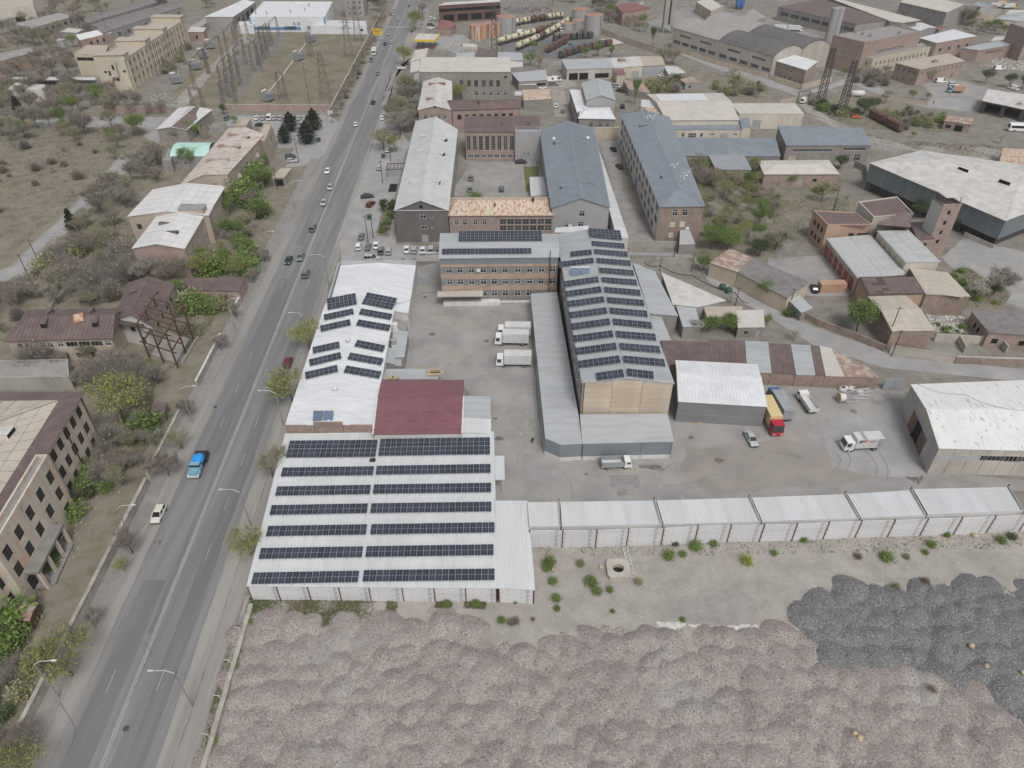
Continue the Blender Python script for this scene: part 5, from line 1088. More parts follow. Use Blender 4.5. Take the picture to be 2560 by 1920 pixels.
mb.build('shelter_post','steel_dark',b.T);mb=MB();mb.prism([b.P(-.1,-.1),b.P(1.1,-.1),b.P(1.1,1.1),b.P(-.1,1.1)],18.2,18.4);mb.build('shelter_roof','roof_aged',b.T)
LB=[('lane_store','panel-walled store with a rusty torn roof at the lane bend','12 1712 612,12 1948 692,12 2066 582,12 1885 508',4.4,'sx',.4,'panel_tan','roof_rust_old',()),
      ('lane_store','long panel-walled store with a grey asbestos roof along the lane','12 1952 694,13 168 917,13 346 796,12 2068 583',4.4,'sx',.4,'panel_tan','roof_asbestos',[('r',.05,1.2,2.2,'o',[.5])]),
      ('tin_lean_to','small tin lean-to against the end of the asbestos-roofed store','13 290 1042,13 380 1004,13 268 910,13 178 944',2.6,'sx',.3,'stone_grey','roof_lightgrey',()),
      ('stone_store','low pink stone store with a mossy grey roof behind the concrete bays','13 1762 1036,13 1906 1226,13 2700 1290,13 2500 1062',3.6,'sy',.4,'stone_pink','roof_asbestos',[('f',1,1,1.6,'o',[.35,.55]),('r',1,1.4,1.4,'o',[.1,.4])]),
      ('open_depot','open-sided depot with a pale roof and dark interior by the bus','03 1852 872,03 2420 990,03 2500 868,03 1902 782',5,'sx',.4,'steel_dark','roof_aged',[('f',.05,6,4.2,'n',[.2,.5,.8])])]
for nm,lab,pts,h,rf,rs,wm,rm,win in LB:bld(nm,lab,'store' if 'store' in nm else 'shed',pts,h,rf,rs,.2,wm,rm,win=win)
# ------------------------------------------------------------------ left of the street
c0=g('20 690 72',12.6);c1=g('20 350 640',12.6);dr=(c1-c0).normalized();cB=c0+dr*46;cD=g('20 -420 85',12.6);cA=cD+(cB-c0)
b=bld('derelict_block','derelict three-storey block with peeling plaster and dark window frames beside the street','building',[cA,cB,c0,cD],12.4,'hip',1.6,.6,'plaster_peel','roof_brown',inset=(.25,.25),
        win=[('r',z,1.7,2.3,'k',[.02+.0655*i for i in range(15)])for z in(1.0,4.9,8.9)]+[('b',z,1.6,2.2,'k',(6,.1,.9))for z in(1,4.9,8.9)])
L=b.lad
for f in(.985,.80,.60,.22,.02):
    mb=MB();p=b.P(1,f);mb.bar((p[0]+.12,p[1],.2),(p[0]+.12,p[1],12.3),.2);mb.build('drain_pipe','steel_rust',b.T)
mb=MB();a,c=b.P(1,.22),b.P(1,.59);mb.prism([(a[0],a[1]),(a[0]+1.5,a[1]),(c[0]+1.5,c[1]),(c[0],c[1])],7.9,8.2);mb.build('portico_roof','concrete',b.T)if False else None
e0,e1=b.world((*b.P(1.0,.16),0)),b.world((*b.P(1.0,.60),0));nv=(b.world((1,0,0))-b.world((0,0,0))).normalized()*1.6
pb=bld('derelict_bay','projecting parapet bay of the derelict block with striped plaster and a porch','building',[e0-nv*.2,e0+nv,e1+nv,e1-nv*.2],12.9,'flat',0,.1,'plaster_peel','roof_tar',
         win=[('r',z,1.8,2.4,'k',[.1,.3,.5,.7,.9])for z in(4.9,8.9)]+[('r',.3,2,3,'k',[.15,.4,.65,.9])],par=.7)
mb=MB();q0,q1=pb.P(1,.12),pb.P(1,.62);mb.prism([(q0[0],q0[1]),(q0[0]+2.2,q0[1]),(q1[0]+2.2,q1[1]),(q1[0],q1[1])],4.1,4.6);mb.build('porch_slab','block_grey',pb.T)
for f in(.14,.3,.46,.6):mb=MB();q=pb.P(1,f);mb.bar((q[0]+1.9,q[1],0),(q[0]+1.9,q[1],4.1),.5);mb.build('porch_pillar','plaster_peel',pb.T)
mb=MB();mb.prism([(q0[0]+.1,q0[1]),(q0[0]+2.8,q0[1]+1),(q1[0]+2.8,q1[1]-1),(q1[0]+.1,q1[1])],0,.5);mb.build('porch_floor','pavement',pb.T)
F4=b.hip
for fi,(nu,nv_)in((1,(15,4)),):
    f=[Vector(p)for p in F4[fi]]
for side in(1,3):
    f=[Vector(p)for p in F4[side]]
    lo0=f[0].lerp(f[3],.27);lo1=f[1].lerp(f[2],.27);hi0,hi1=f[3],f[2]
    n=15;m_=4;nn=(f[1]-f[0]).cross(f[3]-f[0]).normalized()
    if nn.z<0:nn=-nn
    for j in range(m_):
        for i in range(n):
            def pt(u,v):return lo0.lerp(lo1,u).lerp(hi0.lerp(hi1,u),v)
            q=[pt((i+.02)/n,(j+.015)/m_),pt((i+.98)/n,(j+.015)/m_),pt((i+.98)/n,(j+.985)/m_),pt((i+.02)/n,(j+.985)/m_)]
            lf=nn*(.02+rnd.uniform(0,.015));q=[p+lf for p in q];mb=MB();mb.hexa(q+[p+nn*.03 for p in q]);mb.build('roof_sheet','shingle_tan',b.T)
for side in(0,2):
    f=[Vector(p)for p in F4[side]];c=f[2];n=9;nn=(f[1]-f[0]).cross(c-f[0]).normalized();nn=nn if nn.z>0 else-nn
    for j in range(3):
        for i in range(n-2*j-2):
            def pt(u,v):a0=f[0].lerp(c,v);a1=f[1].lerp(c,v);return a0.lerp(a1,u)
            k=n-2*j-2;v0,v1=.27+.22*j,.27+.22*(j+1)-.008
            q=[pt((i+.03)/k,v0),pt((i+.97)/k,v0),pt((i+.97)/k,v1),pt((i+.03)/k,v1)]
            q=[p+nn*.03 for p in q];mb=MB();mb.hexa(q+[p+nn*.03 for p in q]);mb.build('roof_sheet','shingle_tan',b.T)
for a,t in((.72,.72),(.66,.35),(.2,.6)):dormer(b,a,t,(1,0)if a>.5 else(-1,0),w=2.4,hh=1.0,mat='roof_aged')
b=bld('brown_roof_house','peach plaster house under a brown seamed roof with small wedge dormers','house','10 56 1277,10 956 1252,10 1075 1012,10 250 1022',6.3,'hip',2.3,.5,'plaster_tan','roof_brown',inset=(.14,.0),
        win=[('f',3.9,1.1,1.2,'k',[.1,.17]),('f',3.9,1.3,1.3,'w',[.32,.39,.49]),('f',3.9,2.6,1.3,'t',[.6,.72,.84]),('f',3.9,1.3,1.3,'w',[.95]),('f',.8,1.1,1.4,'k',[.1,.2,.32,.4,.5,.62,.75])])
for a in(.34,.84):dormer(b,a,.22,(0,-1),w=1.3,hh=1.2)
for a in(.3,.72):dormer(b,a,.8,(0,1),w=1.3,hh=1.2)
for i in range(1,26):
    pass
f=[Vector(p)for p in b.hip[0]];mb=MB()
for i in range(1,27):
    u=i/27;lo=f[0].lerp(f[1],u);x=(lo-f[0]).length;top=None
    p3,p2=f[3],f[2];ux=(f[1]-f[0]).normalized();s0=(p3-f[0]).dot(ux);s1=(p2-f[0]).dot(ux);xx=(lo-f[0]).dot(ux)
    if xx<s0:k=xx/s0;hi=f[0].lerp(p3,k)
    elif xx>s1:k=((f[1]-f[0]).dot(ux)-xx)/max(.01,(f[1]-f[0]).dot(ux)-s1);hi=f[1].lerp(p2,k)
    else:hi=p3.lerp(p2,(xx-s0)/(s1-s0))
    mb.bar(lo+Vector((0,0,.04)),hi+Vector((0,0,.04)),.06,.09)
o=mb.build('roof_seams','roof_brown',b.T);o['kind']='stuff'
mb=MB();p=Vector((*b.P(.62,.3),0));p.z=hipz(b,p.x,p.y)+.12;sheets(b.T,p,Vector((2.2,.5,.3)),Vector((-.8,2.2,.95)),1,1,'tank_rust',name='loose_rusty_sheet')
b2=bld('brown_roof_wing','cross wing with brown seamed gable roof and a ruined white end wall','house','10 1000 1092,10 1306 1148,10 1492 802,10 1108 792',6.6,'gy',2.0,.4,{'f':'plaster_white','*':'plaster_tan'},'roof_brown',win=[('f',3.6,1.3,1.7,'k',[.4]),('f',.3,1.3,2.2,'k',[.6]),('r',3.6,1.2,1.5,'k',[.2,.4,.6,.8])])
seams(b2,.75,'roof_brown',.06,.07);dormer(b2,.2,.62,(-1,0),w=2,hh=.9);dormer(b2,.8,.66,(1,0),w=2,hh=.9)
mb=MB();mb.box(.1,b2.lab*.8,-1.6,-.05,6.3,6.45);mb.bar((.5,-1.4,6.4),(.2,-.1,4.2),.12);mb.bar((1.6,-1.4,6.4),(1.6,-.1,4.0),.12);mb.build('broken_eave','wood_dark',b2.T)
P=gs('10 1296 1440,10 1538 1522,10 1672 1278,10 1428 1205');T=thing('steel_frame','rusty open steel frame standing beside the ruined white wall','steel frame',P[0]);o=P[0]
def fp(u,v,z):a=P[0].lerp(P[1],u);c=P[3].lerp(P[2],u);q=a.lerp(c,v)-o;return Vector((q.x,q.y,z))
for u in(0,.5,1):
    for v in(0,.5,1):
        if u==.5 and v in(.5,):continue
        mb=MB();mb.bar(fp(u,v,0),fp(u,v,9.6),.32);mb.build('column','steel_rust',T)
for z in(4.6,9.4):
    for v in(0,.33,.66,1):mb=MB();mb.bar(fp(-.15,v,z),fp(1.15,v,z),.26);mb.build('beam','steel_rust',T)
    for u in(0,1)+((.5,)if z<9 else()):mb=MB();mb.bar(fp(u,-.05,z+.26),fp(u,1.05,z+.26),.26);mb.build('beam','steel_rust',T)
mb=MB();q=[fp(.02,.1,0),fp(.9,.1,0),fp(.9,.95,0),fp(.02,.95,0)];mb.prism([(p.x,p.y)for p in q],0,.5);mb.build('floor_slab','concrete',T)
GL=[
 ('flat_annex','long low brown flat roof running from the hedge to the street wall','annex','10 1640 848,10 2062 862,10 2120 740,10 1582 752',3.4,'flat',0,'stone_pink','roof_brown',[('f',1,1.2,1.2,'o',[.7])],.1),
 ('concrete_shed','flat concrete-roofed shed with pale patches in front of the brown roof house','shed','10 -300 1618,10 602 1606,10 590 1456,10 -300 1472',3.2,'flat',0,'concrete','roof_tar',(),.2),
 ('white_roof_house','two-storey pink house with a white sheet roof and bare end wall','house','10 1146 488,10 1590 491,10 1762 205,10 1376 188',8.4,'gy',1.4,{'f':'stone_pink','*':'plaster_tan'},'sheet_white',[('r',4.8,1.4,1.7,'w',[.12,.35,.6,.85]),('r',1.2,1.4,1.7,'w',[.12,.35,.6,.85])],.25),
 ('white_roof_house','broad white and rust patched roof block behind the pink house','house','10 1106 213,10 1800 203,00 1925 1612,00 1322 1642',8.8,'gy',1.5,'plaster_tan','sheet_white',[('r',4.8,1.4,1.8,'w',[.2,.5,.8]),('f',4.8,1.4,1.6,'k',[.1])],.25),
 ('stair_hut','small grey roofed stair hut on top of the white patched roof','hut','10 1540 155,10 1752 152,10 1778 110,10 1568 108',10.6,'flat',0,'plaster_tan','roof_tar',(),.15),
 ('rust_roof_block','long apartment range with a rust-flaked pale roof and street balconies','apartment block','00 1562 1598,00 1962 1505,01 62 1165,00 1982 1110',9,'gy',1.4,'plaster_tan','roof_rust_light',[('r',5.4,1.4,1.8,'w',(7,.08,.92)),('r',1.6,1.4,1.8,'w',(7,.08,.92)),('f',5.4,1.2,1.6,'w',[.3,.7])],.35),
 ('stair_block','tan stair block with a parapet at the near end of the rust-flaked roof','annex','00 1760 1520,00 1965 1490,00 1958 1470,00 1772 1478',8.2,'flat',0,'plaster_tan','roof_tar',(),.1),
 ('stair_block','tan rooftop block at the parking end of the rust-flaked roof','annex','00 2035 1092,00 2130 1088,00 2170 1032,00 2080 1030',9.6,'flat',0,'plaster_tan','roof_tan',(),.1),
 ('balcony_block','tan balcony block facing the small parking lot and pines','annex','01 5 1200,01 75 1230,01 135 1085,01 75 1060',8.6,'flat',0,'plaster_tan','roof_tan',[('r',4.5,3,1.6,'t',[.3,.7])],.1),
 ('white_roof_cottage','small house with a curling white roof and a brown lower slope','house','00 1356 1118,00 1610 1122,00 1826 950,00 1548 936',4.8,'gy',1.0,'stone_grey','sheet_white',[('f',2,1.2,1.3,'w',[.5]),('r',.3,1.6,2.4,'o',[.35,.5])],.3),
 ('green_vault','pale green arched plastic roof over a grey house by the poplar bush','house','00 1472 1350,00 1800 1350,00 1848 1236,00 1562 1236',4.4,'ax',1.6,'plaster_grey','roof_green',[('f',1.2,1.3,1.5,'w',[.1,.35])],.15),
 ('grey_house','flat grey house roof in front of the green arched roof','house','00 1398 1392,00 1480 1395,00 1500 1290,00 1440 1285',4,'flat',0,'plaster_grey','roof_tar',(),.1),
 ('yellow_lower_wing','flat-roofed yellow wing on pillars behind the substation block','building','00 640 468,00 908 472,00 936 400,00 748 394',10,'flat',0,'plaster_yellow','roof_tan',[('f',7,5,1.6,'o',[.2,.5,.8])],.2),
 ('white_flat_house','white flat-roofed house behind the dark thicket','house','00 76 772,00 385 782,00 402 738,00 132 722',5,'flat',0,'plaster_white','roof_aged',[('f',1.5,1.2,1.4,'w',[.3,.7])],.2),
 ('strip_canopy','very long thin white canopy roof behind the white flat house','canopy','00 88 694,00 822 692,00 822 672,00 122 670',4.4,'flat',0,'steel_dark','roof_white',[('f',.3,5,3.4,'o',(7,.08,.92))],.2),
 ('far_shed','long grey-roofed shed with dark windows among bare far trees','shed','px 68 74,px 187 41,px 148 36,px 40 64',5.5,'sx',.8,'plaster_grey','roof_arch',[('f',2.4,2.2,1.8,'k',(7,.1,.9))],.2),
 ('far_shed','orange plastered house with a worn brown roof at the thicket edge','house','px -40 166,px 90 129,px 62 120,px -60 146',6,'gx',1.0,'plaster_orange','roof_tar',[('f',3.6,1.6,1.5,'k',[.4,.55,.7,.82]),('f',.6,3,1.8,'o',[.3,.5])],.3),
 ('far_shed','low shed with two bright cream roof slabs','shed','px 147 81,px 193 84,px 213 74,px 170 70',4,'flat',0,'plaster_grey','roof_cream',(),.1),
 ('far_shed','pink walled shed with a patchy white tin roof','shed','px 200 101,px 279 82,px 258 75,px 190 90',5,'sx',.5,'plaster_pink','roof_peeling',[('f',1.4,1.4,2,'k',[.3,.5,.7])],.1),
 ('far_shed','long dark-roofed works behind the yellow substation block','works','00 890 285,00 1570 62,00 1500 12,00 790 218',6,'gx',1.2,'plaster_grey','roof_asbestos',[('f',1.8,3,2.2,'t',(9,.06,.94))],.2),
 ('far_shed','second long dark roof with a pale ridge behind the works','works','00 760 200,00 1380 18,00 1330 -20,00 700 165',6,'gx',1.2,'plaster_grey','roof_asbestos',(),.2),
 ('far_shed','dark low roof at the very edge of the bare wood','shed','px -50 62,px 38 44,px 30 36,px -60 48',4.5,'gx',.6,'plaster_grey','roof_tar',[('f',1.4,2,1.4,'k',[.5,.75])],.2),
 ('far_shed','beige block with a shadowed gallery beyond the bare wood','building','px -30 30,px 84 14,px 80 -4,px -40 6',9,'flat',0,'plaster_cream','roof_tan',[('f',1.2,9,3,'o',[.55,.85])],.1),
 ('white_canopy','open white-roofed canopy hall behind the substation','hall','00 1776 152,00 2012 147,00 2204 20,00 2110 4',6.5,'sy',-.4,{'f':'plaster_grey','r':'plaster_grey','*':'plaster_grey'},'roof_bright',[('r',.05,6,4.6,'o',[.2,.4,.6,.8])],.3),
 ('tin_store','long dull tin roof in front of the white canopy hall','shed','00 1622 252,00 1700 252,00 1856 157,00 1780 157',4,'sy',-.3,'plaster_grey','roof_arch',(),.1),
 ('gate_hut','pink hut with a cream slab roof beside the substation transformers','hut','00 1622 277,00 1756 277,00 1776 241,00 1652 237',5,'flat',0,'plaster_pink','roof_aged',[('f',1.2,1.2,2,'o',[.5])],.3),
 ('wholesale_hall','large white wholesale hall with blue corner trim behind the substation wall','hall','01 -60 152,01 594 152,01 664 20,01 66 18',8,'flat',0,'clad_white','roof_bright',(),.1),
 ('hall_canopy','low white flat store roof joined to the wholesale hall','store','01 470 228,01 958 230,01 952 188,01 620 182',4.2,'flat',0,'clad_white','roof_white',[('f',1.6,1.6,1.4,'o',[.9])],.1),
 ('blue_side_store','white and blue container-like store near the wholesale hall','store','00 2050 222,00 2190 222,00 2195 190,00 2060 192',4.5,'flat',0,{'*':'clad_white','r':'clad_blue'},'roof_white',(),.1),
 ('guard_booth','small white guard booth at the substation wall corner','booth','01 618 968,01 660 968,01 662 950,01 620 950',2.8,'flat',0,'plaster_white','roof_aged',[('f',1.2,.8,.9,'w',[.5])],.2),
 ('bus_shelter','concrete bus shelter with a sandy flat roof at the street edge','shelter','01 145 1540,01 240 1536,01 300 1458,01 215 1462',3,'flat',0,'concrete','roof_tan',[('f',.05,3,2.4,'o',[.5])],.3),
]
for nm,lab,cat,pts,h,rf,rs,wm,rm,win,ov in GL:
    b=bld(nm,lab,cat,pts,h,rf,rs,ov,wm,rm,win=win,par=0 if nm in('stair_hut','hut','strip_canopy','bus_shelter','gate_hut','flat_annex')else .4);BY[lab]=b
b=BY['two-storey pink house with a white sheet roof and bare end wall'];roof_sheets(b,7,4,'sheet_white',tilt=.006)
dormer(b,.25,.6,(-1,0),w=1.3,hh=.7,mat='roof_brown');dormer(b,.75,.35,(1,0),w=1.3,hh=.7,mat='roof_brown')
b=BY['broad white and rust patched roof block behind the pink house'];roof_sheets(b,5,5,'sheet_white',tilt=.006)
b=BY['small house with a curling white roof and a brown lower slope'];roof_sheets(b,5,3,'sheet_white','l',tilt=.02);roof_sheets(b,5,1,'sheet_brown','r',tilt=.01)
b=BY['long apartment range with a rust-flaked pale roof and street balconies'];vdorm(b,[(.22,.3,'l'),(.22,.58,'l'),(.22,.82,'l'),(.78,.3,'r'),(.78,.58,'r'),(.78,.82,'r')],w=1.8,hh=.9,mat='roof_rust_old');seams(b,1.2,'roof_rust_light',.05,.05)
for t in(.2,.45,.7):
    for z in(4.6,1.0):mb=MB();p=b.P(1,t);mb.prism([(p[0],p[1]),(p[0]+1.4,p[1]),(p[0]+1.4,p[1]+4),(p[0],p[1]+4)],z,z+.9);mb.build('balcony','plaster_cream',b.T)
b=BY['large white wholesale hall with blue corner trim behind the substation wall']
for x in(0,b.lab-.8):mb=MB();mb.box(x,x+.8,-.1,-.01,0,8.3);mb.build('corner_trim','clad_blue',b.T)
mb=MB();mb.box(b.lab*.02,b.lab*.66,-.12,-.01,1.2,2.8);mb.build('blue_band','clad_blue',b.T)
for x in(.1,.45,.75):mb=MB();mb.box(b.lab*x,b.lab*x+7,-1.5,-.13,3.2,3.5);mb.build('door_awning','steel_grey',b.T)
for x in(.57,.63):mb=MB();mb.box(b.lab*x,b.lab*x+1.2,-.6,-.02,4.6,5.6);mb.build('air_conditioner','frame_grey',b.T)
for x,y in((.05,.2),(.2,.2),(.5,.3),(.68,.4),(.7,.7)):mb=MB();p=b.P(x,y);mb.cyl((*p,8),(*p,10),.35,8);mb.build('roof_vent','steel_grey',b.T)
q0,q1=g('01 778 152'),g('01 942 148');n_=Vector((0,1,0))*14
bld('apartment_tower','tall grey apartment slab beside the wholesale hall','apartment block',[q0,q1,q1+n_,q0+n_],24,'flat',0,.1,'plaster_grey','roof_tar',win=[('f',z,1.5,1.5,'w',[.2,.5,.8])for z in(2,5,8,11,14,17,20)])
b=bld('substation_block','long four-storey yellow substation block with raised stair towers and stained end wall','building','00 818 532,00 1072 524,00 1592 170,00 1350 168',13.4,'flat',0,.1,{'f':'plaster_yellow','*':'plaster_yellow'},'roof_tan',
        win=[('r',z,1.3,2.0,'k',[.03+.0315*i for i in range(30)if i%8 not in(0,)])for z in(10.2,6.4,2.6)]+[('f',8.2,1.2,1.0,'o',[.25,.9]),('f',4.6,1.2,1.0,'o',[.6]),('f',9.5,1.0,2.2,'k',[.55]),('f',7.0,1.0,2.2,'k',[.38])],par=.5)
for t0,t1 in((.0,.075),(.31,.40),(.6,.68),(.92,1.0)):
    mb=MB();mb.prism([b.P(-.02,t0+.004),b.P(1.02,t0+.004),b.P(1.02,t1-.004),b.P(-.02,t1-.004)],13.42,15.8);mb.build('stair_head','plaster_yellow',b.T)
    mb=MB();mb.prism([b.P(-.04,t0),b.P(1.04,t0),b.P(1.04,t1),b.P(-.04,t1)],15.8,16.0);mb.build('stair_head_roof','roof_tan',b.T)
mb=MB();mb.bar((b.lab*.3,-.8,0),(b.lab*.46,-.8,6.6),1.0,.2);mb.bar((b.lab*.46,-.8,6.6),(b.lab*.66,-.8,6.7),1.0,.2);mb.bar((b.lab*.66,-.6,6.7),(b.lab*.7,-.6,13),.3,.5);mb.build('fire_escape','concrete',b.T)
for i in range(17):mb=MB();p=b.P(1,.03+i*.06);mb.prism([(p[0],p[1]),(p[0]+.35,p[1]),(p[0]+.35,p[1]+.7),(p[0],p[1]+.7)],0,13);mb.build('pilaster','plaster_yellow',b.T)
# ------------------------------------------------------------------ vegetation
def tri_mesh(name,segs,wdt,mat):
    """thin twig triangles from (p,q) segments"""
    r=np.random.default_rng(len(segs));P=np.array([s[0]for s in segs],np.float32);Q=np.array([s[1]for s in segs],np.float32)
    s_=np.cross(Q-P,r.normal(size=P.shape));s_/=np.linalg.norm(s_,axis=1,keepdims=True)+1e-9;s_*=wdt
    V=np.empty((len(P)*3,3),np.float32);V[0::3]=P-s_;V[1::3]=P+s_;V[2::3]=Q
    return V,np.arange(len(V)).reshape(-1,3)
def leaf_quads(C,size,r,flat=.6):
    n=len(C);a=r.normal(size=(n,3));a/=np.linalg.norm(a,axis=1,keepdims=True);b=np.cross(a,r.normal(size=(n,3)));b/=np.linalg.norm(b,axis=1,keepdims=True)+1e-9
    s=size*r.uniform(.6,1.3,(n,1));a=a*s;b=b*s*flat
    V=np.empty((n*3,3),np.float32);V[0::3]=C-a*.5-b*.5;V[1::3]=C+a*.7;V[2::3]=C-a*.4+b*.6
    return V,np.arange(n*3).reshape(-1,3)
def grow(h,seed,spread=.55,trunk=.27,up=.35,nb=(4,3,3),rad=None,lean=0.):
    rr=random.Random(seed);trunk_mb=MB();tips=[]
    rad=rad or h*.018
    def br(p,d,L,r,lv):
        q=p;n=3 if lv==0 else 2;rc=r
        for i in range(n):
            d=(d+Vector((rr.uniform(-1,1),rr.uniform(-1,1),rr.uniform(-.4,.6)*up))*(.10 if lv==0 else .22)).normalized();q2_=q+d*L/n;r2=rc*(.86 if lv==0 else .72)
            trunk_mb.cyl(q,q2_,rc,6 if lv<2 else 4,r2,cap=False);q,rc=q2_,r2
            if lv>0:tips.append((q.copy(),d.copy(),lv))
        if lv<len(nb):
            k=nb[lv]
            for i in range(k):
                a=2*math.pi*(i+rr.random()*.8)/k;o=Vector((math.cos(a),math.sin(a),0));nd=(d*(1-spread)+o*spread+Vector((0,0,up*.5))).normalized()
                br(q-d*L*rr.uniform(0,.22),nd,L*rr.uniform(.62,.85)*(1.05 if lv==0 else 1),rc*.7,lv+1)
        else:tips.append((q,d,9))
    br(Vector((0,0,-.1)),Vector((lean,0,1)).normalized(),h*trunk,rad,0)
    return trunk_mb,tips
TREE={};RAW={};REQ=[]
def proto(name,h,seed,leaf=None,nleaf=0,lsize=.25,twigs=900,twlen=.9,twmat='twig_grey',bark='bark',droop=0.,cl=.75,**k):
    tr,tips=grow(h,seed,**k);r=np.random.default_rng(seed)
    T9=np.array([tuple(t[0])for t in tips],np.float32);Dd=np.array([tuple(t[1])for t in tips],np.float32);w=np.array([1.6 if t[2]==9 else .7 for t in tips]);w/=w.sum()
    w=w/(.4+T9[:,2]/h);w/=w.sum();idx=r.choice(len(tips),twigs,p=w);d=Dd[idx]*.8+r.normal(size=(twigs,3))*.75;d[:,2]+=.25-droop;d/=np.linalg.norm(d,axis=1,keepdims=True)
    P0=T9[idx]+r.normal(size=(twigs,3))*.12;Q0=P0+d*(twlen*r.uniform(.5,1.3,(twigs,1)))
    V,Fc=tri_mesh('t',list(zip(P0,Q0)),.022 if leaf else .03,twmat);mi=np.zeros(len(Fc),int);mats=[twmat]
    if leaf:
        j=r.choice(twigs,nleaf);t=r.uniform(0,1.1,(nleaf,1));C=P0[j]+(Q0[j]-P0[j])*t+r.normal(size=(nleaf,3))*cl*.3
        C[:,2]-=droop*r.uniform(0,1,nleaf)*.8
        V2,F2=leaf_quads(C,lsize,r);Fc=np.concatenate([Fc,F2+len(V)]);V=np.concatenate([V,V2]);mi=np.concatenate([mi,np.ones(len(F2),int)]);mats.append(leaf)
    kz=h/V[:,2].max();V=V*kz;V[:,:2]*=.9;tr.v=[(x*kz*.9,y*kz*.9,z*kz)for x,y,z in tr.v]
    TREE[name]=(tr.mesh('trunk',bark,True),npmesh('crown',V,Fc,mats,mi),h);RAW[name]=(V,Fc,mi,mats,tr,bark)
for i in range(4):proto('bare%d'%i,8,11+i,None,twigs=2100,twlen=1.15,twmat=('twig_grey','twig_brown')[i%2],nb=(4,3,3),spread=.5+.06*i)
for i in range(3):proto('bud%d'%i,8,31+i,'leaf_olive',2200,.17,1700,1.0,('twig_grey','twig_brown')[i%2],nb=(4,3,3),spread=.52,cl=.9)
for i in range(3):proto('lime%d'%i,8,51+i,'leaf_lime',3000,.16,1300,1.0,'bark_pale',nb=(4,3,3),spread=.56,droop=.35,cl=.8)
for i in range(3):proto('spring%d'%i,8,71+i,'leaf_spring',5200,.2,900,.9,'bark_pale',nb=(4,4,3),spread=.5,cl=1.0)
for i in range(2):proto('deep%d'%i,8,91+i,'leaf_deep',5200,.25,700,.9,'bark',nb=(4,4,3),spread=.5,cl=1.0)
proto('blossom0',6,101,'blossom',2600,.16,900,.8,'bark_pale',nb=(4,3,3),spread=.55)
proto('poplar0',11,111,'leaf_spring',4500,.22,900,.9,'bark_pale',nb=(5,4,3),spread=.14,trunk=.3,up=.9)
proto('poplar1',11,112,'leaf_olive',1500,.2,2200,1.0,'twig_grey',nb=(5,4,3),spread=.14,trunk=.3,up=.9)
def conifer(name,h,seed,w,mat='needle_dark'):
    r=np.random.default_rng(seed);n=5200;t=r.uniform(0,1,n)**.75;z=h*(.08+.92*t);rad=w*np.minimum(1.25*(1-t)**.6,.35+3*t)*(.75+.35*np.sin(z*5+seed));a=r.uniform(0,2*np.pi,n);q=np.sqrt(r.uniform(.1,1,n))
    C=np.stack([np.cos(a)*rad*q,np.sin(a)*rad*q,z-.25*q],1);V,Fc=leaf_quads(C,.42,r,.5)
    mb=MB();mb.cyl((0,0,-.1),(0,0,h*.95),h*.02,6,.03);TREE[name]=(mb.mesh('trunk','bark',True),npmesh('crown',V,Fc,[mat]),h)
conifer('pine0',8,5,3.0);conifer('pine1',8,6,2.7);conifer('cypress0',7,8,1.4)
def bush(name,seed,leaf,n=1300,size=.16,tw='twig_brown',w=1.0,h=1.1,nt=350):
    r=np.random.default_rng(seed);a=r.uniform(0,2*np.pi,nt);e=r.uniform(.25,1.4,nt);L=r.uniform(.5,1.2,nt);Q=np.stack([np.cos(a)*np.cos(e)*w*L,np.sin(a)*np.cos(e)*w*L,np.sin(e)*h*L],1);P=r.normal(size=(nt,3))*.12;P[:,2]=0
    V,Fc=tri_mesh('t',list(zip(P,Q)),.02,tw);mi=np.zeros(len(Fc),int)
    j=r.choice(nt,n);C=P[j]+(Q[j]-P[j])*(r.uniform(.25,1.05,(n,1)))+r.normal(size=(n,3))*.13;C[:,2]=np.abs(C[:,2])
    V2,F2=leaf_quads(C,size,r);TREE[name]=(None,npmesh('foliage',np.concatenate([V,V2]),np.concatenate([Fc,F2+len(V)]),[tw,leaf],np.concatenate([mi,np.ones(len(F2),int)])),h)
bush('bush_spring',1,'leaf_spring');bush('bush_olive',2,'leaf_olive',900);bush('bush_deep',3,'leaf_deep',1500);bush('bush_dry',4,'dry_blade',500,.14,nt=900);bush('bush_lime',5,'leaf_lime',1000)
bush('weed',6,'leaf_spring',420,.13,'grass_blade',.6,.6,200);bush('bush_bare',7,'twig_brown',200,.1,'twig_grey',1.0,1.3,1600)
NT=[0]
def tree(*a):REQ.append(a)
def plant(kind,p,h,label,group=None,name=None,sx=1.):
    """kind: prototype family; p: world ground point"""
    keys=[k for k in TREE if k.rstrip('0123456789')==kind or k==kind];k=keys[NT[0]*7%len(keys)];NT[0]+=1
    tr,cr,h0=TREE[k];s=h/h0;rz=(NT[0]*2.399)%6.283
    if tr is None:
        o=use(name or 'shrub',cr,None,p,(0,0,rz),(s*1.1*sx,s*1.1*sx,s));return tag(o,label,'bush' if kind!='weed' else 'weed',group)
    T=thing(name or{'pine':'conifer_tree','cypress':'conifer_tree','poplar':'poplar_tree'}.get(kind,'tree'),label,'tree',p,rz,group);T.scale=(s*sx,s*sx,s)
    use('trunk',tr,T);use('crown',cr,T);return T
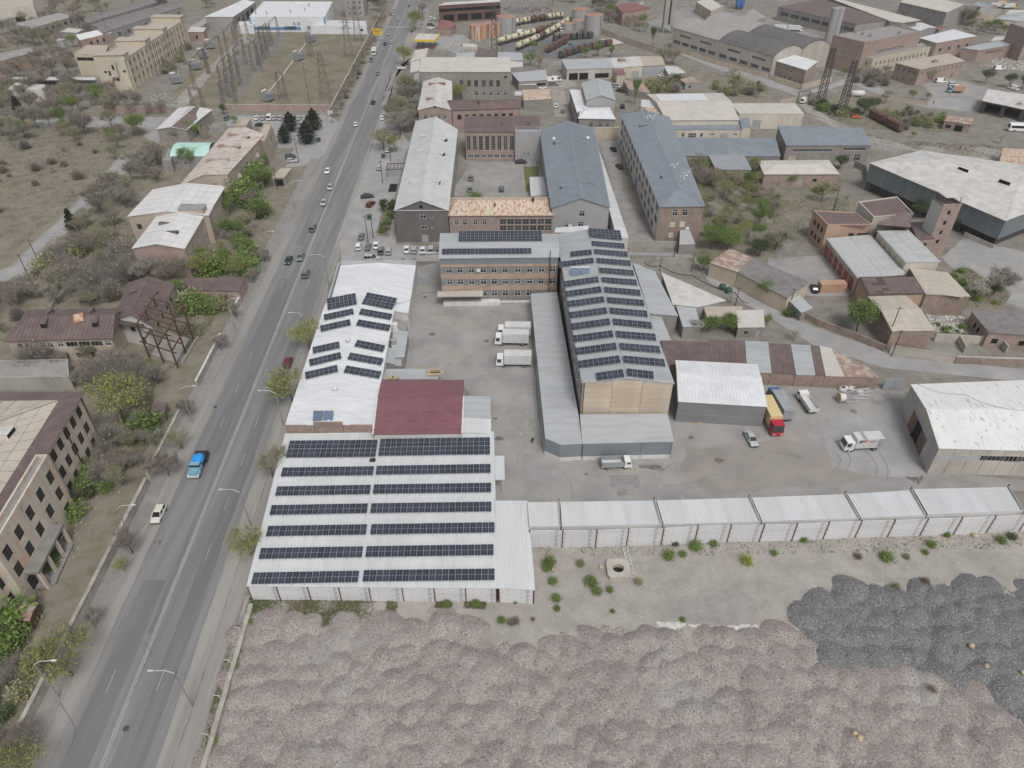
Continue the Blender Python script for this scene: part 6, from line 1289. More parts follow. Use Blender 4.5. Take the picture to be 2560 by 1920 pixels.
def plant_all(cap=285):
    """the largest ones as things, the remaining far trees as one wood"""
    def sz(r):p=r[1];return-r[2]/math.hypot(p[0],p[1],98)
    def shown(r):p=Vector((r[1][0],r[1][1],0));return p.y>25 and abs(p.x)<15+.74*math.hypot(p.y,98)*1.0 and p.y<640
    big=sorted([r for r in REQ if TREE_KIND(r[0])],key=sz);low=sorted([r for r in REQ if not TREE_KIND(r[0])],key=sz)
    for r in low[:290]:plant(*r)
    for r in big[:cap]:plant(*r)
    VV,FF,MI,mats,off=[],[],[],[],0
    for n_,r in enumerate(big[cap:]):
        kind,p,h=r[:3];keys=[k for k in RAW if k.rstrip('0123456789')==kind]
        if not keys:plant(*r);continue
        V,Fc,mi,mt,tr,bark=RAW[keys[n_%len(keys)]];s=h/TREE[keys[0]][2];a=n_*2.399;ca,sa=math.cos(a),math.sin(a)
        sel=np.random.default_rng(n_).random(len(Fc))<.55;T3=V[Fc[sel]].reshape(-1,3);mm=mi[sel]
        tv=np.array(tr.v,np.float32);tf=np.array([f for f in tr.f if len(f)==4]);tq=np.concatenate([tf[:,[0,1,2]],tf[:,[0,2,3]]]);T3b=tv[tq].reshape(-1,3)
        X=np.concatenate([T3,T3b])*s;X=np.column_stack([X[:,0]*ca-X[:,1]*sa+p[0],X[:,0]*sa+X[:,1]*ca+p[1],X[:,2]])
        names=list(mt)+[bark]
        for m_ in names:
            if m_ not in mats:mats.append(m_)
        MI.append(np.concatenate([np.array([mats.index(mt[i])for i in mm],int),np.full(len(tq),mats.index(bark))]));VV.append(X)
    if VV:
        V=np.concatenate(VV);o=use('distant_wood',npmesh('distant_wood',V,np.arange(len(V)).reshape(-1,3),mats,np.concatenate(MI)));tag(o,'mixed bare and budding trees merging into far woods','trees',None,'stuff')
def TREE_KIND(k):return not(k.startswith('bush')or k=='weed')
def inside(p,poly):
    c=False;j=len(poly)-1
    for i in range(len(poly)):
        (xi,yi),(xj,yj)=poly[i],poly[j]
        if(yi>p[1])!=(yj>p[1])and p[0]<(xj-xi)*(p[1]-yi)/(yj-yi)+xi:c=not c
        j=i
    return c
def blocked(p,mar=1.6):
    for f in FOOT:
        cx=sum(q[0]for q in f)/4;cy=sum(q[1]for q in f)/4;e=[(q[0]+(q[0]-cx)*mar/(math.hypot(q[0]-cx,q[1]-cy)+.1),q[1]+(q[1]-cy)*mar/(math.hypot(q[0]-cx,q[1]-cy)+.1))for q in f]
        if inside(p,e):return True
    o,s=roff(Vector((p[0],p[1],0)));return-9.9<o<9.4 and s<RL+60
NOGO=[]
def scatter(pts,n,kinds,hr,label,group,seed,md=2.5,mar=1.8,name=None):
    r=random.Random(seed);P=[(p.x,p.y)for p in gs(pts)];x0,x1=min(p[0]for p in P),max(p[0]for p in P);y0,y1=min(p[1]for p in P),max(p[1]for p in P);got=[];tries=0
    while len(got)<n and tries<n*60:
        tries+=1;p=(r.uniform(x0,x1),r.uniform(y0,y1))
        if not inside(p,P)or blocked(p,mar)or any(inside(p,q)for q in NOGO)or any((p[0]-q[0])**2+(p[1]-q[1])**2<md*md for q in got):continue
        got.append(p);k=r.choice(kinds);lb=label[k]if isinstance(label,dict)else label
        tree(k,(p[0],p[1],0),r.uniform(*hr),lb,group,name,r.uniform(.85,1.2))
def tufts(name,polys,n,hr,mat,seed,label,avoid=True):
    """grass as one object"""
    r=np.random.default_rng(seed);out=[]
    for pts,k in polys:
        P=[(p.x,p.y)for p in(gs(pts)if isinstance(pts,str)else pts)];A=np.array(P);lo,hi=A.min(0),A.max(0);c=0;t=0
        while c<k and t<20:
            t+=1;Q=r.uniform(lo,hi,(k*2,2));m=np.zeros(len(Q),bool);j=len(P)-1
            for i in range(len(P)):
                (xi,yi),(xj,yj)=P[i],P[j];cond=((yi>Q[:,1])!=(yj>Q[:,1]))&(Q[:,0]<(xj-xi)*(Q[:,1]-yi)/(yj-yi+1e-12)+xi);m^=cond;j=i
            o=(Q[:,0]-RC0.x)*RN.x+(Q[:,1]-RC0.y)*RN.y;m&=(o<-10.2)|(o>9.6)
            m&=(np.sin(Q[:,0]*.31+1.3)*np.sin(Q[:,1]*.27+.4)+.6*np.sin(Q[:,0]*.9)*np.sin(Q[:,1]*.83+2))+r.normal(size=len(Q))*.5>-.15
            Q=Q[m][:k-c];out.append(Q);c+=len(Q)
    Q=np.concatenate(out);n=len(Q);V=[];
    for b in range(3):
        a=r.uniform(0,2*np.pi,n);L=r.uniform(*hr,n);s=np.stack([np.cos(a),np.sin(a),np.zeros(n)],1)*(L*.3)[:,None];base=np.column_stack([Q+r.normal(size=Q.shape)*.1,np.zeros(n)])
        top=base+np.column_stack([r.normal(size=(n,2))*(L*.5)[:,None],L]);V.append(np.stack([base-s,base+s,top],1))
    V=np.concatenate(V).reshape(-1,3);o=use(name,npmesh(name,V,np.arange(len(V)).reshape(-1,3),[mat]));o['kind']='stuff';o['label']=label;o['category']='grass';return o
for s_ in('10 -60 940,10 140 760,10 270 690,10 420 500,10 620 330,10 900 0,00 960 1659,00 1160 1400,00 1050 1330,00 780 1650,10 730 20,10 480 280,10 360 370,10 240 500,10 90 650,10 -60 700','00 300 1040,00 640 1010,00 900 1010,00 1470 1015,00 1370 1240,00 1260 1200,00 1230 1100,00 900 1100,00 300 1090',
           '12 1000 545,12 1560 560,12 1700 780,12 2000 960,13 0 1080,13 400 1330,13 1000 1520,13 2212 1640,13 2212 1530,13 1100 1430,13 900 1340,13 300 1130,13 0 985,12 2000 870,12 1760 730,12 1640 590,12 1500 530,12 1010 520',
           '03 270 900,03 330 900,03 600 1060,03 900 1180,03 1200 1260,03 1700 1270,03 2212 1300,03 2212 1400,03 1850 1400,03 1300 1310,03 860 1230,03 560 1100,03 380 1010','00 1400 930,00 1600 930,00 1860 600,00 2180 330,00 2120 290,00 1760 620,00 1540 840'):
    NOGO.append([(p.x,p.y)for p in gs(s_)])
NOGO.append([(p.x,p.y)for p in gs('01 0 1290,01 190 1280,01 330 1280,01 420 1430,01 640 990,00 1950 1000,00 1960 1090,01 150 1100')])
BK='bare grey tree in the '
def lab(k,where):return{'bare':'bare leafless tree ','bud':'sparsely budding olive tree ','lime':'yellow-green leafing tree ','spring':'fresh green tree ','deep':'dark green tree ','pine':'dark conifer ','cypress':'slim dark conifer ','blossom':'white blossoming tree ','poplar':'slim upright poplar ',
    'bush_spring':'fresh green bush ','bush_olive':'olive bush ','bush_deep':'dark green bush ','bush_dry':'dry brown bush ','bush_lime':'yellow-green bush ','bush_bare':'bare twiggy bush ','weed':'green weed tuft '}[k]+where
def labs(where):return{k:lab(k,where)for k in('bare','bud','lime','spring','deep','pine','cypress','blossom','poplar','bush_spring','bush_olive','bush_deep','bush_dry','bush_lime','bush_bare','weed')}
ONE=[('lime','11 470 1372',9,'at the street edge beside the rear solar arrays of the white hall',1),('lime','21 320 150',9.5,'at the street edge overhanging the white hall roof',1.1),('bud','21 142 800',7.5,'on the verge beside the rearmost warehouse panels',1),('lime','20 2172 1478',6.5,'on the verge beside the warehouse street wall',1.1),
 ('lime','20 1070 335',13.5,'tall beside the derelict block and concrete shed',.95),('lime','30 622 858',8.5,'leaning over the street wall next to a lamp post',1.2),('lime','30 170 1790',7,'at the street wall below the derelict block',1.2),('bare','30 832 455',5,'small on the left pavement near the rusty hut',1),('bare','20 1150 1465',6.5,'on the pavement beside the parked white car',1),('bare','20 1465 800',6.5,'on the pavement opposite the blue truck',1),('bud','20 1580 560',6,'on the pavement uphill of the blue truck',1),('bare','30 262 1540',6,'at the very foot of the street wall',1),('lime','20 1075 1615',3,'knee-high sapling on the left pavement',1),
 ('lime','10 1800 725',7.5,'beside the bare end wall of the pink house',1.2),('lime','10 2060 725',6.5,'at the street corner of the long brown flat roof',1.2),('spring','10 2010 420',8,'thick between the white roofed house and the street',1.2),('spring','10 1960 200',9,'pressed against the white patched roof block',1.2),('spring','10 1700 620',6,'in the hedge under the pink house side wall',1.3),('bud','10 2140 350',7,'on the street side of the white patched roof block',1.1),('lime','10 1425 1010',5,'behind the rusty steel frame',1.1),('spring','10 1560 880',5,'at the edge of the brown cross wing',1),('spring','10 1700 1010',5,'in the yard beyond the steel frame',1.2),('lime','10 1310 1560',4,'low beside the steel frame foot',1),('lime','10 1190 1600',4,'low between the tall tree and the steel frame',1),('bud','10 790 1000',5,'behind the brown roof house',1.2),('cypress','10 650 352',8,'standing alone beside the winding path',1.2),
 ('lime','01 1280 560',11,'round on the pavement near the filling station',1.1),('lime','01 1376 262',12,'tall above the pavement beyond the filling station',1),('bud','01 1050 250',10,'broad beside the yellow billboard',1.2),('lime','01 1780 862',8.5,'round against the grey stone factory',1.15),('lime','01 1216 1312',7.5,'before the street end of the pale grey wing',1.1),('spring','01 60 1640',9,'bushy at the bus shelter',1.2),('spring','11 40 240',8,'bushy on the pavement above the empty side road',1.1),
 ('pine','01 305 1135',8,'in the small lawn by the parked car row',1.2),('pine','01 255 1235',7,'at the outer edge of the small lawn',1.2),('pine','01 450 1240',9,'beside the green bin at the street corner',1.25),('pine','01 510 1125',9,'at the rear corner of the small lawn',1.1),
 ('spring','02 1130 225',8,'round beside the conveyor of the red-roofed house',1.2),('poplar','02 1215 400',11,'half bare beside the tank yard wall',1),('poplar','02 1058 905',12,'fresh green beside the cream warehouse',1),('bud','02 1320 560',10,'willowy at the end of the tank yard wall',1.3),('bud','02 1390 560',9,'willowy at the bend of the back road',1.2),('spring','02 640 500',7,'before the open wagons',1.2),('spring','02 740 490',8,'between the open wagons and the workshop roof',1.2),('spring','02 860 495',7,'behind the white patched workshop roof',1.1),
 ('spring','02 180 450',7,'against the cream tank wagons',1.3),('bud','02 270 500',8,'beside the rusty hopper wagons',1.3),('spring','02 160 570',8,'above the grey sheet-roofed shed',1.3),('bud','02 240 590',8,'at the blue fence of the wagon yard',1.2),('bare','02 130 760',5,'in front of the small white slab roof',1),('bud','02 1940 780',6,'golden in the scrub before the back road gate',1.4),('bare','02 1900 670',5,'at the fork of the back road',1.1),
 ('bare','02 1610 1640',9,'broad in front of the slate-grey shed',1.3),('bud','02 1740 1610',7,'before the slate-grey shed',1.2),('bare','02 2010 1345',6,'against the wide low blue-grey roof',1.1),('spring','02 2110 1490',6,'between the slate shed and the pink cottage',1.1),('spring','03 190 1600',5,'in front of the pink cottage',1.2),('deep','03 610 1460',6,'between the pink cottage and the stone enclosure',1.2),('spring','03 690 1360',5,'before the blue doors of the window-ribbon hall',1.1),
 ('spring','12 1725 500',7.5,'bright at the orchard gate',1.3),('spring','12 1860 500',7,'second bright one at the orchard gate',1.3),('deep','12 2130 550',6,'behind the asbestos-roofed store',1.2),('spring','12 1650 680',5,'at the corner of the rusty torn roof',1.2),('spring','12 2180 930',6,'on the lane verge before the panel-walled store',1.2),('spring','13 760 1222',10,'bright beside the sandy gabled annex',1.25),('blossom','13 1772 930',6,'at the corner of the shingle-roofed depot wing',1.2),('bare','13 1950 880',9,'on the lawn island below the teal-clad hall',1.2),('blossom','12 1580 1240',5,'in the courtyard of the lane sheds',1.1),('spring','12 1700 1200',5,'before the tan patched roof',1.2),('spring','12 1860 1200',5,'between the tan roof and the cream cottage',1.3),('blossom','13 220 1290',3.6,'on the lane verge above the patchwork row',1),('blossom','12 1880 960',3.6,'by the lane fence',1),('spring','12 2200 1150',3.5,'by the cottage door',1),('bud','13 60 500',8,'olive at the depot yard entrance',1.3),('deep','13 1300 220',6,'between the depot roofs and the teal-clad hall',1.6),('deep','13 1630 340',5,'behind the drill tower',1.2),
 ('deep','03 1870 720',8,'thick by the white awning in the depot yard',1.3),('deep','03 2080 760',8,'thick beside the parked white van',1.3),('deep','03 2190 770',8,'thick at the depot yard edge',1.3),('deep','03 820 985',8,'dark beside the rusty wagons',1.3),('deep','03 900 960',7,'dark behind the rusty wagons',1.2),('bud','03 1010 900',7,'beside the yard wall at the white tank',1.2),('bud','03 1250 735',8,'before the sandy-roofed house',1.3),('bud','03 1370 720',8,'at the door of the sandy-roofed house',1.3),('bare','03 870 730',8,'before the cream office',1.3),('bud','03 1530 180',11,'tall before the pale warehouse gable',1.1),('bud','03 1700 215',12,'tall between the pale warehouse and the tan house',1.2),('spring','03 1960 270',8,'bushy above the white roofed hall',1.5),('spring','03 2030 300',7,'bushy below the wide pale hip roof',1.3),('bud','03 1800 290',7,'scruffy behind the white roofed hall',1.2),('bud','03 730 560',7,'against the brick block foot',1.3),('spring','03 650 660',5,'at the yard wall below the brick block',1.3),('bare','03 220 1090',7,'against the cream store wall',1),('spring','03 1240 860',5,'by the corner of the yard wall',1.1),('spring','03 1370 870',4,'by the rubble sacks at the yard wall',1.1),('spring','03 1250 1190',3,'on the edge of the dirt track',1),('blossom','03 2000 1240',4,'near the rusty tanks by the track',1.1),('spring','03 2040 1540',4,'at the rusty roofed store wall',1.1),('bush_lime','03 440 1659',3,'bright at the pink cottage path',1),('bare','03 2120 1010',7,'beside the open-sided depot',1.1),
 ('bud','13 460 90',8,'spreading in the oval lawn',1.2),('spring','00 640 410',8,'round beside the grey silo',1.1),('bud','00 720 200',9,'golden among the far sheds',1.4),('cypress','00 175 990',8,'dark at the thicket edge by the white flat house',1.4),('spring','00 1650 1180',7,'bright behind the green arched roof',1.3),('bud','00 1520 1220',6,'in front of the curling white roof',1.2),('spring','00 1660 1440',8,'bright before the green arched roof',1.3),('bud','00 1800 1200',6,'beside the rust-flaked roof',1.2),('deep','00 1300 1400',6,'before the flat grey house',1.2),('spring','00 2200 1640',7,'bushy below the rust-flaked apartment range',1.3),('bare','00 2190 1480',6,'under the apartment balconies',1.2),('deep','00 1940 990',5,'at the substation wall end',1.1),('spring','00 2030 1070',4,'by the parked car row entrance',1.2)]
for k,p,h,w,sx in ONE:tree(k,g(p),h,lab(k,w),None,None,sx)
for i,s in enumerate(range(262,420,9)):
    tree('bare',rd(-11.6+(i%3)*.4,s),4.6+(i*37%10)*.12,'pollarded bare tree in the row along the substation wall','pollarded street trees',None,1.0)
for s in(72,96,110,128,140):tree('bare',rd(-11.2,s),5.0,'small bare tree on the left pavement between wall and kerb','pavement trees',None,.9)
for i,s in enumerate((230,246,262,274,284,298,310)):
    tree(('bud','bare','bud')[i%3],rd(13.5+(i*5%7),s),9+i%3,'large budding tree in the grove between street and stone houses','street grove',None,1.3)
scatter('01 1080 980,01 1400 980,01 1390 1180,01 1230 1200',6,['bud','bare'],(7,9),'large tree in the grove beside the pale grey wing','street grove',4,4)
scatter('00 -300 830,00 860 820,00 1300 960,00 1480 960,00 1250 1220,00 950 1330,00 780 1230,00 -300 1230',78,['bare','bud','bare','bud','spring','bare'],(6,10),labs('in the thicket between field and service road'),'thicket by the field',2,3.2)
scatter('00 -300 560,00 620 480,00 900 700,00 860 880,00 -300 900',36,['bare','bare','bud'],(7,11),labs('around the white flat house and canopy'),'trees round the white flat house',3,4)
scatter('00 -200 60,00 900 60,00 1000 0,00 1500 120,00 850 420,00 600 500,00 -200 480',44,['bare','bare','bud','bud'],(8,12),labs('among the far left sheds'),'trees among the far sheds',5,5)
scatter('00 800 -160,00 2200 -160,00 2200 60,00 1800 100,00 1500 0',26,['bud','bare','spring'],(8,12),labs('beyond the dark-roofed works'),'trees beyond the works',6,6)
scatter('00 1000 1340,00 1350 1300,00 1400 1500,00 1350 1640,10 1250 0,10 1060 240,10 1100 480,10 700 650,10 620 480,10 760 120,10 900 20',34,['bare','bare','bare','bud'],(5,9),labs('between the winding path and the white roofed house'),'trees by the winding path',7,3)
scatter('10 700 660,10 1130 560,10 1640 740,10 1560 790,10 1080 780,10 940 1000,10 520 1010,10 420 760',26,['bare','bare','bud','bush_bare'],(4,8),labs('behind the brown roofed house'),'trees behind the brown roofs',8,3)
scatter('10 -200 900,10 300 800,10 480 980,10 250 1010,10 20 1250,10 -200 1300',16,['bare','bare','bush_bare','bud'],(4,7),labs('at the gable of the brown roofed house'),'trees at the brown gable',9,3)
scatter('10 60 1470,10 600 1400,10 900 1420,10 1250 1460,10 1380 1600,20 1300 60,20 760 60,10 600 1659',14,['bare','bare','bud','bush_bare'],(4,7),labs('around the flat concrete shed'),'trees round the concrete shed',10,3)
scatter('20 900 480,20 1300 300,20 1500 420,20 1250 720,20 1050 900,20 820 780',16,['bare','bush_bare','bush_spring','bud'],(3,5.5),labs('in the forecourt of the derelict block'),'forecourt growth',11,2.5)
scatter('00 -200 1250,00 900 1240,10 700 20,10 300 400,10 -200 640',30,['bush_bare','bare','bush_bare','bush_dry','bare'],(1.4,4),labs('dotted over the dry field'),'bushes on the field',12,3)
scatter('10 300 640,10 620 480,10 720 660,10 400 760',10,['bush_olive','bare','bush_bare'],(2,5),labs('inside the bend of the winding path'),'path bend growth',13,2.5)
scatter('20 640 780,20 900 760,20 950 900,20 700 1000,20 620 1200,20 500 1300,20 440 1600,30 100 100,30 60 700,30 -100 700,20 100 1640,20 560 1100',24,['bush_spring','bush_deep','bush_bare','bush_spring'],(1.6,3.2),labs('under the windows of the derelict block'),'wall foot growth',14,1.8,.3)
scatter('30 -200 300,30 160 300,30 100 560,30 -200 900',8,['bush_spring','deep'],(3.5,5),labs('by the rusty hut'),'growth by the rusty hut',15,2.2)
scatter('30 0 640,30 380 640,30 60 1480,30 -200 1500',14,['bush_olive','bush_deep','bush_bare'],(1.5,3),labs('behind the street wall below the hut'),'growth behind the street wall',16,2)
scatter('10 1600 900,10 2000 900,10 1960 1040,10 1800 1060,10 1640 1050',12,['bush_spring','spring','bush_olive','bud'],(2.5,5),labs('in the walled garden by the long brown flat roof'),'walled garden growth',17,2)
scatter('10 1640 560,10 2160 300,10 2190 720,10 1660 730',22,['spring','bush_spring','bud','lime'],(3,6),labs('in the hedge between pink house and street'),'street hedge',18,2)
scatter('00 2000 1640,00 2212 1380,01 130 1280,01 60 1500,11 60 300,10 2100 100',20,['bare','spring','bud','bush_spring'],(4,7),labs('below the apartment balconies'),'growth below the balconies',19,2.5)
scatter('00 1560 330,00 1700 300,00 1500 640,00 1280 700',16,['bush_olive','bud','bush_bare'],(2,5),labs('between the yellow block and the transformers'),'substation growth',20,3)
scatter('01 690 880,01 740 950,01 960 560,01 900 520',14,['bush_bare','bush_olive'],(1.5,2.6),labs('at the foot of the substation street wall'),'wall foot bushes',21,2)
scatter('01 960 20,01 1150 20,01 1110 180,01 960 130',10,['bud','bare','deep'],(7,10),labs('beside the grey apartment slab'),'trees by the slab',22,4)
scatter('01 1340 0,01 1480 0,01 1450 200,01 1320 320',9,['bare','bud'],(7,9),labs('on the far pavement beyond the crossing'),'far pavement trees',23,4)
scatter('02 700 60,02 900 60,02 1000 160,02 1200 300,02 1000 280,02 800 220',22,['bud','bare','spring','deep'],(6,9),labs('around the conveyor and tank yard wall'),'trees by the tank yard',24,4)
scatter('02 0 -140,02 1300 -140,02 1300 20,02 900 30,02 600 100,02 300 40',40,['spring','bud','deep','bare'],(8,12),labs('beyond the tank wagon yard'),'far trees beyond the wagons',25,6)
scatter('02 1150 720,02 1450 700,02 1460 800,02 1200 800',16,['bush_deep','bush_bare','bud','bush_olive'],(2,5),labs('in the thicket between workshops and cream warehouse'),'thicket by the cream warehouse',26,2.5)
scatter('02 1640 700,02 2150 720,02 2150 860,02 1700 800',16,['bush_olive','bud','bush_bare'],(2,4.5),labs('in the scrub behind the cream warehouse'),'scrub behind the cream warehouse',27,3)
scatter('12 1560 40,12 1700 0,12 2100 60,12 2212 80,12 2212 520,12 1900 480,12 1700 420,12 1560 300',34,['bud','spring','lime','spring','blossom','bud'],(4,7),labs('in the orchard beside the brick front'),'orchard trees',28,3)
scatter('02 1480 1400,02 1700 1360,02 1720 1480,02 2080 1500,02 2150 1640,02 1640 1659',18,['bud','spring','lime'],(4,7),labs('in the orchard around the slate-grey shed'),'orchard trees at the slate shed',29,3)
scatter('12 2000 0,13 60 0,13 60 180,13 0 250,12 2100 300',10,['bud','blossom','bud'],(4,6.5),labs('at the orchard corner by the oval lawn'),'orchard corner',30,3)
scatter('03 340 870,03 640 930,03 780 1010,03 560 1020,03 380 960',18,['bush_olive','bush_deep','bush_spring','bush_bare'],(1.5,3),labs('around the black pylons'),'growth round the pylons',31,2.5)
scatter('03 1080 930,03 1520 1000,03 1490 1120,03 1180 1120,03 950 990',26,['bush_olive','bush_spring','bush_bare'],(1.5,3),labs('on the green slope behind the rusty wagons'),'slope growth',32,2.5)
scatter('03 700 600,03 1060 660,03 1000 780,03 740 720',14,['bare','bud','bush_bare'],(3,6),labs('on the ruined plots below the cream office'),'growth on the ruined plots',33,3)
scatter('03 1600 120,03 1900 200,03 2060 330,03 1960 330,03 1700 260',14,['bud','spring','bare'],(5,8),labs('between the white roofed hall and the hip roof'),'trees behind the white hall',34,3)
scatter('03 100 -160,03 2212 -160,03 2400 60,03 1900 20,03 1000 -20',30,['bud','bare','spring'],(7,11),labs('beyond the far warehouses'),'trees beyond the warehouses',35,7)
scatter('02 1700 -60,02 2000 0,02 1900 110,02 1720 90',9,['bud','deep','bud'],(6,9),labs('beside the blue silos'),'trees by the blue silos',36,4)
scatter('13 1560 640,13 1690 660,13 2000 860,13 1960 980,13 1700 1000',10,['bush_spring','bush_olive','weed'],(.8,1.8),labs('on the lawn beyond the shingle roof'),'lawn growth',37,2)
scatter('13 1420 1150,13 1700 1150,13 1720 1260,13 1450 1260',9,['weed','bush_spring'],(.6,1.4),labs('among the broken slabs behind the gabled annex'),'slab weeds',38,1.5)
scatter('13 0 900,13 280 1060,13 240 1110,13 0 1000',14,['bush_spring','bush_deep'],(1.4,2.6),labs('on the lane bank by the asbestos-roofed store'),'lane bank bushes',39,1.6)
for i,(k,p,h)in enumerate([('bush_spring','22 320 1560',2.0),('bush_spring','22 300 1600',1.6),('bush_spring','22 1355 1500',1.9),('bush_spring','22 1475 1480',1.2),('bush_spring','22 1580 1420',2.0),('bush_deep','22 1410 1390',1.0),('bush_spring','22 1740 1390',1.3),('bush_lime','22 2025 1540',1.9),('bush_spring','23 300 1350',1.4),('bush_spring','23 50 1470',1.1),('bush_dry','23 775 1500',1.4),('bush_spring','23 1015 1510',2.1),('bush_spring','23 1410 1400',1.5),('bush_spring','23 1540 1310',1.2),('bush_olive','23 1190 1500',1.1),('bush_spring','23 1355 1460',1.0),('bush_spring','23 2010 1360',1.5),('bush_deep','23 2100 1330',1.4),('bush_olive','22 590 1560',1.4),('bush_spring','32 350 60',1.4),('bush_spring','32 380 200',1.4),('bush_spring','32 390 290',1.0),('bush_spring','32 680 60',1.9),('bush_spring','32 730 140',1.5),('bush_spring','32 845 130',1.1),('bush_olive','32 1090 60',1.3),('bush_spring','32 865 310',.7),('bush_dry','32 30 400',1.4),('bush_dry','32 180 380',.7),('weed','32 1470 385',.8),('bush_dry','33 1405 1000',1.5),('bush_dry','33 1350 60',1.6),('bush_olive','33 1100 100',1.2),('bush_spring','31 1650 250',1.3),('bush_spring','31 1900 250',1.4),('bush_spring','31 2120 390',1.2),('weed','32 30 225',.7),('bush_dry','31 2200 410',1.2)]):
    tree(k,g(p),h*.72,lab(k,['on the dusty ground before the precast wall','on the dusty strip between warehouse and concrete well','at the edge of the gravel heaps'][0 if p[:2]in('22','23')else(1 if p[:2]=='32' else 2)]),'weeds before the precast wall','weed_bush')
for i in range(26):
    p=rd(13.9+rnd.uniform(0,.5),-10+i*2.6);tree('weed' if i%3 else 'bush_spring',p,rnd.uniform(.5,1.1),'green weed at the gravel side of the low street wall','weeds at the low wall','weed_bush')
plant_all()
tufts('grass',[('20 560 1000,20 1200 700,20 1350 400,20 1320 60,10 1400 1600,10 1800 1200,10 1900 1000,10 1650 1060,20 620 800,20 200 1640,30 300 500,30 0 1600,30 -300 1600,20 -100 1640',9000),('10 -100 980,10 900 760,10 1250 520,10 1100 250,10 700 120,10 300 680',7000),('00 -300 900,00 1250 1000,00 1300 1300,00 950 1340,00 -300 1240',6000),('12 1560 40,12 2212 80,13 700 30,13 700 230,13 100 480,12 1700 420',6000),('03 340 870,03 1520 1000,03 1490 1150,03 900 1120,03 560 1040',4000),('02 1480 1380,02 2212 1500,02 2150 1659,02 1600 1659',3000),('13 1560 660,13 1730 660,13 2080 880,13 1980 1020,13 1680 1000',1500)],0,(.1,.3),'grass_blade',3,'green spring grass growing in the wild plots')
tufts('dry_grass',[('00 -300 1240,00 950 1250,10 700 60,10 -100 700',6000),('20 560 1000,20 1200 700,20 1350 400,20 1320 60,10 1400 1600,10 1800 1200,20 620 800,30 300 500,30 -300 1600',5000),('10 -100 980,10 900 760,10 1250 520,10 700 120',5000),('03 100 900,03 900 1200,03 2000 1260,03 2212 1380,03 1400 1330',3000),('02 1240 480,02 2212 700,02 2212 900,02 1000 770',3000),('01 0 930,01 640 930,01 940 470,01 0 470',4000)],0,(.12,.35),'dry_blade',4,'dry brown grass and stalks on the fields')
tufts('weed_grass',[('30 2150 190,31 200 190,31 1040 220,31 1000 360,31 560 450,31 340 370,31 100 350,30 2120 330',5200),('31 1130 220,31 1230 230,31 1200 330,31 1130 330',300),('31 1560 230,31 1700 230,31 1690 280,31 1550 275',400),('31 1800 220,31 1990 220,31 1980 290,31 1800 280',500),('22 200 1400,22 2212 1360,23 2200 1290,23 2200 1420,22 2212 1480,22 300 1500',900),('30 1990 500,30 2090 500,30 1850 1400,30 1760 1659,30 1700 1659',800)],0,(.12,.32),'grass_blade',5,'weedy grass strip between the warehouse panel wall and the gravel')
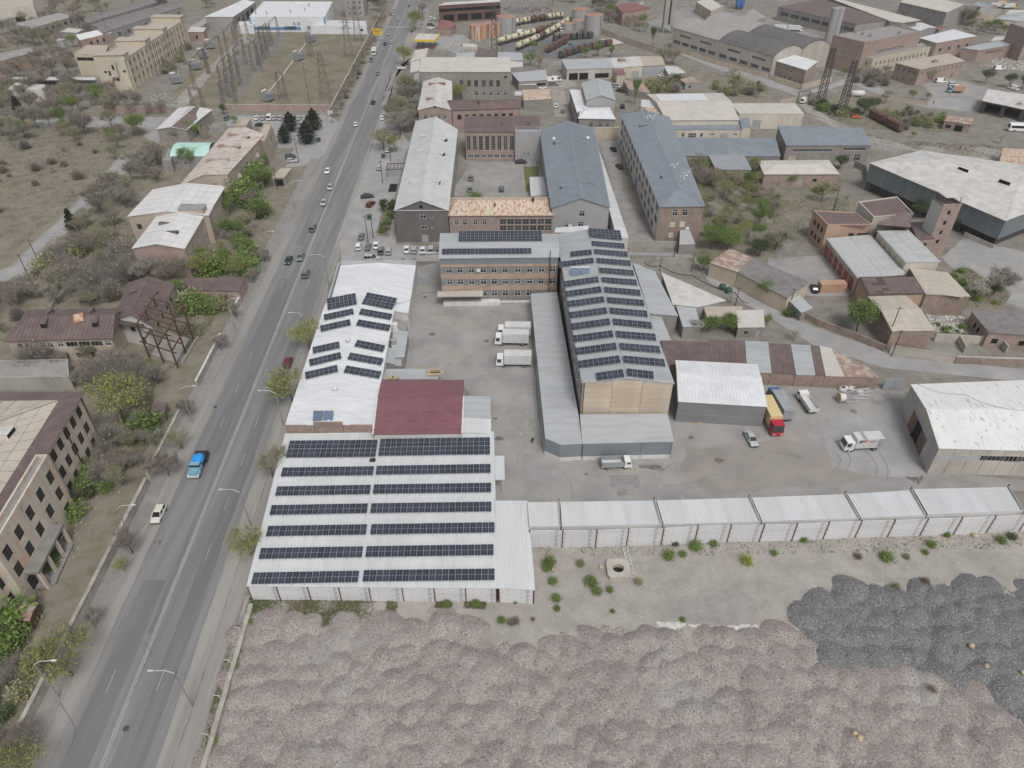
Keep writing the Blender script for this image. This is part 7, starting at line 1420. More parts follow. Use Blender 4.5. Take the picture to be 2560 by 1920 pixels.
# ------------------------------------------------------------------ vehicles
CAR={}
def wheel_mesh(r,w=.2):
    k=('w',r,w)
    if k not in CAR:
        mb=MB();mb.cyl((0,-w/2,0),(0,w/2,0),r,14);mb.m(1).cyl((0,-w/2-.01,0),(0,w/2+.01,0),r*.6,10);CAR[k]=mb.mesh('wheel',['rubber','rim'])
    return CAR[k]
def car_meshes(kind):
    if kind in CAR:return CAR[kind]
    L,W_,H={'sedan':(4.5,1.74,1.42),'hatch':(4.1,1.72,1.5),'suv':(4.7,1.85,1.75),'van':(5.2,1.95,2.2),'old':(4.1,1.62,1.4)}[kind]
    top={'sedan':[(.0,.62),(.02,.86),(.17,.95),(.72,.93),(.93,.76),(.99,.62)],'old':[(.0,.62),(.02,.88),(.18,.92),(.70,.92),(.97,.80),(.99,.62)]}.get(kind,[(.0,.6),(.015,.95),(.1,.98),(.74,.98),(.94,.84),(.99,.66)])
    if kind=='van':top=[(.0,.6),(.01,1.1),(.1,1.12),(.8,1.1),(.96,.92),(.995,.66)]
    R_=[]
    for x,z in top:
        w=W_/2*(.86 if x in(top[0][0],top[-1][0])else(.95 if x<.03 or x>.92 else 1));X=(x-.5)*L;zb=.26 if .05<x<.95 else .36
        R_.append([(X,-w*.94,zb),(X,w*.94,zb),(X,w,zb+.14),(X,w,z*.8),(X,w*.9,z),(X,-w*.9,z),(X,-w,z*.8),(X,-w,zb+.14)])
    body=MB();body.rings(R_)
    b0,b1,r0,r1={'sedan':(.13,.75,.28,.58),'hatch':(.02,.76,.1,.56),'suv':(.015,.74,.06,.56),'van':(.01,.86,.02,.7),'old':(.15,.72,.26,.58)}[kind]
    zb=.9 if kind in('sedan','old')else(.95 if kind!='van' else 1.08);wb,wt=W_/2*.9,W_/2*.72
    B=[((b0-.5)*L,-wb,zb),((b1-.5)*L,-wb,zb),((b1-.5)*L,wb,zb),((b0-.5)*L,wb,zb)];T=[((r0-.5)*L,-wt,H-.06),((r1-.5)*L,-wt,H-.06),((r1-.5)*L,wt,H-.06),((r0-.5)*L,wt,H-.06)]
    gl=MB();gl.hexa(B+T);rf=MB();cx=((r0+r1)/2-.5)*L
    rf.hexa([(p[0],p[1]*1.03,p[2])for p in T]+[(cx+(p[0]-cx)*.94,p[1]*.9,H)for p in T])
    for i in range(4):rf.bar(Vector(B[i]),Vector(T[i]),.09)
    for s in(0,3):
        for f in(.5,)if kind in('sedan','old','hatch')else(.36,.68):
            a=Vector(B[0 if s==0 else 3]).lerp(Vector(B[1 if s==0 else 2]),f);c=Vector(T[0 if s==0 else 3]).lerp(Vector(T[1 if s==0 else 2]),f);rf.bar(a,c,.08)
    if kind=='van':
        for s in(-1,1):rf.hexa([((b0-.5)*L,s*wb*1.0,zb),(0.6,s*wb*1.0,zb),(.6,s*(wb+.02),zb),((b0-.5)*L,s*(wb+.02),zb),((r0-.5)*L,s*wt,H-.04),(.6,s*wt,H-.04),(.6,s*(wt+.03),H-.04),((r0-.5)*L,s*(wt+.03),H-.04)])
    hl=MB();hl.box(L*.455,L*.485,-.18,.18,.6,.74);tl=MB();tl.box(-L*.495,-L*.475,-.15,.15,.66,.84);bp=MB();bp.box(-L*.505,L*.505,-W_*.44,W_*.44,.3,.46)
    CAR[kind]=(L,W_,H,body.mesh('body','paint_white'),gl.mesh('windows','glass'),rf.mesh('roof','paint_white'),hl.mesh('headlight','lamp_clear'),tl.mesh('taillight','lamp_red'),bp.mesh('bumper','plastic_black'));return CAR[kind]
def repaint(o,m):
    o.material_slots[0].link='OBJECT';o.material_slots[0].material=M(m)
def car(kind,p,rz,paint,label,group=None,z=0.02):
    L,W_,H,bo,gl,rf,hl,tl,bp=car_meshes(kind);T=thing('van' if kind=='van' else 'car',label,'van' if kind=='van' else 'car',(p.x,p.y,z),rz,group)
    for n,m in(('body',bo),('roof',rf)):repaint(use(n,m,T),'paint_'+paint)
    use('windows',gl,T);use('bumper',bp,T);wm=wheel_mesh(.32 if kind!='suv' else .37)
    for sx in(-.31,.31):
        for sy in(-1,1):use('wheel',wm,T,(sx*L,sy*(W_/2-.1),.32 if kind!='suv' else .37))
    for sy in(-1,1):use('headlight',hl,T,(0,sy*W_*.34,0));use('taillight',tl,T,(0,sy*W_*.36,0))
    return T
HN=math.atan2(RD.y,RD.x)
RDW='driving on the street '
CS=[
 ('sedan','01 865 1085',0,'white','white saloon driving past the parking lot corner'),('sedan','01 620 1490',180,'white','white saloon driving towards the derelict block beside the bus shelter'),('sedan','01 645 1630',180,'silver','pale silver saloon following the lane line by the empty kerb'),('sedan','11 588 105',180,'silver','light silver saloon driving past the dark rendered gable'),('suv','11 495 325',0,'grey','blue-grey people carrier on the centre line of the street'),
 ('sedan','11 285 605',180,'green','dark green estate in the outer lane next to a grey saloon'),('sedan','11 388 575',180,'grey','grey saloon overtaking the dark green estate'),('suv','11 433 720',0,'grey','grey four-by-four with roof rack on the centre line'),('hatch','11 280 1490',0,'maroon','dark red car half hidden by the street tree'),('hatch','20 1378 1145',180,'cream','cream white crossover beside the left kerb'),('sedan','01 1014 895',0,'black','black car driving beside the street grove'),('sedan','01 1053 645',180,'grey','dark grey car driving beside the substation wall'),('sedan','01 1116 388',180,'black','black car next to a pale car below the billboard'),('sedan','01 1168 372',0,'silver','pale car next to a black car below the billboard'),('sedan','01 1150 298',180,'silver','pale car driving over the zebra crossing'),('hatch','01 1345 275',0,'grey','grey car leaving the filling station'),('sedan','01 1233 172',180,'silver','pale car beyond the zebra crossing'),('sedan','01 1323 55',0,'grey','dark car farthest up the street'),('suv','01 1183 102',180,'silver','silver car parked beyond the billboard tree'),('hatch','01 1165 135',180,'grey','grey car parked behind the billboard tree'),('suv','01 995 530',180,'grey','grey car parked at the substation wall behind the small lorry'),
 ('sedan','11 963 50','x15','black','black saloon parked across the frontage opposite the bare hedge'),('hatch','11 992 118',-20,'maroon','maroon hatchback parked by the frontage lamp'),('old','11 912 398',0,'grey','grey old saloon parked beside the flag pole'),('hatch','11 885 488',5,'white','white hatchback at the street end of the parked row'),('old','11 970 488',0,'grey','slate old saloon second in the parked row'),('sedan','11 1040 475',5,'white','white saloon parked before the planted strip'),('suv','11 1080 520',5,'grey','dark grey estate parked beside a silver hatchback'),('hatch','11 1148 525',3,'silver','silver hatchback parked at the end of the planted strip'),('sedan','11 1303 510',3,'white','white saloon with grey roof under the dark gable'),('hatch','11 1368 515',0,'silver','silver hatchback between two white saloons under the dark gable'),('sedan','11 1442 517',0,'white','white saloon with sunroof under the dark gable'),('suv','11 1514 510',0,'silver','silver estate near the office block corner'),('hatch','11 1580 512',0,'grey','grey car squeezed against the office block'),('suv','11 1005 590','x4','silver','silver estate with roof bars parked behind the white hall'),
 ('hatch','01 1062 1462',5,'silver','silver hatchback parked alone on the frontage'),('hatch','01 1138 1308',0,'cream','cream car parked next to the green bin'),('sedan','01 1112 1138',20,'grey','blue-grey car parked under the grove'),('sedan','01 1088 1030',10,'white','white car parked below the grove'),('old','01 1128 1058',10,'orange','faded copper car under the grove'),('sedan','01 1258 598','x5','white','white car parked before the round street tree'),('suv','01 1512 165',0,'white','white car parked behind the filling station beside another'),('sedan','01 1545 168',0,'white','second white car parked behind the filling station'),('suv','01 1512 225','x5','black','black car parked by the red-roofed roadside house'),('hatch','01 1510 250','x5','white','white car parked before the red-roofed roadside house'),
 ('hatch','01 300 1365','x15','green','dark teal car parked in the small lot'),('hatch','01 315 1402','x12','silver','silver car parked in the small lot'),
 ('sedan','02 382 925',-8,'white','white car waiting in the dirt alley'),('hatch','02 440 970',-5,'grey','grey car in the dirt alley behind a white one'),('sedan','02 265 768','x5','white','white saloon at the mouth of the dirt alley'),('suv','02 360 738','x0','grey','dark grey pickup beside the white vans'),('sedan','02 460 682','x-20','grey','charcoal saloon at the red fence'),('van','02 330 705','x0','white','white van nearest the grey sheet-roofed shed'),('van','02 385 700','x-15','white','white box van beside the charcoal saloon'),('van','02 805 668','x0','white','white van in the workshop yard'),('sedan','02 1300 662','x0','white','white saloon by the pale blue workshop doors'),('suv','02 900 758','x-35','silver','silver car beside the gabled house'),('sedan','02 938 795','x-35','black','black car beside the gabled house'),('suv','02 955 930',-8,'black','black four-by-four entering the alley behind the hip-roofed hall'),('sedan','02 873 1300',10,'black','black saloon parked in the alley between the blue-grey roofs'),('sedan','02 925 1450',12,'black','shiny black saloon parked near the blue gate'),
 ('sedan','01 1858 1550',0,'grey','charcoal car in the factory courtyard'),('sedan','01 1848 1650',0,'grey','grey car at the rusty roof edge of the courtyard'),('hatch','01 2122 1645',0,'blue','blue car in the factory courtyard'),('sedan','02 78 1412','x0','black','black car under the link block'),
 ('van','03 305 885',-40,'white','white van coming through the back road gate'),('van','03 1490 715','x0','white','white van before the sandy-roofed house'),('suv','03 1600 742','x0','white','white estate in the depot yard'),('van','03 2112 775',20,'white','white van at the depot tree edge'),('old','03 762 1022','x-8','orange','rusty orange car shell beside the old wagons'),('old','13 395 850',-10,'black','black saloon parked in the depot yard'),('hatch','13 482 820',-8,'white','white hatchback parked in the depot yard'),('old','13 555 810','x160','silver','silver car parked before the red gates'),('sedan','22 2062 490',183,'silver','silver fastback parked alone in the lorry yard'),
 ('van','03 1280 150','x10','silver','silver van before the pale warehouse'),('van','03 1325 165','x10','white','white van second in the row before the pale warehouse'),('suv','03 1375 172','x10','grey','slate van third in the row before the pale warehouse'),('sedan','03 1420 182','x10','silver','pale car beside the red cab'),('van','03 1455 188','x10','maroon','dark red van before the pale warehouse'),('van','03 1500 192','x10','black','black van before the pale warehouse'),('van','03 1590 205','x5','yellow','yellow van by the tall bare tree'),('van','03 1990 605','x5','white','white-bodied minibus by the rubble heap'),('old','02 470 425',30,'lightblue','pale blue truck cab among the open wagons'),('old','02 515 390',30,'lightblue','second pale blue cab among the open wagons'),('van','02 425 270',0,'white','white lorry cab behind the small tanks'),('van','02 80 290','x0','white','white van roof beside the cream wagons')]
for i,(k,p,a,c,l)in enumerate(CS):car(k,g(p),(R(float(a[1:]))if isinstance(a,str)else HN+R(a)),c,l)
for i in range(9):
    c=['white','silver','white','silver','silver','grey','black','silver','black'][i];x=[10,65,120,165,212,268,325,375,445][i]
    car('van' if i==2 else 'sedan',g('01 %d %d'%(x,1030)),HN+R(2),c,['white saloon at the thicket end of the wall parking row','silver saloon second along the brick wall','white minibus in the wall parking row','silver saloon right after the minibus','pale saloon between silver and grey cars at the wall','grey saloon in the wall parking row','black saloon in the wall parking row','silver saloon after the black one at the wall','black saloon at the booth end of the wall parking row'][i],'cars along the substation brick wall')
car('sedan',g('01 40 1090'),R(0),'black','black saloon parked behind the tan rooftop block');car('suv',g('00 1965 1030'),HN,'grey','grey estate parked by the dark shrub at the brick wall')
def truck(name,label,p,rz,cab,box,L=7.5,W_=2.4,H=3.1,cabL=1.9,cabH=2.5,boxmat=None,bed=False,axles=(.18,.78),z=.02,cat='lorry',deck=1.05,top=None):
    T=thing(name,label,cat,(p.x,p.y,z),rz);x0=-L/2;x1=L/2;w=W_/2
    mb=MB();mb.hexa([(x1-cabL,-w*.96,.5),(x1,-w*.94,.5),(x1,w*.94,.5),(x1-cabL,w*.96,.5),(x1-cabL,-w*.93,cabH),(x1-.32,-w*.9,cabH),(x1-.32,w*.9,cabH),(x1-cabL,w*.93,cabH)]);repaint(mb.build('cab','paint_white',T),cab)
    mb=MB();mb.hexa([(x1-.02,-w*.84,1.35),(x1+.01,-w*.84,1.35),(x1+.01,w*.84,1.35),(x1-.02,w*.84,1.35),(x1-.28,-w*.8,cabH-.12),(x1-.24,-w*.8,cabH-.12),(x1-.24,w*.8,cabH-.12),(x1-.28,w*.8,cabH-.12)]);mb.build('windscreen','glass',T)
    for s in(-1,1):mb=MB();mb.box(x1-cabL*.72,x1-.4,s*w*.95-.03,s*w*.95+.03,1.4,cabH-.2);mb.build('side_window','glass',T);m2=MB();m2.box(x1+.0,x1+.05,s*w*.6-.18,s*w*.6+.18,.7,.95);m2.build('headlight','lamp_clear',T)
    mb=MB();mb.box(x0+.1,x1-.2,-.45,.45,.55,.85);mb.build('chassis','plastic_black',T)
    if box and not bed:
        mb=MB();mb.box(x0,x1-cabL-.15,-w,w,.95,H);mb.build('cargo_box',boxmat or 'steel_white',T)
        mb=MB();n=9;xl=x1-cabL-.15
        for i in range(n+1):xx=x0+.05+(xl-x0-.1)*i/n;mb.box(xx-.03,xx+.03,-w+.02,w-.02,H,H+.03)
        o=mb.build('roof_ribs',top or 'steel_white',T);m2=MB();m2.box(x0-.03,x0,-w*.95,w*.95,1.0,H-.05);m2.build('rear_door',boxmat or 'steel_white',T)
    if bed:
        xl=x1-cabL-.12;mb=MB();mb.box(x0,xl,-w,w,deck-.1,deck);mb.build('deck','steel_white',T)
        for(a,b_,c,d)in((x0,xl,-w,-w+.05),(x0,xl,w-.05,w),(x0,x0+.05,-w,w),(xl-.05,xl,-w,w)):mb=MB();mb.box(a,b_,c,d,deck,deck+bed);mb.build('side_board',boxmat or 'steel_grey',T)
    wm=wheel_mesh(.46 if L>6 else .34,.28)
    for f in axles:
        for s in(-1,1):use('wheel',wm,T,(x0+L*f,s*(w-.2),.46 if L>6 else .34))
    return T
W3=math.atan2(0.03,-1)
for p,l,c in(('11 2185 1262','rear white box lorry backed against the grey annex','cream'),('11 2165 1330','middle white box lorry with paper stripes backed against the grey annex','white'),('11 2180 1515','white box lorry with cream roof backed alone against the grey annex','white')):
    q=g(p);truck('box_lorry',l,q+Vector((1.2,1.0,0)),W3,'paint_white',True,8.2,2.45,3.4,1.8,2.5,None,top='steel_white')
T=truck('box_lorry','white advertising box lorry with its cab door open in the yard',g('23 800 575')+Vector((0,.8,0)),R(184),'paint_white',True,7.6,2.4,3.3,1.9,2.5)
for(x0,x1,z0,z1,m_)in((1.35,.6,2.45,3.05,'bin_green'),(.45,-.2,2.6,3.1,'red_sign'),(-3.8,-2.6,1.0,3.25,'tarp_grey')):
    mb=MB();sl_=.25 if m_!='tarp_grey' else 0
    mb.hexa([(min(x0,x1)+sl_,1.2,z0),(max(x0,x1)+sl_,1.2,z0),(max(x0,x1)+sl_,1.21,z0),(min(x0,x1)+sl_,1.21,z0),(min(x0,x1)-sl_,1.2,z1),(max(x0,x1)-sl_,1.2,z1),(max(x0,x1)-sl_,1.21,z1),(min(x0,x1)-sl_,1.21,z1)]);mb.build('advert_mark',m_,T)
for z_,m_,a,b_ in((2.42,'red_sign',1.3,-2.4),(2.1,'clad_blue',1.0,-.2),(2.0,'clad_blue',-.9,-2.3),(1.5,'red_sign',.4,-2.2)):mb=MB();mb.box(b_,a,1.2,1.207,z_,z_+.07);mb.build('advert_line',m_,T)
def text(body,mat,size,parent,loc,rot,name='lettering'):
    cu=bpy.data.curves.new(name,'FONT');cu.body=body;cu.size=size;cu.extrude=.01;cu.align_x='CENTER';o=bpy.data.objects.new('tmp',cu);COL.objects.link(o)
    dg=bpy.context.evaluated_depsgraph_get();me=bpy.data.meshes.new_from_object(o.evaluated_get(dg));bpy.data.objects.remove(o);me.materials.clear();me.materials.append(M(mat));return use(name,me,parent,loc,rot)
text('MASK A','black_sign',.5,T,(-1.5,1.215,2.62),(R(90),0,R(180)))
mb=MB();mb.hexa([(2.2,1.15,.7),(3.2,1.75,.7),(3.2,1.8,.7),(2.2,1.2,.7),(2.2,1.15,1.4),(3.2,1.75,1.4),(3.2,1.8,1.4),(2.2,1.2,1.4)]);mb.bar((2.2,1.17,1.4),(2.3,1.17,2.2),.07);mb.bar((3.2,1.77,1.4),(2.9,1.6,2.2),.07);mb.bar((2.3,1.17,2.2),(2.9,1.6,2.2),.07);mb.build('open_door','paint_white',T)
mb=MB();mb.box(-.2,.45,-1.19,1.19,3.34,3.36);mb.build('roof_stripe','concrete',T)
truck('flatbed_truck','small white flatbed truck with grey drop sides parked along the grey annex',g('22 900 735')+Vector((0,.7,0)),R(3),'paint_white',True,6.0,2.0,2.2,1.5,2.05,'tarp_grey',bed=1.15,deck=.9)
truck('articulated_lorry','red-cabbed lorry with a long yellow tarpaulin trailer',Vector((53.9,112.3,0)),R(-88),'paint_truckred',True,9.3,2.5,3.7,2.2,3.0,'tarp_yellow',top='tarp_yellow',axles=(.12,.26,.86))
truck('articulated_lorry','blue-cabbed lorry with a grey tarpaulin trailer beside the yellow one',Vector((57.0,116.6,0)),R(95),'paint_truckblue',True,9.0,2.5,3.5,2.0,2.8,'tarp_grey',top='roof_aged',axles=(.1,.2,.85))
truck('tipper_truck','white truck with an empty open body parked beside the lorries',Vector((63.4,117.8,0)),R(97),'paint_white',True,6.4,2.2,2.4,1.5,2.1,'steel_white',bed=.8,deck=1.0)
T=thing('dump_truck','old light blue bonneted truck with a bright blue tarpaulin load on the street','lorry',(*tuple(g('20 1725 725'))[:2],.03),HN+R(180)-.02)
for nm,m_,bx in(('bonnet','paint_lightblue',(1.9,3.1,-.75,.75,.75,1.55)),('cab','paint_lightblue',(.55,1.9,-1.05,1.05,.75,1.75)),('cab_roof','paint_lightblue',(.62,1.6,-.95,.95,2.2,2.32)),('windows','glass',(.64,1.66,-.98,.98,1.75,2.2)),('bumper','steel_white',(3.05,3.3,-1.05,1.05,.55,.85)),('tipper_bed','plastic_black',(-3.0,.45,-1.2,1.2,1.0,1.75)),('chassis','plastic_black',(-2.8,2.9,-.4,.4,.5,.8))):
    mb=MB();mb.box(*bx);o=mb.build(nm,m_,T)
for s in(-1,1):mb=MB();mb.box(1.9,3.05,s*.95-.2,s*.95+.2,.7,1.15);mb.build('wing','paint_lightblue',T);m2=MB();m2.cyl((3.05,s*.9,1.0),(3.12,s*.9,1.0),.14,10);m2.build('headlight','lamp_clear',T)
mb=MB();mb.rings([[(x,-1.1*k,1.75),(x,1.1*k,1.75),(x,.9*k,2.1+dz),(x,0,2.35+dz),(x,-.9*k,2.15+dz)]for x,k,dz in((.5,1,.1),(-.4,1.02,.25),(-1.3,.9,.15),(-1.9,.55,-.1))]);mb.build('tarpaulin','tarp_blue',T)
for x in(2.3,-1.9):
    for s in(-1,1):use('wheel',wheel_mesh(.5,.3),T,(x,s*.95,.5))
for p,rz,cab,bm,L,l in(('01 1022 470',HN+R(180),'paint_white','steel_white',5.5,'small white box lorry parked at the substation wall'),('03 110 265',R(-5),'paint_white','steel_white',9,'white tanker lorry in the batching yard'),('03 230 270',R(-8),'paint_white','steel_white',9,'second white lorry in the batching yard'),('03 1960 70',R(10),'paint_white','steel_white',10,'long white trailer behind the pale blue shed'),('03 2080 75',R(10),'paint_yellow','steel_white',10,'white trailer beside a yellow one in the far lot'),('03 2010 55',R(10),'paint_yellow','tarp_yellow',8,'yellow trailer between white ones in the far lot'),('03 1610 800',R(175),'paint_lightblue','orange_box',7,'light blue crane truck with an orange boom in the depot yard')):
    truck('parked_lorry',l,g(p),rz,cab,True,L,2.4,3.2,1.7,2.4,bm)
T=thing('coach','white coach with dark windows at the depot road','bus',(*tuple(g('03 2190 1135'))[:2],.02),R(-8));mb=MB();mb.rings([[(x,-1.25*k,.4),(x,1.25*k,.4),(x,1.25*k,2.7),(x,1.0*k,3.2),(x,-1.0*k,3.2),(x,-1.25*k,2.7)]for x,k in((-5.5,.97),(-5.3,1),(5.3,1),(5.5,.97))]);mb.build('body','paint_white',T)
for s in(-1,1):mb=MB();mb.box(-5.0,4.6,s*1.26-.02,s*1.26+.02,1.55,2.5);mb.build('window_band','glass',T)
mb=MB();mb.box(-5.53,-5.5,-1.05,1.05,1.4,2.7);mb.build('windscreen','glass',T)
for x in(-3.4,3.2):
    for s in(-1,1):use('wheel',wheel_mesh(.48,.3),T,(x,s*1.1,.48))
def person(label,p,rz,h=1.75,mat='cloth_dark'):
    T=thing('person',label,'person',(p.x,p.y,.02),rz);me=bpy.data.meshes.new('body');k=h/1.75
    J=[(0,0,.95),(0,0,1.2),(0,.0,1.42),(0,.02,1.52),(.2,0,1.4),(.27,.04,1.12),(.27,.16,.9),(-.2,0,1.4),(-.27,-.04,1.12),(-.26,.06,.9),(.1,0,.9),(.12,.14,.5),(.12,.06,.08),(.12,.2,.03),(-.1,0,.9),(-.12,-.05,.5),(-.12,-.22,.1),(-.12,-.1,.03)]
    E=[(0,1),(1,2),(2,3),(2,4),(4,5),(5,6),(2,7),(7,8),(8,9),(0,10),(10,11),(11,12),(12,13),(0,14),(14,15),(15,16),(16,17)];rr=[.17,.16,.17,.07,.08,.06,.045,.08,.06,.045,.1,.075,.05,.045,.1,.075,.05,.045]
    me.from_pydata([tuple(c*k for c in j)for j in J],E,[]);me.materials.append(M(mat));o=use('body',me,T);md=o.modifiers.new('skin','SKIN')
    for v,r_ in zip(me.skin_vertices[0].data if me.skin_vertices else[],rr):v.radius=(r_*k,r_*k*.8)
    md2=o.modifiers.new('sub','SUBSURF');md2.levels=md2.render_levels=1
    mb=MB();mb.rings([[(math.cos(a)*.1*q,math.sin(a)*.115*q,z)for a in[i*math.pi/4 for i in range(8)]]for z,q in((1.5,.5),(1.56,.9),(1.64,1),(1.71,.85),(1.75,.3))]);mb.build('head','skin',T,True)
    mb=MB();mb.rings([[(math.cos(a)*.108*q,math.sin(a)*.12*q-.015,z)for a in[i*math.pi/4 for i in range(8)]]for z,q in((1.64,1.02),(1.71,.92),(1.77,.35))]);mb.build('hair','hair',T,True)
    return T
person('person in dark clothes walking beside the ladder in the yard',g('22 178 515'),R(180));person('person in dark clothes walking on the dirt track',g('03 1655 1295'),R(90));person('person in dark clothes crossing the depot yard',g('03 1425 905'),R(120));person('person in dark clothes standing in the open gateway of the storage hall',g('23 1228 455'),R(60),1.7)
# ------------------------------------------------------------------ gravel
def poly_in(P,X,Y):
    m=np.zeros(X.shape,bool);j=len(P)-1
    for i in range(len(P)):
        (xi,yi),(xj,yj)=P[i],P[j];m^=((yi>Y)!=(yj>Y))&(X<(xj-xi)*(Y-yi)/(yj-yi+1e-12)+xi);j=i
    return m
def heaps(name,pts,label,mat,res,seed,gap,hh,rr,lobe=1.):
    P=[(p.x,p.y)for p in(gs(pts)if isinstance(pts,str)else pts)];A=np.array(P);lo,hi=A.min(0)-3,A.max(0)+3;r=np.random.default_rng(seed)
    nx,ny=int((hi[0]-lo[0])/res)+1,int((hi[1]-lo[1])/res)+1;X,Y=np.meshgrid(np.linspace(lo[0],hi[0],nx),np.linspace(lo[1],hi[1],ny));m=poly_in(P,X+.9*np.sin(Y*.8)+.5*np.sin(Y*2.3+X)+r.normal(size=X.shape)*.15,Y+.9*np.sin(X*.7)+.5*np.sin(X*2.1)+r.normal(size=X.shape)*.15);Z=np.where(m,.07+.08*np.sin(X*.5)*np.sin(Y*.6),-.5)
    y=lo[1];row=0
    while y<hi[1]:
        x=lo[0]+(row%2)*gap/2
        while x<hi[0]:
            cx,cy=x+r.normal()*gap*.2,y+r.normal()*gap*.2;x+=gap
            if not poly_in(P,np.array([cx]),np.array([cy]))[0]:continue
            R_=rr*r.uniform(.8,1.25);h=hh*r.uniform(.5,1.15);a=r.uniform(0,6.28);e=r.uniform(.8,1.25)
            i0,i1=max(0,int((cx-R_*1.4-lo[0])/res)),min(nx,int((cx+R_*1.4-lo[0])/res)+2);j0,j1=max(0,int((cy-R_*1.4-lo[1])/res)),min(ny,int((cy+R_*1.4-lo[1])/res)+2)
            if i1<=i0 or j1<=j0:continue
            dx,dy=X[j0:j1,i0:i1]-cx,Y[j0:j1,i0:i1]-cy;u=(dx*math.cos(a)+dy*math.sin(a))*e;v=(-dx*math.sin(a)+dy*math.cos(a))/e;d=np.sqrt(u*u+v*v+.18)/R_
            d=d*(1+.07*np.sin(3*np.arctan2(v,u)+cx));Z[j0:j1,i0:i1]=np.maximum(Z[j0:j1,i0:i1],h*(1-d**1.6))
        y+=gap*.87;row+=1
    Z+=r.normal(size=Z.shape)*.03
    V=np.stack([X,Y,Z],-1).reshape(-1,3);ii=np.arange(nx*ny).reshape(ny,nx);Q=np.stack([ii[:-1,:-1],ii[:-1,1:],ii[1:,1:],ii[1:,:-1]],-1).reshape(-1,4);Q=Q[(V[Q][:,:,2]>-.15).any(1)]
    o=use(name,npmesh(name,V,Q,[mat],None,False));tag(o,label,'gravel',None,'stuff');return V[V[:,2]>.02]
PK=heaps('gravel_heaps','30 2110 330,31 120 300,31 300 290,31 360 380,31 520 450,31 800 400,31 1150 330,31 1700 290,31 1880 400,31 1950 640,32 300 560,32 800 470,32 1260 500,32 1750 500,32 2100 560,33 100 480,33 400 520,33 520 820,33 900 780,33 1300 880,33 1900 880,33 2100 1320,33 2600 1500,33 2600 2400,30 1500 2400,30 1850 1400','overlapping heaps of pinkish crushed stone filling the foreground lot','gravel_pink',.2,3,3.3,1.0,2.6)
DK=heaps('dark_gravel_heaps','33 420 200,33 560 110,33 1000 120,33 1350 110,33 2000 90,33 2600 130,33 2600 1350,33 2100 1250,33 1850 860,33 1250 850,33 880 740,33 560 780,33 380 640,33 300 420','heaps of dark grey crushed stone at the edge of the lot','gravel_dark',.2,9,3.4,1.15,2.7)
def stones(name,pts,n,sz,mats,seed,label):
    r=np.random.default_rng(seed)
    if isinstance(pts,str):
        P=[(p.x,p.y)for p in gs(pts)];A=np.array(P);Q=r.uniform(A.min(0),A.max(0),(n*3,2));Q=Q[poly_in(P,Q[:,0],Q[:,1])][:n];C=np.column_stack([Q,np.full(len(Q),.03)])
    else:C=pts[r.choice(len(pts),n)]+r.normal(size=(n,3))*[.08,.08,.01]
    n=len(C);T4=np.array([[1,0,-.4],[-.6,.8,-.4],[-.6,-.8,-.4],[0,0,.8]]);S=(sz*r.uniform(.4,1.3,(n,1,1))**1.5)*(1+r.normal(size=(n,4,3))*.25);a=r.uniform(0,6.28,n);ca,sa=np.cos(a)[:,None],np.sin(a)[:,None];B=T4[None]*S;V=np.stack([B[...,0]*ca-B[...,1]*sa,B[...,0]*sa+B[...,1]*ca,B[...,2]],-1)+C[:,None]
    Fc=(np.arange(n)[:,None,None]*4+np.array([[0,1,3],[1,2,3],[2,0,3]])[None]).reshape(-1,3);o=use(name,npmesh(name,V.reshape(-1,3),Fc,mats,np.repeat(r.integers(0,len(mats),n),3)));tag(o,label,'stones',None,'stuff')
stones('loose_stones',PK,60000,.12,['gravel_pink','gravel_pink','dust','stone_pink'],1,'loose pinkish stones on the gravel heaps');stones('loose_dark_stones',DK,16000,.12,['gravel_dark','gravel_dark','tank_grey'],2,'loose dark stones on the dark heaps')
stones('rubble','22 200 1410,22 2212 1370,23 2200 1290,33 2400 60,32 2200 470,32 300 460,32 200 100',5200,.13,['dust','lime','concrete','stone_pink'],3,'stone chips and litter strewn over the dusty lot');stones('rubble','13 1370 1060,13 1700 1080,13 1680 1230,13 1400 1200',900,.35,['plaster_white','concrete','stone_grey'],4,'grey rubble heap behind the sandy gabled annex');stones('rubble','03 1900 480,03 2212 480,03 2300 620,03 1950 590',900,.5,['plaster_white','concrete','stone_pink'],5,'demolition rubble below the pale sheet-roofed shed');stones('rubble','03 880 1180,03 1180 1250,03 1150 1330,03 950 1290',700,.4,['concrete','stone_grey'],6,'rubble bank beside the dirt track')
stones('scrap','01 2100 60,02 330 60,02 350 110,02 0 120',2500,.5,['steel_dark','steel_rust','steel_grey','steel_dark','concrete'],7,'mixed scrap metal heap by the wagon yard');stones('litter','20 900 500,20 1350 500,30 300 300,20 500 1659',130,.13,['plaster_white','lime'],8,'pale litter behind the street wall');stones('scrap','00 1290 820,00 1560 790,00 1540 900,00 1330 940',900,.4,['steel_grey','concrete','steel_rust','concrete'],9,'equipment scrap heap at the substation gate')
patch('lime_spill','32 1240 400,32 1500 390,32 1500 430,32 1320 520','lime',.02,.5,.2);patch('lime_spill','32 1520 425,32 2130 430,32 2110 490,32 1920 540,32 1760 470','lime',.02,.5,.35);patch('grey_dust','32 1280 260,32 1900 60,32 2200 240,32 2050 420,32 1330 400','dust_grey',.018,1,.6)
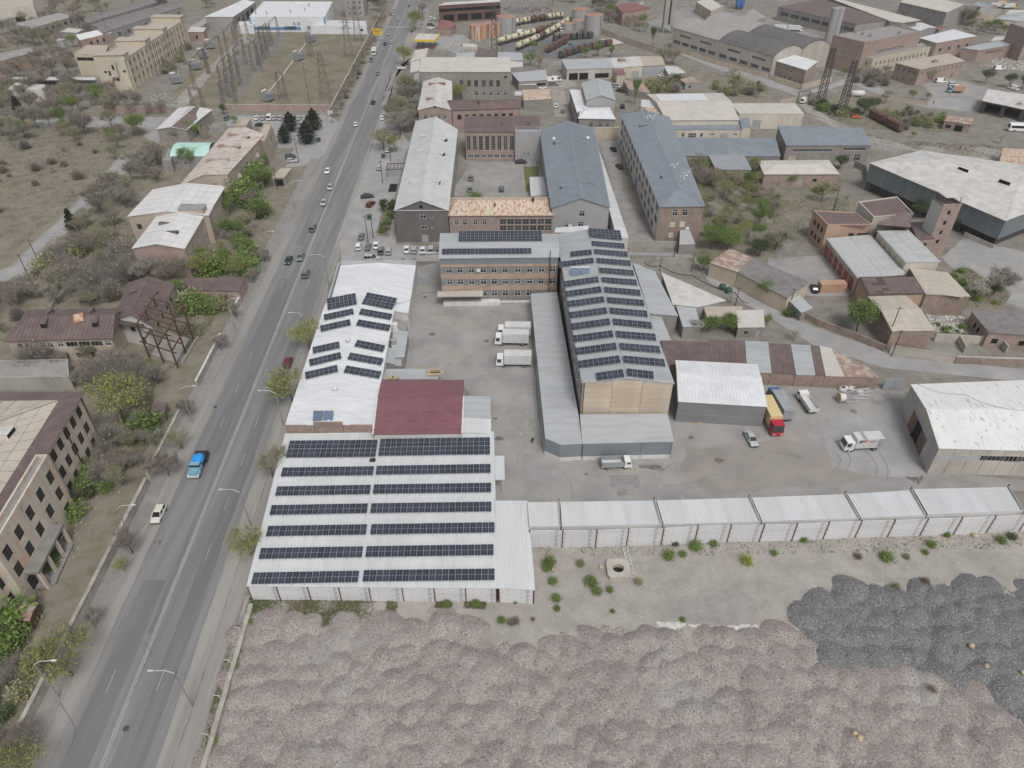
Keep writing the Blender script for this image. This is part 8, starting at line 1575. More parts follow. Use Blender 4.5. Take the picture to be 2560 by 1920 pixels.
for i,(p,s_,l)in enumerate((('33 1745 625',.5,'ochre boulder between the two gravel colours'),('33 1870 800',.45,'ochre boulder at the tip of the dark heaps'),('33 2185 855',.4,'ochre boulder among the dark heaps'),('33 740 1380',.4,'small ochre boulder of a touching pair'),('33 780 1420',.55,'larger ochre boulder of a touching pair'),('22 770 1580',.5,'ochre boulder beside the concrete well'),('23 1790 1310',.6,'ochre boulder under the precast wall'),('22 355 1600',.35,'small boulder under the green bush'))):
    mb=MB();n=9;mb.rings([[(math.cos(2*math.pi*k/n)*s_*q*(1+.15*math.sin(k*3+i)),math.sin(2*math.pi*k/n)*s_*.8*q,z*s_)for k in range(n)]for z,q in((-.6,.7),(0,1),(.5,.85),(.85,.4))]);b_=g(p,.3);simple('boulder',l,'boulder',mb,'wood_pale',(b_.x,b_.y,.95 if p[:2]=='33' else .2),i,None,True)
# ------------------------------------------------------------------ walls along streets and lots
def wall_run(label,P,h,t,mat,name='boundary_wall',cope=None,gaps=0.,seed=1):
    P=gs(P)if isinstance(P,str)else P;o=P[0].copy();T=thing(name,label,'wall',o);r=random.Random(seed)
    for a,c in zip(P,P[1:]):
        n=max(1,round((c-a).length/5))
        for i in range(n):
            if r.random()<gaps:continue
            p,q=a.lerp(c,i/n)-o,a.lerp(c,(i+1)/n)-o;d=(q-p).normalized();q=q-d*.03;m=Vector((-d.y,d.x,0))*t/2;hv=h*r.uniform(.97,1.03);mb=MB();mb.prism([tuple(x)[:2]for x in(p-m,q-m,q+m,p+m)],0,hv);mb.build('wall_section',mat,T)
            if cope:m*=1.35;mb=MB();mb.prism([tuple(x)[:2]for x in(p-m,q-m,q+m,p+m)],hv+.003,hv+.16);mb.build('coping',cope,T)
    return T
wall_run('weathered stone wall along the left pavement',[rd(-12.4,s)for s in(-30,10,40,52)],1.9,.45,'stone_wall',cope='stone_wall');wall_run('taller crumbling wall beside the derelict forecourt',[rd(-12.5,s)for s in(53,80)],2.2,.4,'concrete_pale',gaps=.1,cope='stone_wall');wall_run('white-topped wall by the steel frame yard',[rd(-12.5,s)for s in(82,120)],1.6,.35,'stone_wall',gaps=.12,cope='plinth_white')
T=wall_run('low pale stone wall with bent rods between street and gravel',[rd(14.0,s)for s in(-30,0,24)],1.1,.5,'stone_wall',cope='stone_wall')
for i in range(9):mb=MB();p=rd(13.6,-24+i*5.4)-rd(14,-30);mb.bar(p+Vector((0,0,1)),p+Vector((0,0,1.9)),.07);mb.bar(p+Vector((0,0,1.9)),p+Vector((-.75,0,2.15)),.07);mb.build('bent_rod','steel_white',T)
wall_run('pink brick wall closing the substation towards the parking row','00 862 972,00 1480 965',2.4,.35,'brick_wall',cope='concrete_pale');wall_run('pink brick wall behind the parked car row','00 1960 958,01 150 955,01 640 962',2.6,.35,'brick_wall',cope='concrete_pale');wall_run('pink brick substation wall along the street trees',[rd(-14.2,s)for s in(272,340,400,470,492)],2.6,.35,'brick_wall',cope='concrete_pale');wall_run('brick wall behind the substation at the wholesale hall','01 0 262,01 480 258,01 560 262,01 940 262',2.6,.35,'brick_wall')
wall_run('patched stone wall along the lane under the depot','13 262 1070,13 420 1150,13 720 1260,13 1000 1375',1.8,.4,'stone_brown');wall_run('pale concrete wall along the lane bend','13 1045 1390,13 1600 1480',2.0,.3,'concrete_pale',cope='concrete');wall_run('brown stone wall along the lane beyond the bend','13 1605 1482,13 2212 1500,13 3000 1520',1.9,.35,'stone_brown',cope='concrete_pale');wall_run('white inner wall of the empty concrete bays','13 1430 1290,13 2212 1330,13 3000 1370',2.2,.3,'concrete_pale');wall_run('short cross wall inside the concrete bays','13 1690 1395,13 1640 1305',2.0,.3,'concrete_pale');wall_run('second cross wall inside the concrete bays','13 2050 1395,13 1990 1315',2.0,.3,'concrete_pale')
wall_run('long tan wall beside the tank wagon yard','02 770 290,02 1000 380,02 1290 475',3.2,.4,'plaster_tan',cope='stone_wall');wall_run('tan panel fence along the vaulted factory','02 1390 430,02 1700 540,02 2212 680,03 280 770',2.2,.25,'panel_tan');wall_run('tan wall turning the corner under the brick office','03 285 775,03 550 705',2.4,.3,'plaster_tan');wall_run('tan yard wall behind the white tank','03 860 840,03 1380 915',1.8,.3,'plaster_tan',cope='concrete');wall_run('wall with a metal gate towards the back road','03 100 905,03 240 885',2.2,.25,'plaster_tan');wall_run('stone enclosure behind the pink cottage','03 740 1440,03 840 1490,03 850 1580',2.4,.35,'stone_grey');wall_run('low concrete kerb wall round the overgrown plot by the street','10 1580 1495,10 1700 1290,10 1720 1270',.8,.3,'concrete');wall_run('low wall of the lane verge opposite the depot yard','12 1240 590,12 1560 570',.6,.3,'concrete');wall_run('crumbling garden wall behind the brown roofed house','10 440 1020,10 640 800',1.2,.35,'stone_wall');wall_run('grey wall at the end of the hip-roofed hall alley','12 990 475,12 1420 480',2.0,.3,'concrete')
wall_run('kerb edge of the winding path','10 -60 705,10 90 655,10 240 505,10 360 375,10 480 285,10 730 25',.25,.2,'concrete_pale','path_kerb')
# ------------------------------------------------------------------ lamp posts and poles
def lamp(label,p,side,h=8.8,arm=2.6):
    T=thing('street_lamp',label,'street lamp',(p.x,p.y,0),0,'street lamps');d=RN*side;mb=MB();mb.cyl((0,0,0),(0,0,h),.13,8,.08);mb.build('pole','pole_grey',T);e=Vector((0,0,h))+d*arm*.4+Vector((0,0,.7));e2=Vector((0,0,h+.8))+d*arm;mb=MB();mb.bar((0,0,h),e,.08);mb.bar(e,e2,.07);mb.build('arm','steel_white',T);mb=MB();mb.bar(e2,e2+d*.7,.24,.14);mb.build('lamp_head','steel_white',T);mb=MB();mb.bar(RD*-.6+Vector((0,0,h-.5)),RD*.6+Vector((0,0,h-.5)),.08);mb.build('insulator_bar','steel_dark',T)
for s,w in((8,'beside the low pale stone wall'),(41,'beside the warehouse street wall'),(68,'at the brick parapet corner'),(97,'at the street tree by the white hall'),(125.5,'with a round sign at the plain white hall')):lamp('grey street lamp '+w,rd(9.5,s),-1)
for s,w in((10,'under the leaning yellow-green tree'),(38,'near the parked cream crossover'),(70,'near the crumbling forecourt wall'),(104,'near the steel frame yard'),(140,'at the brown flat roof'),(176,'beside the hedge of the pink house'),(300,'in the pollarded row'),(345,'further up the substation wall')):lamp('grey street lamp '+w,rd(-9.9 if s<200 else-12.2,s),1)
def pole(label,p,h=8,mat='wood_dark',bar=True,top=None):
    T=thing('utility_pole',label,'utility pole',p,0);mb=MB();mb.cyl((0,0,0),(0,0,h),.14,7,.09);mb.build('mast',mat,T)
    if bar:mb=MB();mb.bar((-.8,0,h-.4),(.8,0,h-.4),.09);mb.build('crossarm',mat,T)
for p,h,w in(('11 970 440',9,'at the parked old saloons'),('11 1015 400',8,'beside the planted strip'),('01 1165 1390',8,'next to the green bin'),('01 1095 1580',8,'by the basement steps'),('01 470 935',19,'thin inside the substation'),('01 370 1400',9,'in the small parking lot'),('01 190 1640',8,'at the bus shelter'),('13 1010 1330',11,'at the corner of the sandy gabled annex'),('13 1065 1420',7.5,'on the lane verge'),('12 1550 690',6,'at the lane bend'),('12 1930 980',5.5,'by the lane fence'),('12 1275 680',4,'above the grey side shed'),('13 180 1020',6.5,'by the tin lean-to'),('13 530 290',9,'on the orange depot roof corner'),('13 555 180',8,'in the oval lawn'),('00 260 590',22,'black beside the pink walled shed'),('10 275 790',9,'leaning beside the winding path'),('10 330 600',7,'bare trunk-like beside the path'),('12 1400 560',8,'behind the tin lean-to')):pole('dark utility pole '+w,g(p if w[:5]!='black' else '00 950 350'),h)
# ------------------------------------------------------------------ lattice towers, substation
def lattice(mb,p,w0,w1,h,n=7,t=.12,tl=None):
    p=Vector(p);C=[(-1,-1),(1,-1),(1,1),(-1,1)];q=lambda k,i:p+Vector((C[i][0]*(w0+(w1-w0)*k)/2,C[i][1]*(w0+(w1-w0)*k)/2,h*k))
    for i in range(4):
        mb.bar(q(0,i),q(1,i),tl or t*1.4)
        for j in range(n):mb.bar(q(j/n,i),q((j+1)/n,(i+1)%4),t*.7);mb.bar(q(j/n,(i+1)%4),q((j+1)/n,i),t*.7)
def pylon(label,p,h,w0,w1,arms=(),mat='pylon',n=8,t=.10,rz=0.):
    T=thing('lattice_tower',label,'pylon',p,rz);mb=MB();lattice(mb,(0,0,0),w0,w1,h,n,t);o=mb.build('lattice',mat,T);o['kind']='stuff'
    for z,a in arms:mb=MB();mb.bar((-a,0,z),(a,0,z),.2,.2);mb.bar((-a,0,z),(0,0,z+1.2),.12);mb.bar((a,0,z),(0,0,z+1.2),.12);mb.build('crossarm',mat,T)
pylon('tall lattice pylon with splayed legs on the substation lawn',g('01 605 860'),20.5,5,1.0,((15,3.2),(17.5,2.4)));pylon('lattice pylon behind the billboard end of the substation',g('01 805 490'),22,4.5,1,((14,3.5),(17,3),(20,2)));pylon('lattice pylon nearest the wholesale hall store',g('01 885 355'),21,4.5,1,((14,3.5),(17,3)));pylon('black lattice tower above the filling station sheds',g('01 2060 500'),26,3.6,1.6,((20,2.5),(23,2)),'steel_dark',10,.2);pylon('pale thin lattice tower beside the black one',g('01 2120 505'),9,2.4,.8,(),'steel_dark')
pylon('black lattice mast at the back road gate',g('03 455 860'),22,3.0,1.5,(),'steel_dark',12,.17);pylon('black lattice mast near the rusty car shell',g('03 625 990'),22,3.0,1.5,(),'steel_dark',12,.17)
def gantry(label,p0,p1,h,n=2,mat='pylon'):
    a,c=g(p0),g(p1);T=thing('switchyard_gantry',label,'gantry',a,0,'switchyard gantries');d=c-a
    for i in range(n+1):mb=MB();lattice(mb,d*i/n,1.5,.5,h,6,.07,.12);mb.build('lattice_leg',mat,T)['kind']='stuff'
    mb=MB()
    for s in(-.25,.25):mb.bar(Vector((0,s,h)),d+Vector((0,s,h)),.14)
    mb.bar((0,0,h+.5),d+Vector((0,0,h+.5)),.12);mb.build('beam',mat,T)
    for i in range(6):
        q=d*(i+.5)/6;mb=MB();mb.cyl(q+Vector((0,0,h-1.3)),q+Vector((0,0,h)),.12,6);mb.build('insulator_string','insulator',T)
for i,(a,c,h,n,w)in enumerate([('00 1690 780','00 1800 640',12,1,'over the brown track by the transformers'),('00 1810 640','00 1930 520',12,1,'over the brown track, middle'),('00 1980 500','00 2060 400',13,1,'over the brown track, upper'),('00 2050 470','00 2150 350',14,2,'near the wholesale hall'),('00 1670 920','00 1760 925',8,1,'low at the brick wall'),('00 1930 890','00 2040 890',9,1,'low before the car row'),('00 1930 800','00 2020 690',12,2,'in the crowded bay'),('01 -20 620','01 70 520',12,2,'in the second crowded bay'),('01 60 470','01 120 400',12,2,'in the third crowded bay'),('01 215 860','01 265 865',12,1,'beside the white duct'),('01 460 490','01 490 488',12,1,'half way along the white duct'),('00 1600 560','00 1540 700',9,1,'between the transformers'),('00 1980 840','00 2080 740',11,2,'beside the crowded bay'),('00 2060 640','00 2130 560',12,1,'behind the crowded bay'),('01 40 590','01 110 500',11,1,'at the lawn edge'),('01 140 380','01 200 320',11,1,'at the far lawn edge')]):gantry('rusty switchyard gantry '+w,a,c,h,n)
mb=MB();r=random.Random(3);P=[(p.x,p.y)for p in gs('00 1880 880,00 2060 850,01 250 380,01 270 290,00 2150 420,00 1960 620')];k=0
while k<300:
    x,y=r.uniform(-200,-95),r.uniform(300,470)
    if inside((x,y),P):h=r.uniform(1.6,3.2);mb.bar((x,y,0),(x,y,h*.5),.22);mb.bar((x,y,h*.5),(x,y,h),.3,.3,.12);mb.cbox((x,y,0),.9,.9,.2);k+=1
tag(mb.build('switchgear_posts','transformer'),'field of grey switchgear posts and insulators in the substation','switchgear',None,'stuff')
def transformer(label,p,rz=.6):
    T=thing('transformer',label,'transformer',p,rz,'substation transformers')
    mb=MB();mb.box(-2.4,2.4,-1.3,1.3,.4,3.6);mb.build('tank','transformer',T)
    for s in(-1,1):
        for i in range(5):mb=MB();mb.box(-2.1+i*.9,-1.5+i*.9,s*1.75-.4,s*1.75+.4,.8,3.3);mb.build('radiator','transformer',T)
    for x in(-1.4,0,1.4):mb=MB();mb.cyl((x,0,3.6),(x*1.3,0,5.4),.22,8,.1);mb.build('bushing','tank_rust',T)
    mb=MB();mb.cyl((-2.2,1.0,4.5),(.6,1.0,4.5),.55,12);mb.build('conservator','steel_white',T)
for p,w in(('00 1530 720','before the yellow block entrance'),('00 1700 600','beside the white cylinder'),('00 1760 500','behind the white cylinder'),('00 1820 420','nearest the pink hut')):transformer('grey power transformer '+w,g(p))
for p,w in(('01 110 870','at the near end of the white duct'),('01 370 520','half way along the white duct'),('01 475 360','at the far end of the white duct')):transformer('white switch transformer '+w,g(p),1.2)
ribbon(gs('01 70 850,01 240 640,01 450 350,01 480 280'),.9,'concrete_pale',.3,'cable_duct');
# ------------------------------------------------------------------ filling station, billboard
c0=gs('01 1365 345,01 1545 348,01 1590 298,01 1400 292',5.2);T=thing('petrol_canopy','yellow filling station canopy with red lettering and blue posts','canopy',(c0[0].x,c0[0].y,0));Q=[(p-c0[0])for p in c0];mb=MB();mb.prism([(p.x,p.y)for p in Q],4.4,5.4);mb.build('fascia','yellow_sign',T);mb=MB();cx,cy=sum(p.x for p in Q)/4,sum(p.y for p in Q)/4;mb.prism([(cx+(p.x-cx)*.95,cy+(p.y-cy)*.93)for p in Q],5.403,5.43);mb.build('canopy_roof','roof_aged',T)
for u,v in((.15,.2),(.75,.2),(.25,.8),(.8,.8)):mb=MB();p=Q[0].lerp(Q[1],u).lerp(Q[3].lerp(Q[2],u),v);mb.bar((p.x,p.y,0),(p.x,p.y,4.4),.4);mb.build('post','blue_pole',T)
text('PETROL','red_sign',1.15,T,((Q[0].x+Q[1].x)/2,Q[0].y-.06,4.5),(R(90),0,math.atan2(Q[1].y,Q[1].x)))
for u in(.55,.85):mb=MB();p=Q[0].lerp(Q[1],u)+Vector((0,2,0));mb.cbox((p.x,p.y,0),.6,1,1.9);mb.build('pump','red_sign',T)
p=g('01 1012 360');T=thing('billboard','yellow roadside billboard with black writing on a grey post','billboard',p,R(2));mb=MB();mb.bar((0,0,0),(0,0,6.5),.35);mb.build('post','steel_grey',T);mb=MB();mb.box(.6,5.4,-.15,.15,3.6,7.0);mb.build('board','yellow_sign',T)
for z,a,b_ in((6.1,1.2,4.8),(5.2,1.0,5.0),(4.3,1.6,4.4)):mb=MB();mb.box(a,b_,-.17,-.155,z,z+.3);mb.build('writing_line','black_sign',T)
# ------------------------------------------------------------------ tanks, silos, wagons
def tank(label,p,r,h,mat,top='tank_top_rust',z0=0.):T=thing('storage_tank',label,'tank',(p.x,p.y,0));mb=MB();mb.cyl((0,0,z0),(0,0,h),r,28,cap=False);mb.build('shell',mat,T,True);mb=MB();mb.cyl((0,0,h),(0,0,h+.5),r+.05,28,r*.15);mb.build('roof',top,T);m2=MB();m2.bar((r*.7,-r*.75,0),(r*.7,-r*.75,h),.5,.08);m2.build('ladder','steel_dark',T)
for p,r_,h,m,l in(('01 1920 345',5.0,7.5,'tank_rust','rust-streaked orange storage tank by the filling station'),('01 2040 320',5,7.0,'tank_rust','storage tank with a blackened rusty side'),('01 2160 305',6,9.5,'tank_grey','grey storage tank at the head of the wagon rows'),('02 705 300',5.6,10.2,'tank_grey','tall grey storage tank with a rusty top'),('02 590 225',5.4,9,'tank_grey','tall grey tank behind the one with the rusty top'),('02 490 260',4,3.4,'tank_grey','squat grey tank with a sunken top'),('02 575 245',4,4,'tank_grey','squat grey tank between the tall ones')):tank(l,g(p)+Vector((0,r_*.8,0)),r_,h,m)
T=thing('silo_pair','pair of pale blue-grey steel silos beside the brick block','silo',g('03 500 385'))
for dx,dy in((1.5,2),(5.2,4)):mb=MB();mb.cyl((dx,dy,0),(dx,dy,18.5),2.2,20);mb.build('silo','tank_grey',T,False)
for i,x in enumerate((1945,1980)):mb=MB();p=g('02 %d 80'%x);mb.cyl((0,0,0),(0,0,2.2),.3,12,1.7);mb.cyl((0,0,2.2),(0,0,14),1.7,16);simple('blue_silo',('blue silo beside its twin at the batching yard','second blue silo by the grey collapsed sheds')[i],'silo',mb,'blue_gate',p)
p=g('02 1345 290');T=thing('batching_tower','tall concrete batching tower on legs with a dark slot','tower',p);mb=MB();mb.box(-3.2,3.2,0,5,4.5,19);mb.build('shaft','concrete',T);mb=MB();mb.box(-.5,.4,-.06,-.01,5,18);mb.build('slot','void_shade',T);mb=MB();mb.box(-3.6,3.6,-.4,5.4,19,21.5);mb.build('head','concrete',T)
for x in(-2.9,2.9):
    for y in(.3,4.7):mb=MB();mb.bar((x,y,0),(x,y,4.5),.6);mb.build('leg','concrete',T)
a,c=g('02 1010 175'),g('02 1120 140');mb=MB();mb.bar(a+Vector((0,0,1)),c+Vector((0,0,8)),2.2,1.6);mb.bar(c,c+Vector((0,0,8)),.6);simple('conveyor','inclined covered conveyor before the red-roofed house','conveyor',mb,'concrete')
def wagon(p,rz,mat,label,group,L=11.,tank=True,r=1.5):
    T=thing('tank_wagon' if tank else 'goods_wagon',label,'wagon',(p.x,p.y,0),rz,group);mb=MB()
    if tank:mb.rings([[(x,math.cos(t)*r*q,2.6+math.sin(t)*r*q)for t in[i*math.pi/8 for i in range(16)]]for x,q in((-L/2,.3),(-L/2+.3,.85),(-L/2+.8,1),(L/2-.8,1),(L/2-.3,.85),(L/2,.3))]);mb.build('tank_shell',mat,T,True);mb=MB();mb.cyl((0,0,4),(0,0,4.5),.5,10);mb.build('dome',mat,T);mb=MB();mb.box(-.5,.5,-r-.04,r+.04,2.5,4.15);mb.build('band','wagon_brown',T)
    else:mb.rings([[(x,-1.45,1.1),(x,1.45,1.1),(x,1.45,3.2),(x,.9,3.75),(x,-.9,3.75),(x,-1.45,3.2)]for x in(-L/2,L/2)]);mb.build('body',mat,T)
    mb=MB();mb.box(-L/2-.4,L/2+.4,-1.2,1.2,.85,1.1);mb.build('frame','steel_dark',T)
    for x in(-L*.36,-L*.22,L*.22,L*.36):
        for s in(-1,1):use('wheel',wheel_mesh(.45,.15),T,(x,s*.78,.45))
def train(p0,p1,mats,label,group,tank=True,bend=0.):
    a,c=g(p0),g(p1);n=len(mats);d=c-a;rz=math.atan2(d.y,d.x);nn=Vector((-d.y,d.x,0)).normalized()
    for i,m in enumerate(mats):t=(i+.5)/n;wagon(a+d*t+nn*bend*math.sin(math.pi*t),rz+bend*math.pi/d.length*math.cos(math.pi*t),m,label%{'wagon_cream':'cream','wagon_brown':'brown','wagon_dark':'dark grey'}[m],group,d.length/n-1.2,tank)
C_,B_,D_='wagon_cream','wagon_brown','wagon_dark'
train('02 40 440','02 500 195',[C_,C_,C_,B_,C_,C_,C_,C_,C_],'%s tank wagon on the track nearest the small blue cabs','tank wagons on the near track',True,-2);train('01 2090 395','02 400 250',[C_,C_,C_,B_,D_],'%s tank wagon on the middle track by the lattice tower','tank wagons on the middle track',True,0);train('02 20 225','02 445 160',[C_,C_,B_,B_,C_,C_],'%s tank wagon on the far track by the scrap heap','tank wagons on the far track',True,1)
train('02 350 360','02 700 330',[D_,D_,B_,D_,D_,D_,D_],'%s open wagon body in the upper stored row','stored wagon bodies, upper row',False,0);train('02 300 460','02 470 370',[B_,B_,B_,B_],'%s hopper wagon beside the pale blue cabs','hopper wagons',False,0);train('02 410 510','02 860 395',[D_,B_,D_,B_,D_,B_,D_,B_],'%s open wagon body in the lower stored row','stored wagon bodies, lower row',False,2);train('03 880 1010','03 1150 1150',[B_,B_],'%s rusty boxcar on the overgrown siding','boxcars on the siding',False)
patch('white_sheet','02 760 345,02 870 335,02 970 378,02 880 395','roof_cream',.4,3,0)
mb=MB();mb.cyl((-3,0,1.5),(3,0,1.5),1.3,16);mb.box(-2.5,-2,-1,1,0,.9);mb.box(2,2.5,-1,1,0,.9);simple('white_tank','white horizontal tank at the tan yard wall','tank',mb,'tank_white',g('03 765 835'),0,None,True)
mb=MB();mb.cyl((0,0,0),(0,0,8.5),2.2,16);mb.cyl((0,0,8.5),(0,0,9.2),2.4,16,.8);simple('grey_silo','grey ribbed silo with a pale cap beside the round green tree','silo',mb,'tank_grey',g('00 575 490'))
# ------------------------------------------------------------------ small things
for p,l in(('01 545 1222','at the street corner by the pines'),('01 1102 1365','beside the cream parked car'),('11 980 235','below the frontage lamp')):
    T=thing('rubbish_bin','green wheeled rubbish bin '+l,'bin',g(p),.3);mb=MB();mb.hexa([(-.6,-.5,.2),(.6,-.5,.2),(.6,.5,.2),(-.6,.5,.2),(-.7,-.6,1.2),(.7,-.6,1.2),(.7,.6,1.2),(-.7,.6,1.2)]);mb.build('bin_body','bin_green',T);mb=MB();mb.box(-.75,.75,-.65,.65,1.2,1.4);mb.build('lid','bin_green',T)
for p,l in(('12 1815 840','bell-shaped green container by the panel-walled store'),('12 1870 870','second bell-shaped green container by the panel-walled store')):mb=MB();mb.rings([[(math.cos(i*.785)*r_,math.sin(i*.785)*r_,z)for i in range(8)]for z,r_ in((0,.9),(.9,1),(1.5,.75),(1.8,.2))]);simple('recycling_bin',l,'bin',mb,'bin_green',g(p))
c0=gs('22 830 1659,32 1030 0,22 1000 1520,22 818 1525',.9);o=c0[0];T=thing('concrete_well','square concrete well head with a round hole','well',(o.x,o.y,0));Q=[(p-o)for p in c0];cx,cy=sum(p.x for p in Q)/4,sum(p.y for p in Q)/4;mb=MB();n=20;ring=[(cx+math.cos(i*2*math.pi/n)*.95,cy+math.sin(i*2*math.pi/n)*.85)for i in range(n)];out=[]
for i in range(n):k=i/n*4;a=math.atan2(ring[i][1]-cy,ring[i][0]-cx);s_=1.9/max(abs(math.cos(a)),abs(math.sin(a)));out.append((cx+math.cos(a)*s_,cy+math.sin(a)*s_))
for i in range(n):j=(i+1)%n;mb.hexa([(*ring[i],0),(*out[i],0),(*out[j],0),(*ring[j],0),(*ring[i],.9),(*out[i],.9),(*out[j],.9),(*ring[j],.9)])
mb.build('well_slab','concrete_pale',T);mb=MB();mb.cyl((cx,cy,.05),(cx,cy,.06),.97,18);mb.build('shaft','void_shade',T)
def truss(label,p0,p1,w,mat,z=.15,z1=None):
    a,c=g(p0),g(p1);d=c-a;L=d.length;u=d/L;m=Vector((-u.y,u.x,0))*w/2;T=thing('truss',label,'truss',(a.x,a.y,z));mb=MB();mb.bar(m,d+m,.09);mb.bar(-m,d-m,.09);n=int(L/w)
    for i in range(n):mb.bar(u*L*i/n+m,u*L*(i+.5)/n-m,.06);mb.bar(u*L*(i+.5)/n-m,u*L*(i+1)/n+m,.06)
    mb.build('truss_frame',mat,T)
truss('white steel truss lying beside the concrete well','22 975 1415','32 1040 20',.8,'steel_white',.2);truss('long grey ladder lying along the annex wall','22 195 370','22 240 525',.9,'steel_grey')
T=thing('cable_drum','wooden cable drum wound with white cable','cable drum',g('23 625 150'),.1)
for x in(-.75,.6):mb=MB();mb.cyl((x,0,1.1),(x+.12,0,1.1),1.1,18);mb.build('drum_end','wood_pale',T)
mb=MB();mb.cyl((-.63,0,1.1),(.6,0,1.1),.95,18);mb.build('cable','steel_white',T)
T=thing('scaffold_pile','pile of scaffold frames and white sacks beside the cable drum','scaffold',g('23 760 140'));r=random.Random(2)
for i in range(16):mb=MB();x,y=r.uniform(-1.5,2.5),r.uniform(-1.2,3);a=r.uniform(-.5,.5);mb.bar((x-1.4*math.cos(a),y-1.4*math.sin(a),r.uniform(.1,1.2)),(x+1.4*math.cos(a),y+1.4*math.sin(a),r.uniform(.3,1.6)),.1);mb.build('scaffold_tube','steel_white',T)
for i in range(5):mb=MB();s_=r.uniform(.6,1);x,y=r.uniform(-2,2),r.uniform(2,4);mb.rings([[(x+math.cos(k*.9)*s_*q,y+math.sin(k*.9)*s_*q,z)for k in range(7)]for z,q in((0,1),(.5,1.05),(.9,.6))]);mb.build('sack','sacks',T,True)
b=bld('rusty_hut','small rusty iron hut with a holed roof behind the street wall','hut','30 130 375,30 255 390,30 325 245,30 160 232',2.2,'gx',.3,.1,'steel_rust','roof_rust_old');bld('brick_hut','low brick hut with a brown slab roof behind the lamp and wall','hut','20 1305 255,20 1420 258,20 1440 168,20 1330 165',2.2,'flat',0,.1,'stone_brown','roof_brown',par=0)
mb=MB();mb.box(0,7,0,2.4,0,2.6);simple('container','orange-brown container in front of the depot yard','container',mb,'orange_box',g('13 445 875'),.05)
T=thing('pergola','brown pergola frame over the basement steps beside the pale wing','pergola',g('01 1135 1530'),R(3))
for i in range(6):mb=MB();mb.bar((i*1.25,0,3),(i*1.25,5.5,3),.18);mb.build('rafter','wood_dark',T)
for y in(0,5.5):mb=MB();mb.bar((0,y,2.8),(6.3,y,2.8),.2);mb.bar((0,y,0),(0,y,2.8),.2);mb.bar((6.2,y,0),(6.2,y,2.8),.2);mb.build('beam','wood_dark',T)
patch('stairwell_shade','01 1140 1659,01 1210 1659,01 1225 1590,01 1160 1590','void_shade',.03,3,0);patch('planted_strip','11 1040 380,11 1150 385,11 1195 150,11 1090 140','scrub_green',.03,2,.1)  # stairwell is a flat black patch painted for the shade down the steps
for i in range(9):plant(['bush_spring','bush_dry','bush_deep'][i%3],g('11 %d %d'%(1090+i*10+(i%2)*20,350-i*24)),1.6,lab(['bush_spring','bush_dry','bush_deep'][i%3],'in the planted strip by the dark gable'),'planted strip shrubs')
for p,h,w in(('11 1112 170',4.5,'at the far end of the planted strip'),('11 1180 170',4.5,'against the pale wing at the planted strip'),('11 1650 340',5,'between the dark gable and the office roof'),('11 1850 330',6,'peeping over the office roof arrays')):plant('spring' if h>4.6 else 'deep',g(p)+Vector((0,8 if h>4.6 else 0,0)),h+(4 if h>4.6 else 0),lab('spring' if h>4.6 else 'deep',w),None)
T=thing('gate','white sheet metal double gate between patchwork row and storage hall','gate',g('23 985 45'),.03)
for i in range(2):mb=MB();mb.box(i*2.3,i*2.3+2.2,-.05,.05,.1,3);mb.build('gate_leaf','grey_gate',T)
T=thing('road_gate','black gate frame across the back road','gate',g('03 250 890'),.2);mb=MB();mb.bar((0,0,0),(0,0,5),.3);mb.bar((5.5,0,0),(5.5,0,5),.3);mb.bar((0,0,5),(5.5,0,5),.2);mb.build('frame','steel_dark',T)
T=thing('yard_gate','white bar gate over the yard entrance beside the office block','gate',g('11 1385 800'),0);mb=MB();mb.box(0,6.8,9,9.3,4.6,5.0);mb.build('lintel','plinth_white',T);mb=MB();mb.bar((6.8,9.1,0),(6.8,9.1,5),.25);mb.build('post','steel_white',T);mb=MB();mb.box(.2,3.6,0,.08,.1,2.4);mb.build('gate_leaf','grey_gate',T)
def cable(label,pts,z,sag=1.2,w=.05):
    P=[g(p,zz)for p,zz in zip(pts,z)];mb=MB()
    for a,c in zip(P,P[1:]):
        q=[a.lerp(c,i/8)-Vector((0,0,sag*math.sin(math.pi*i/8)))for i in range(9)]
        for x,y in zip(q,q[1:]):mb.bar(x,y,w)
    simple('cable',label,'cable',mb,'plastic_black')
cable('thick dark cable bundle looping above the grey side sheds',['12 1145 610','12 1275 635','12 1555 720','12 1930 870','12 2045 960'],[4.5,5,5.5,5,4.5],.8,.14);cable('thin cable crossing the yard from white hall to office block',['11 1195 970','11 1440 870','12 0 780'],[6,7,8],.5);cable('thin cable over the storage hall roof',['23 1290 0','23 1700 90','23 2212 230'],[8.6,9,9],.8)
for p,q,w in(('01 600 520','01 790 180','between the substation pylons'),('01 570 500','01 840 60','second between the substation pylons')):cable('thin power line '+w,[p,q],[18,18],2,.06)
r=random.Random(11)
def crack(p,d,L,n,w=.07,mat='crack',z=.075):
    Q=[p.copy()]
    for i in range(n):d=(d+Vector((r.uniform(-.35,.35),r.uniform(-.35,.35),0))).normalized();Q.append(Q[-1]+d*L/n)
    ribbon(Q,w,mat,z,'crack')
for i in range(22):crack(rd(r.uniform(-6,6),r.uniform(-5,190)),RD if i%3 else RN*r.choice((-1,1)),r.uniform(3,11)if i%3 else r.uniform(2,5),9)
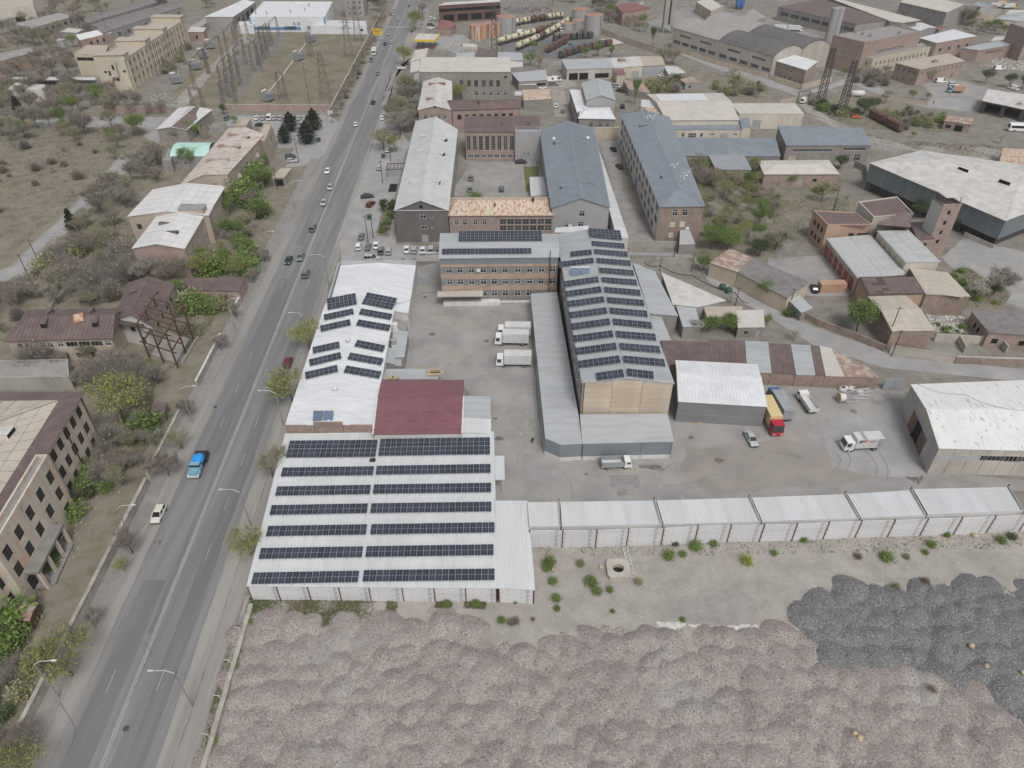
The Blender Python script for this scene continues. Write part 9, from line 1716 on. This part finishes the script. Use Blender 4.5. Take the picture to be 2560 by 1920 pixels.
for p in('11 1500 1050','11 1700 1200','11 1450 1300','11 1900 1120','22 500 850','22 900 930','22 1300 880','22 60 700','23 300 650','21 2120 800','11 1480 700','22 1600 600'):crack(g(p),Vector((r.uniform(-1,1),r.uniform(-1,1),0)).normalized(),r.uniform(5,14),12,.06)
for i,p in enumerate(('11 1520 1230','11 1990 1290','21 2070 300','21 2100 470','22 1790 660','22 640 780','20 1360 1370','11 1270 580','11 1365 578','22 1550 465','23 740 240')):c=g(p);a=r.uniform(.4,1.1);patch('oil_stain',[c+Vector((math.cos(k)*a*r.uniform(.6,1.3),math.sin(k)*a*r.uniform(.5,1),0))for k in np.arange(0,6.2,.7)],'oil',.045,.4,.08)
for p,l in(('30 1090 1320','on the street before the low pale wall'),('20 1860 200','on the street opposite the brick parapet'),('11 1460 910','in the yard before the office block')):mb=MB();mb.cyl((0,0,0),(0,0,.05),.42,16);mb.cyl((0,0,.05),(0,0,.06),.3,12);simple('manhole_cover','round dark manhole cover '+l,'manhole',mb,'steel_dark',(*tuple(g(p))[:2],.04))
for i,(p,l)in enumerate((('11 1420 1520','leaning stack by the timber canopy'),('23 880 110','beside the scaffold pile'),('22 1620 345','against the grey metal shed'))):
    T=thing('pallet','wooden pallet '+l,'pallet',(*tuple(g(p))[:2],.03),.3*i)
    for k in range(5):mb=MB();mb.box(-.6,.6,-.5+k*.23,-.38+k*.23,.1,.13);mb.build('slat','wood_pale',T)
    for x in(-.55,0,.5):mb=MB();mb.box(x,x+.1,-.5,.54,0,.1);mb.build('bearer','wood_pale',T)
# ------------------------------------------------------------------ air
mb=MB();mb.box(-900,900,-60,1200,-1,100.5);hz=mb.build('haze','roof_white');hz.data.materials.clear();hm=bpy.data.materials.new('haze');hm.use_nodes=True;hm.node_tree.nodes.clear();ou=hm.node_tree.nodes.new('ShaderNodeOutputMaterial');pv=hm.node_tree.nodes.new('ShaderNodeVolumePrincipled');pv.inputs['Color'].default_value=(.92,.94,.97,1);pv.inputs['Density'].default_value=.00012;pv.inputs['Anisotropy'].default_value=.2;hm.node_tree.links.new(pv.outputs[0],ou.inputs['Volume']);hz.data.materials.append(hm);tag(hz,'thin pale haze over the whole place','haze',None,'stuff')
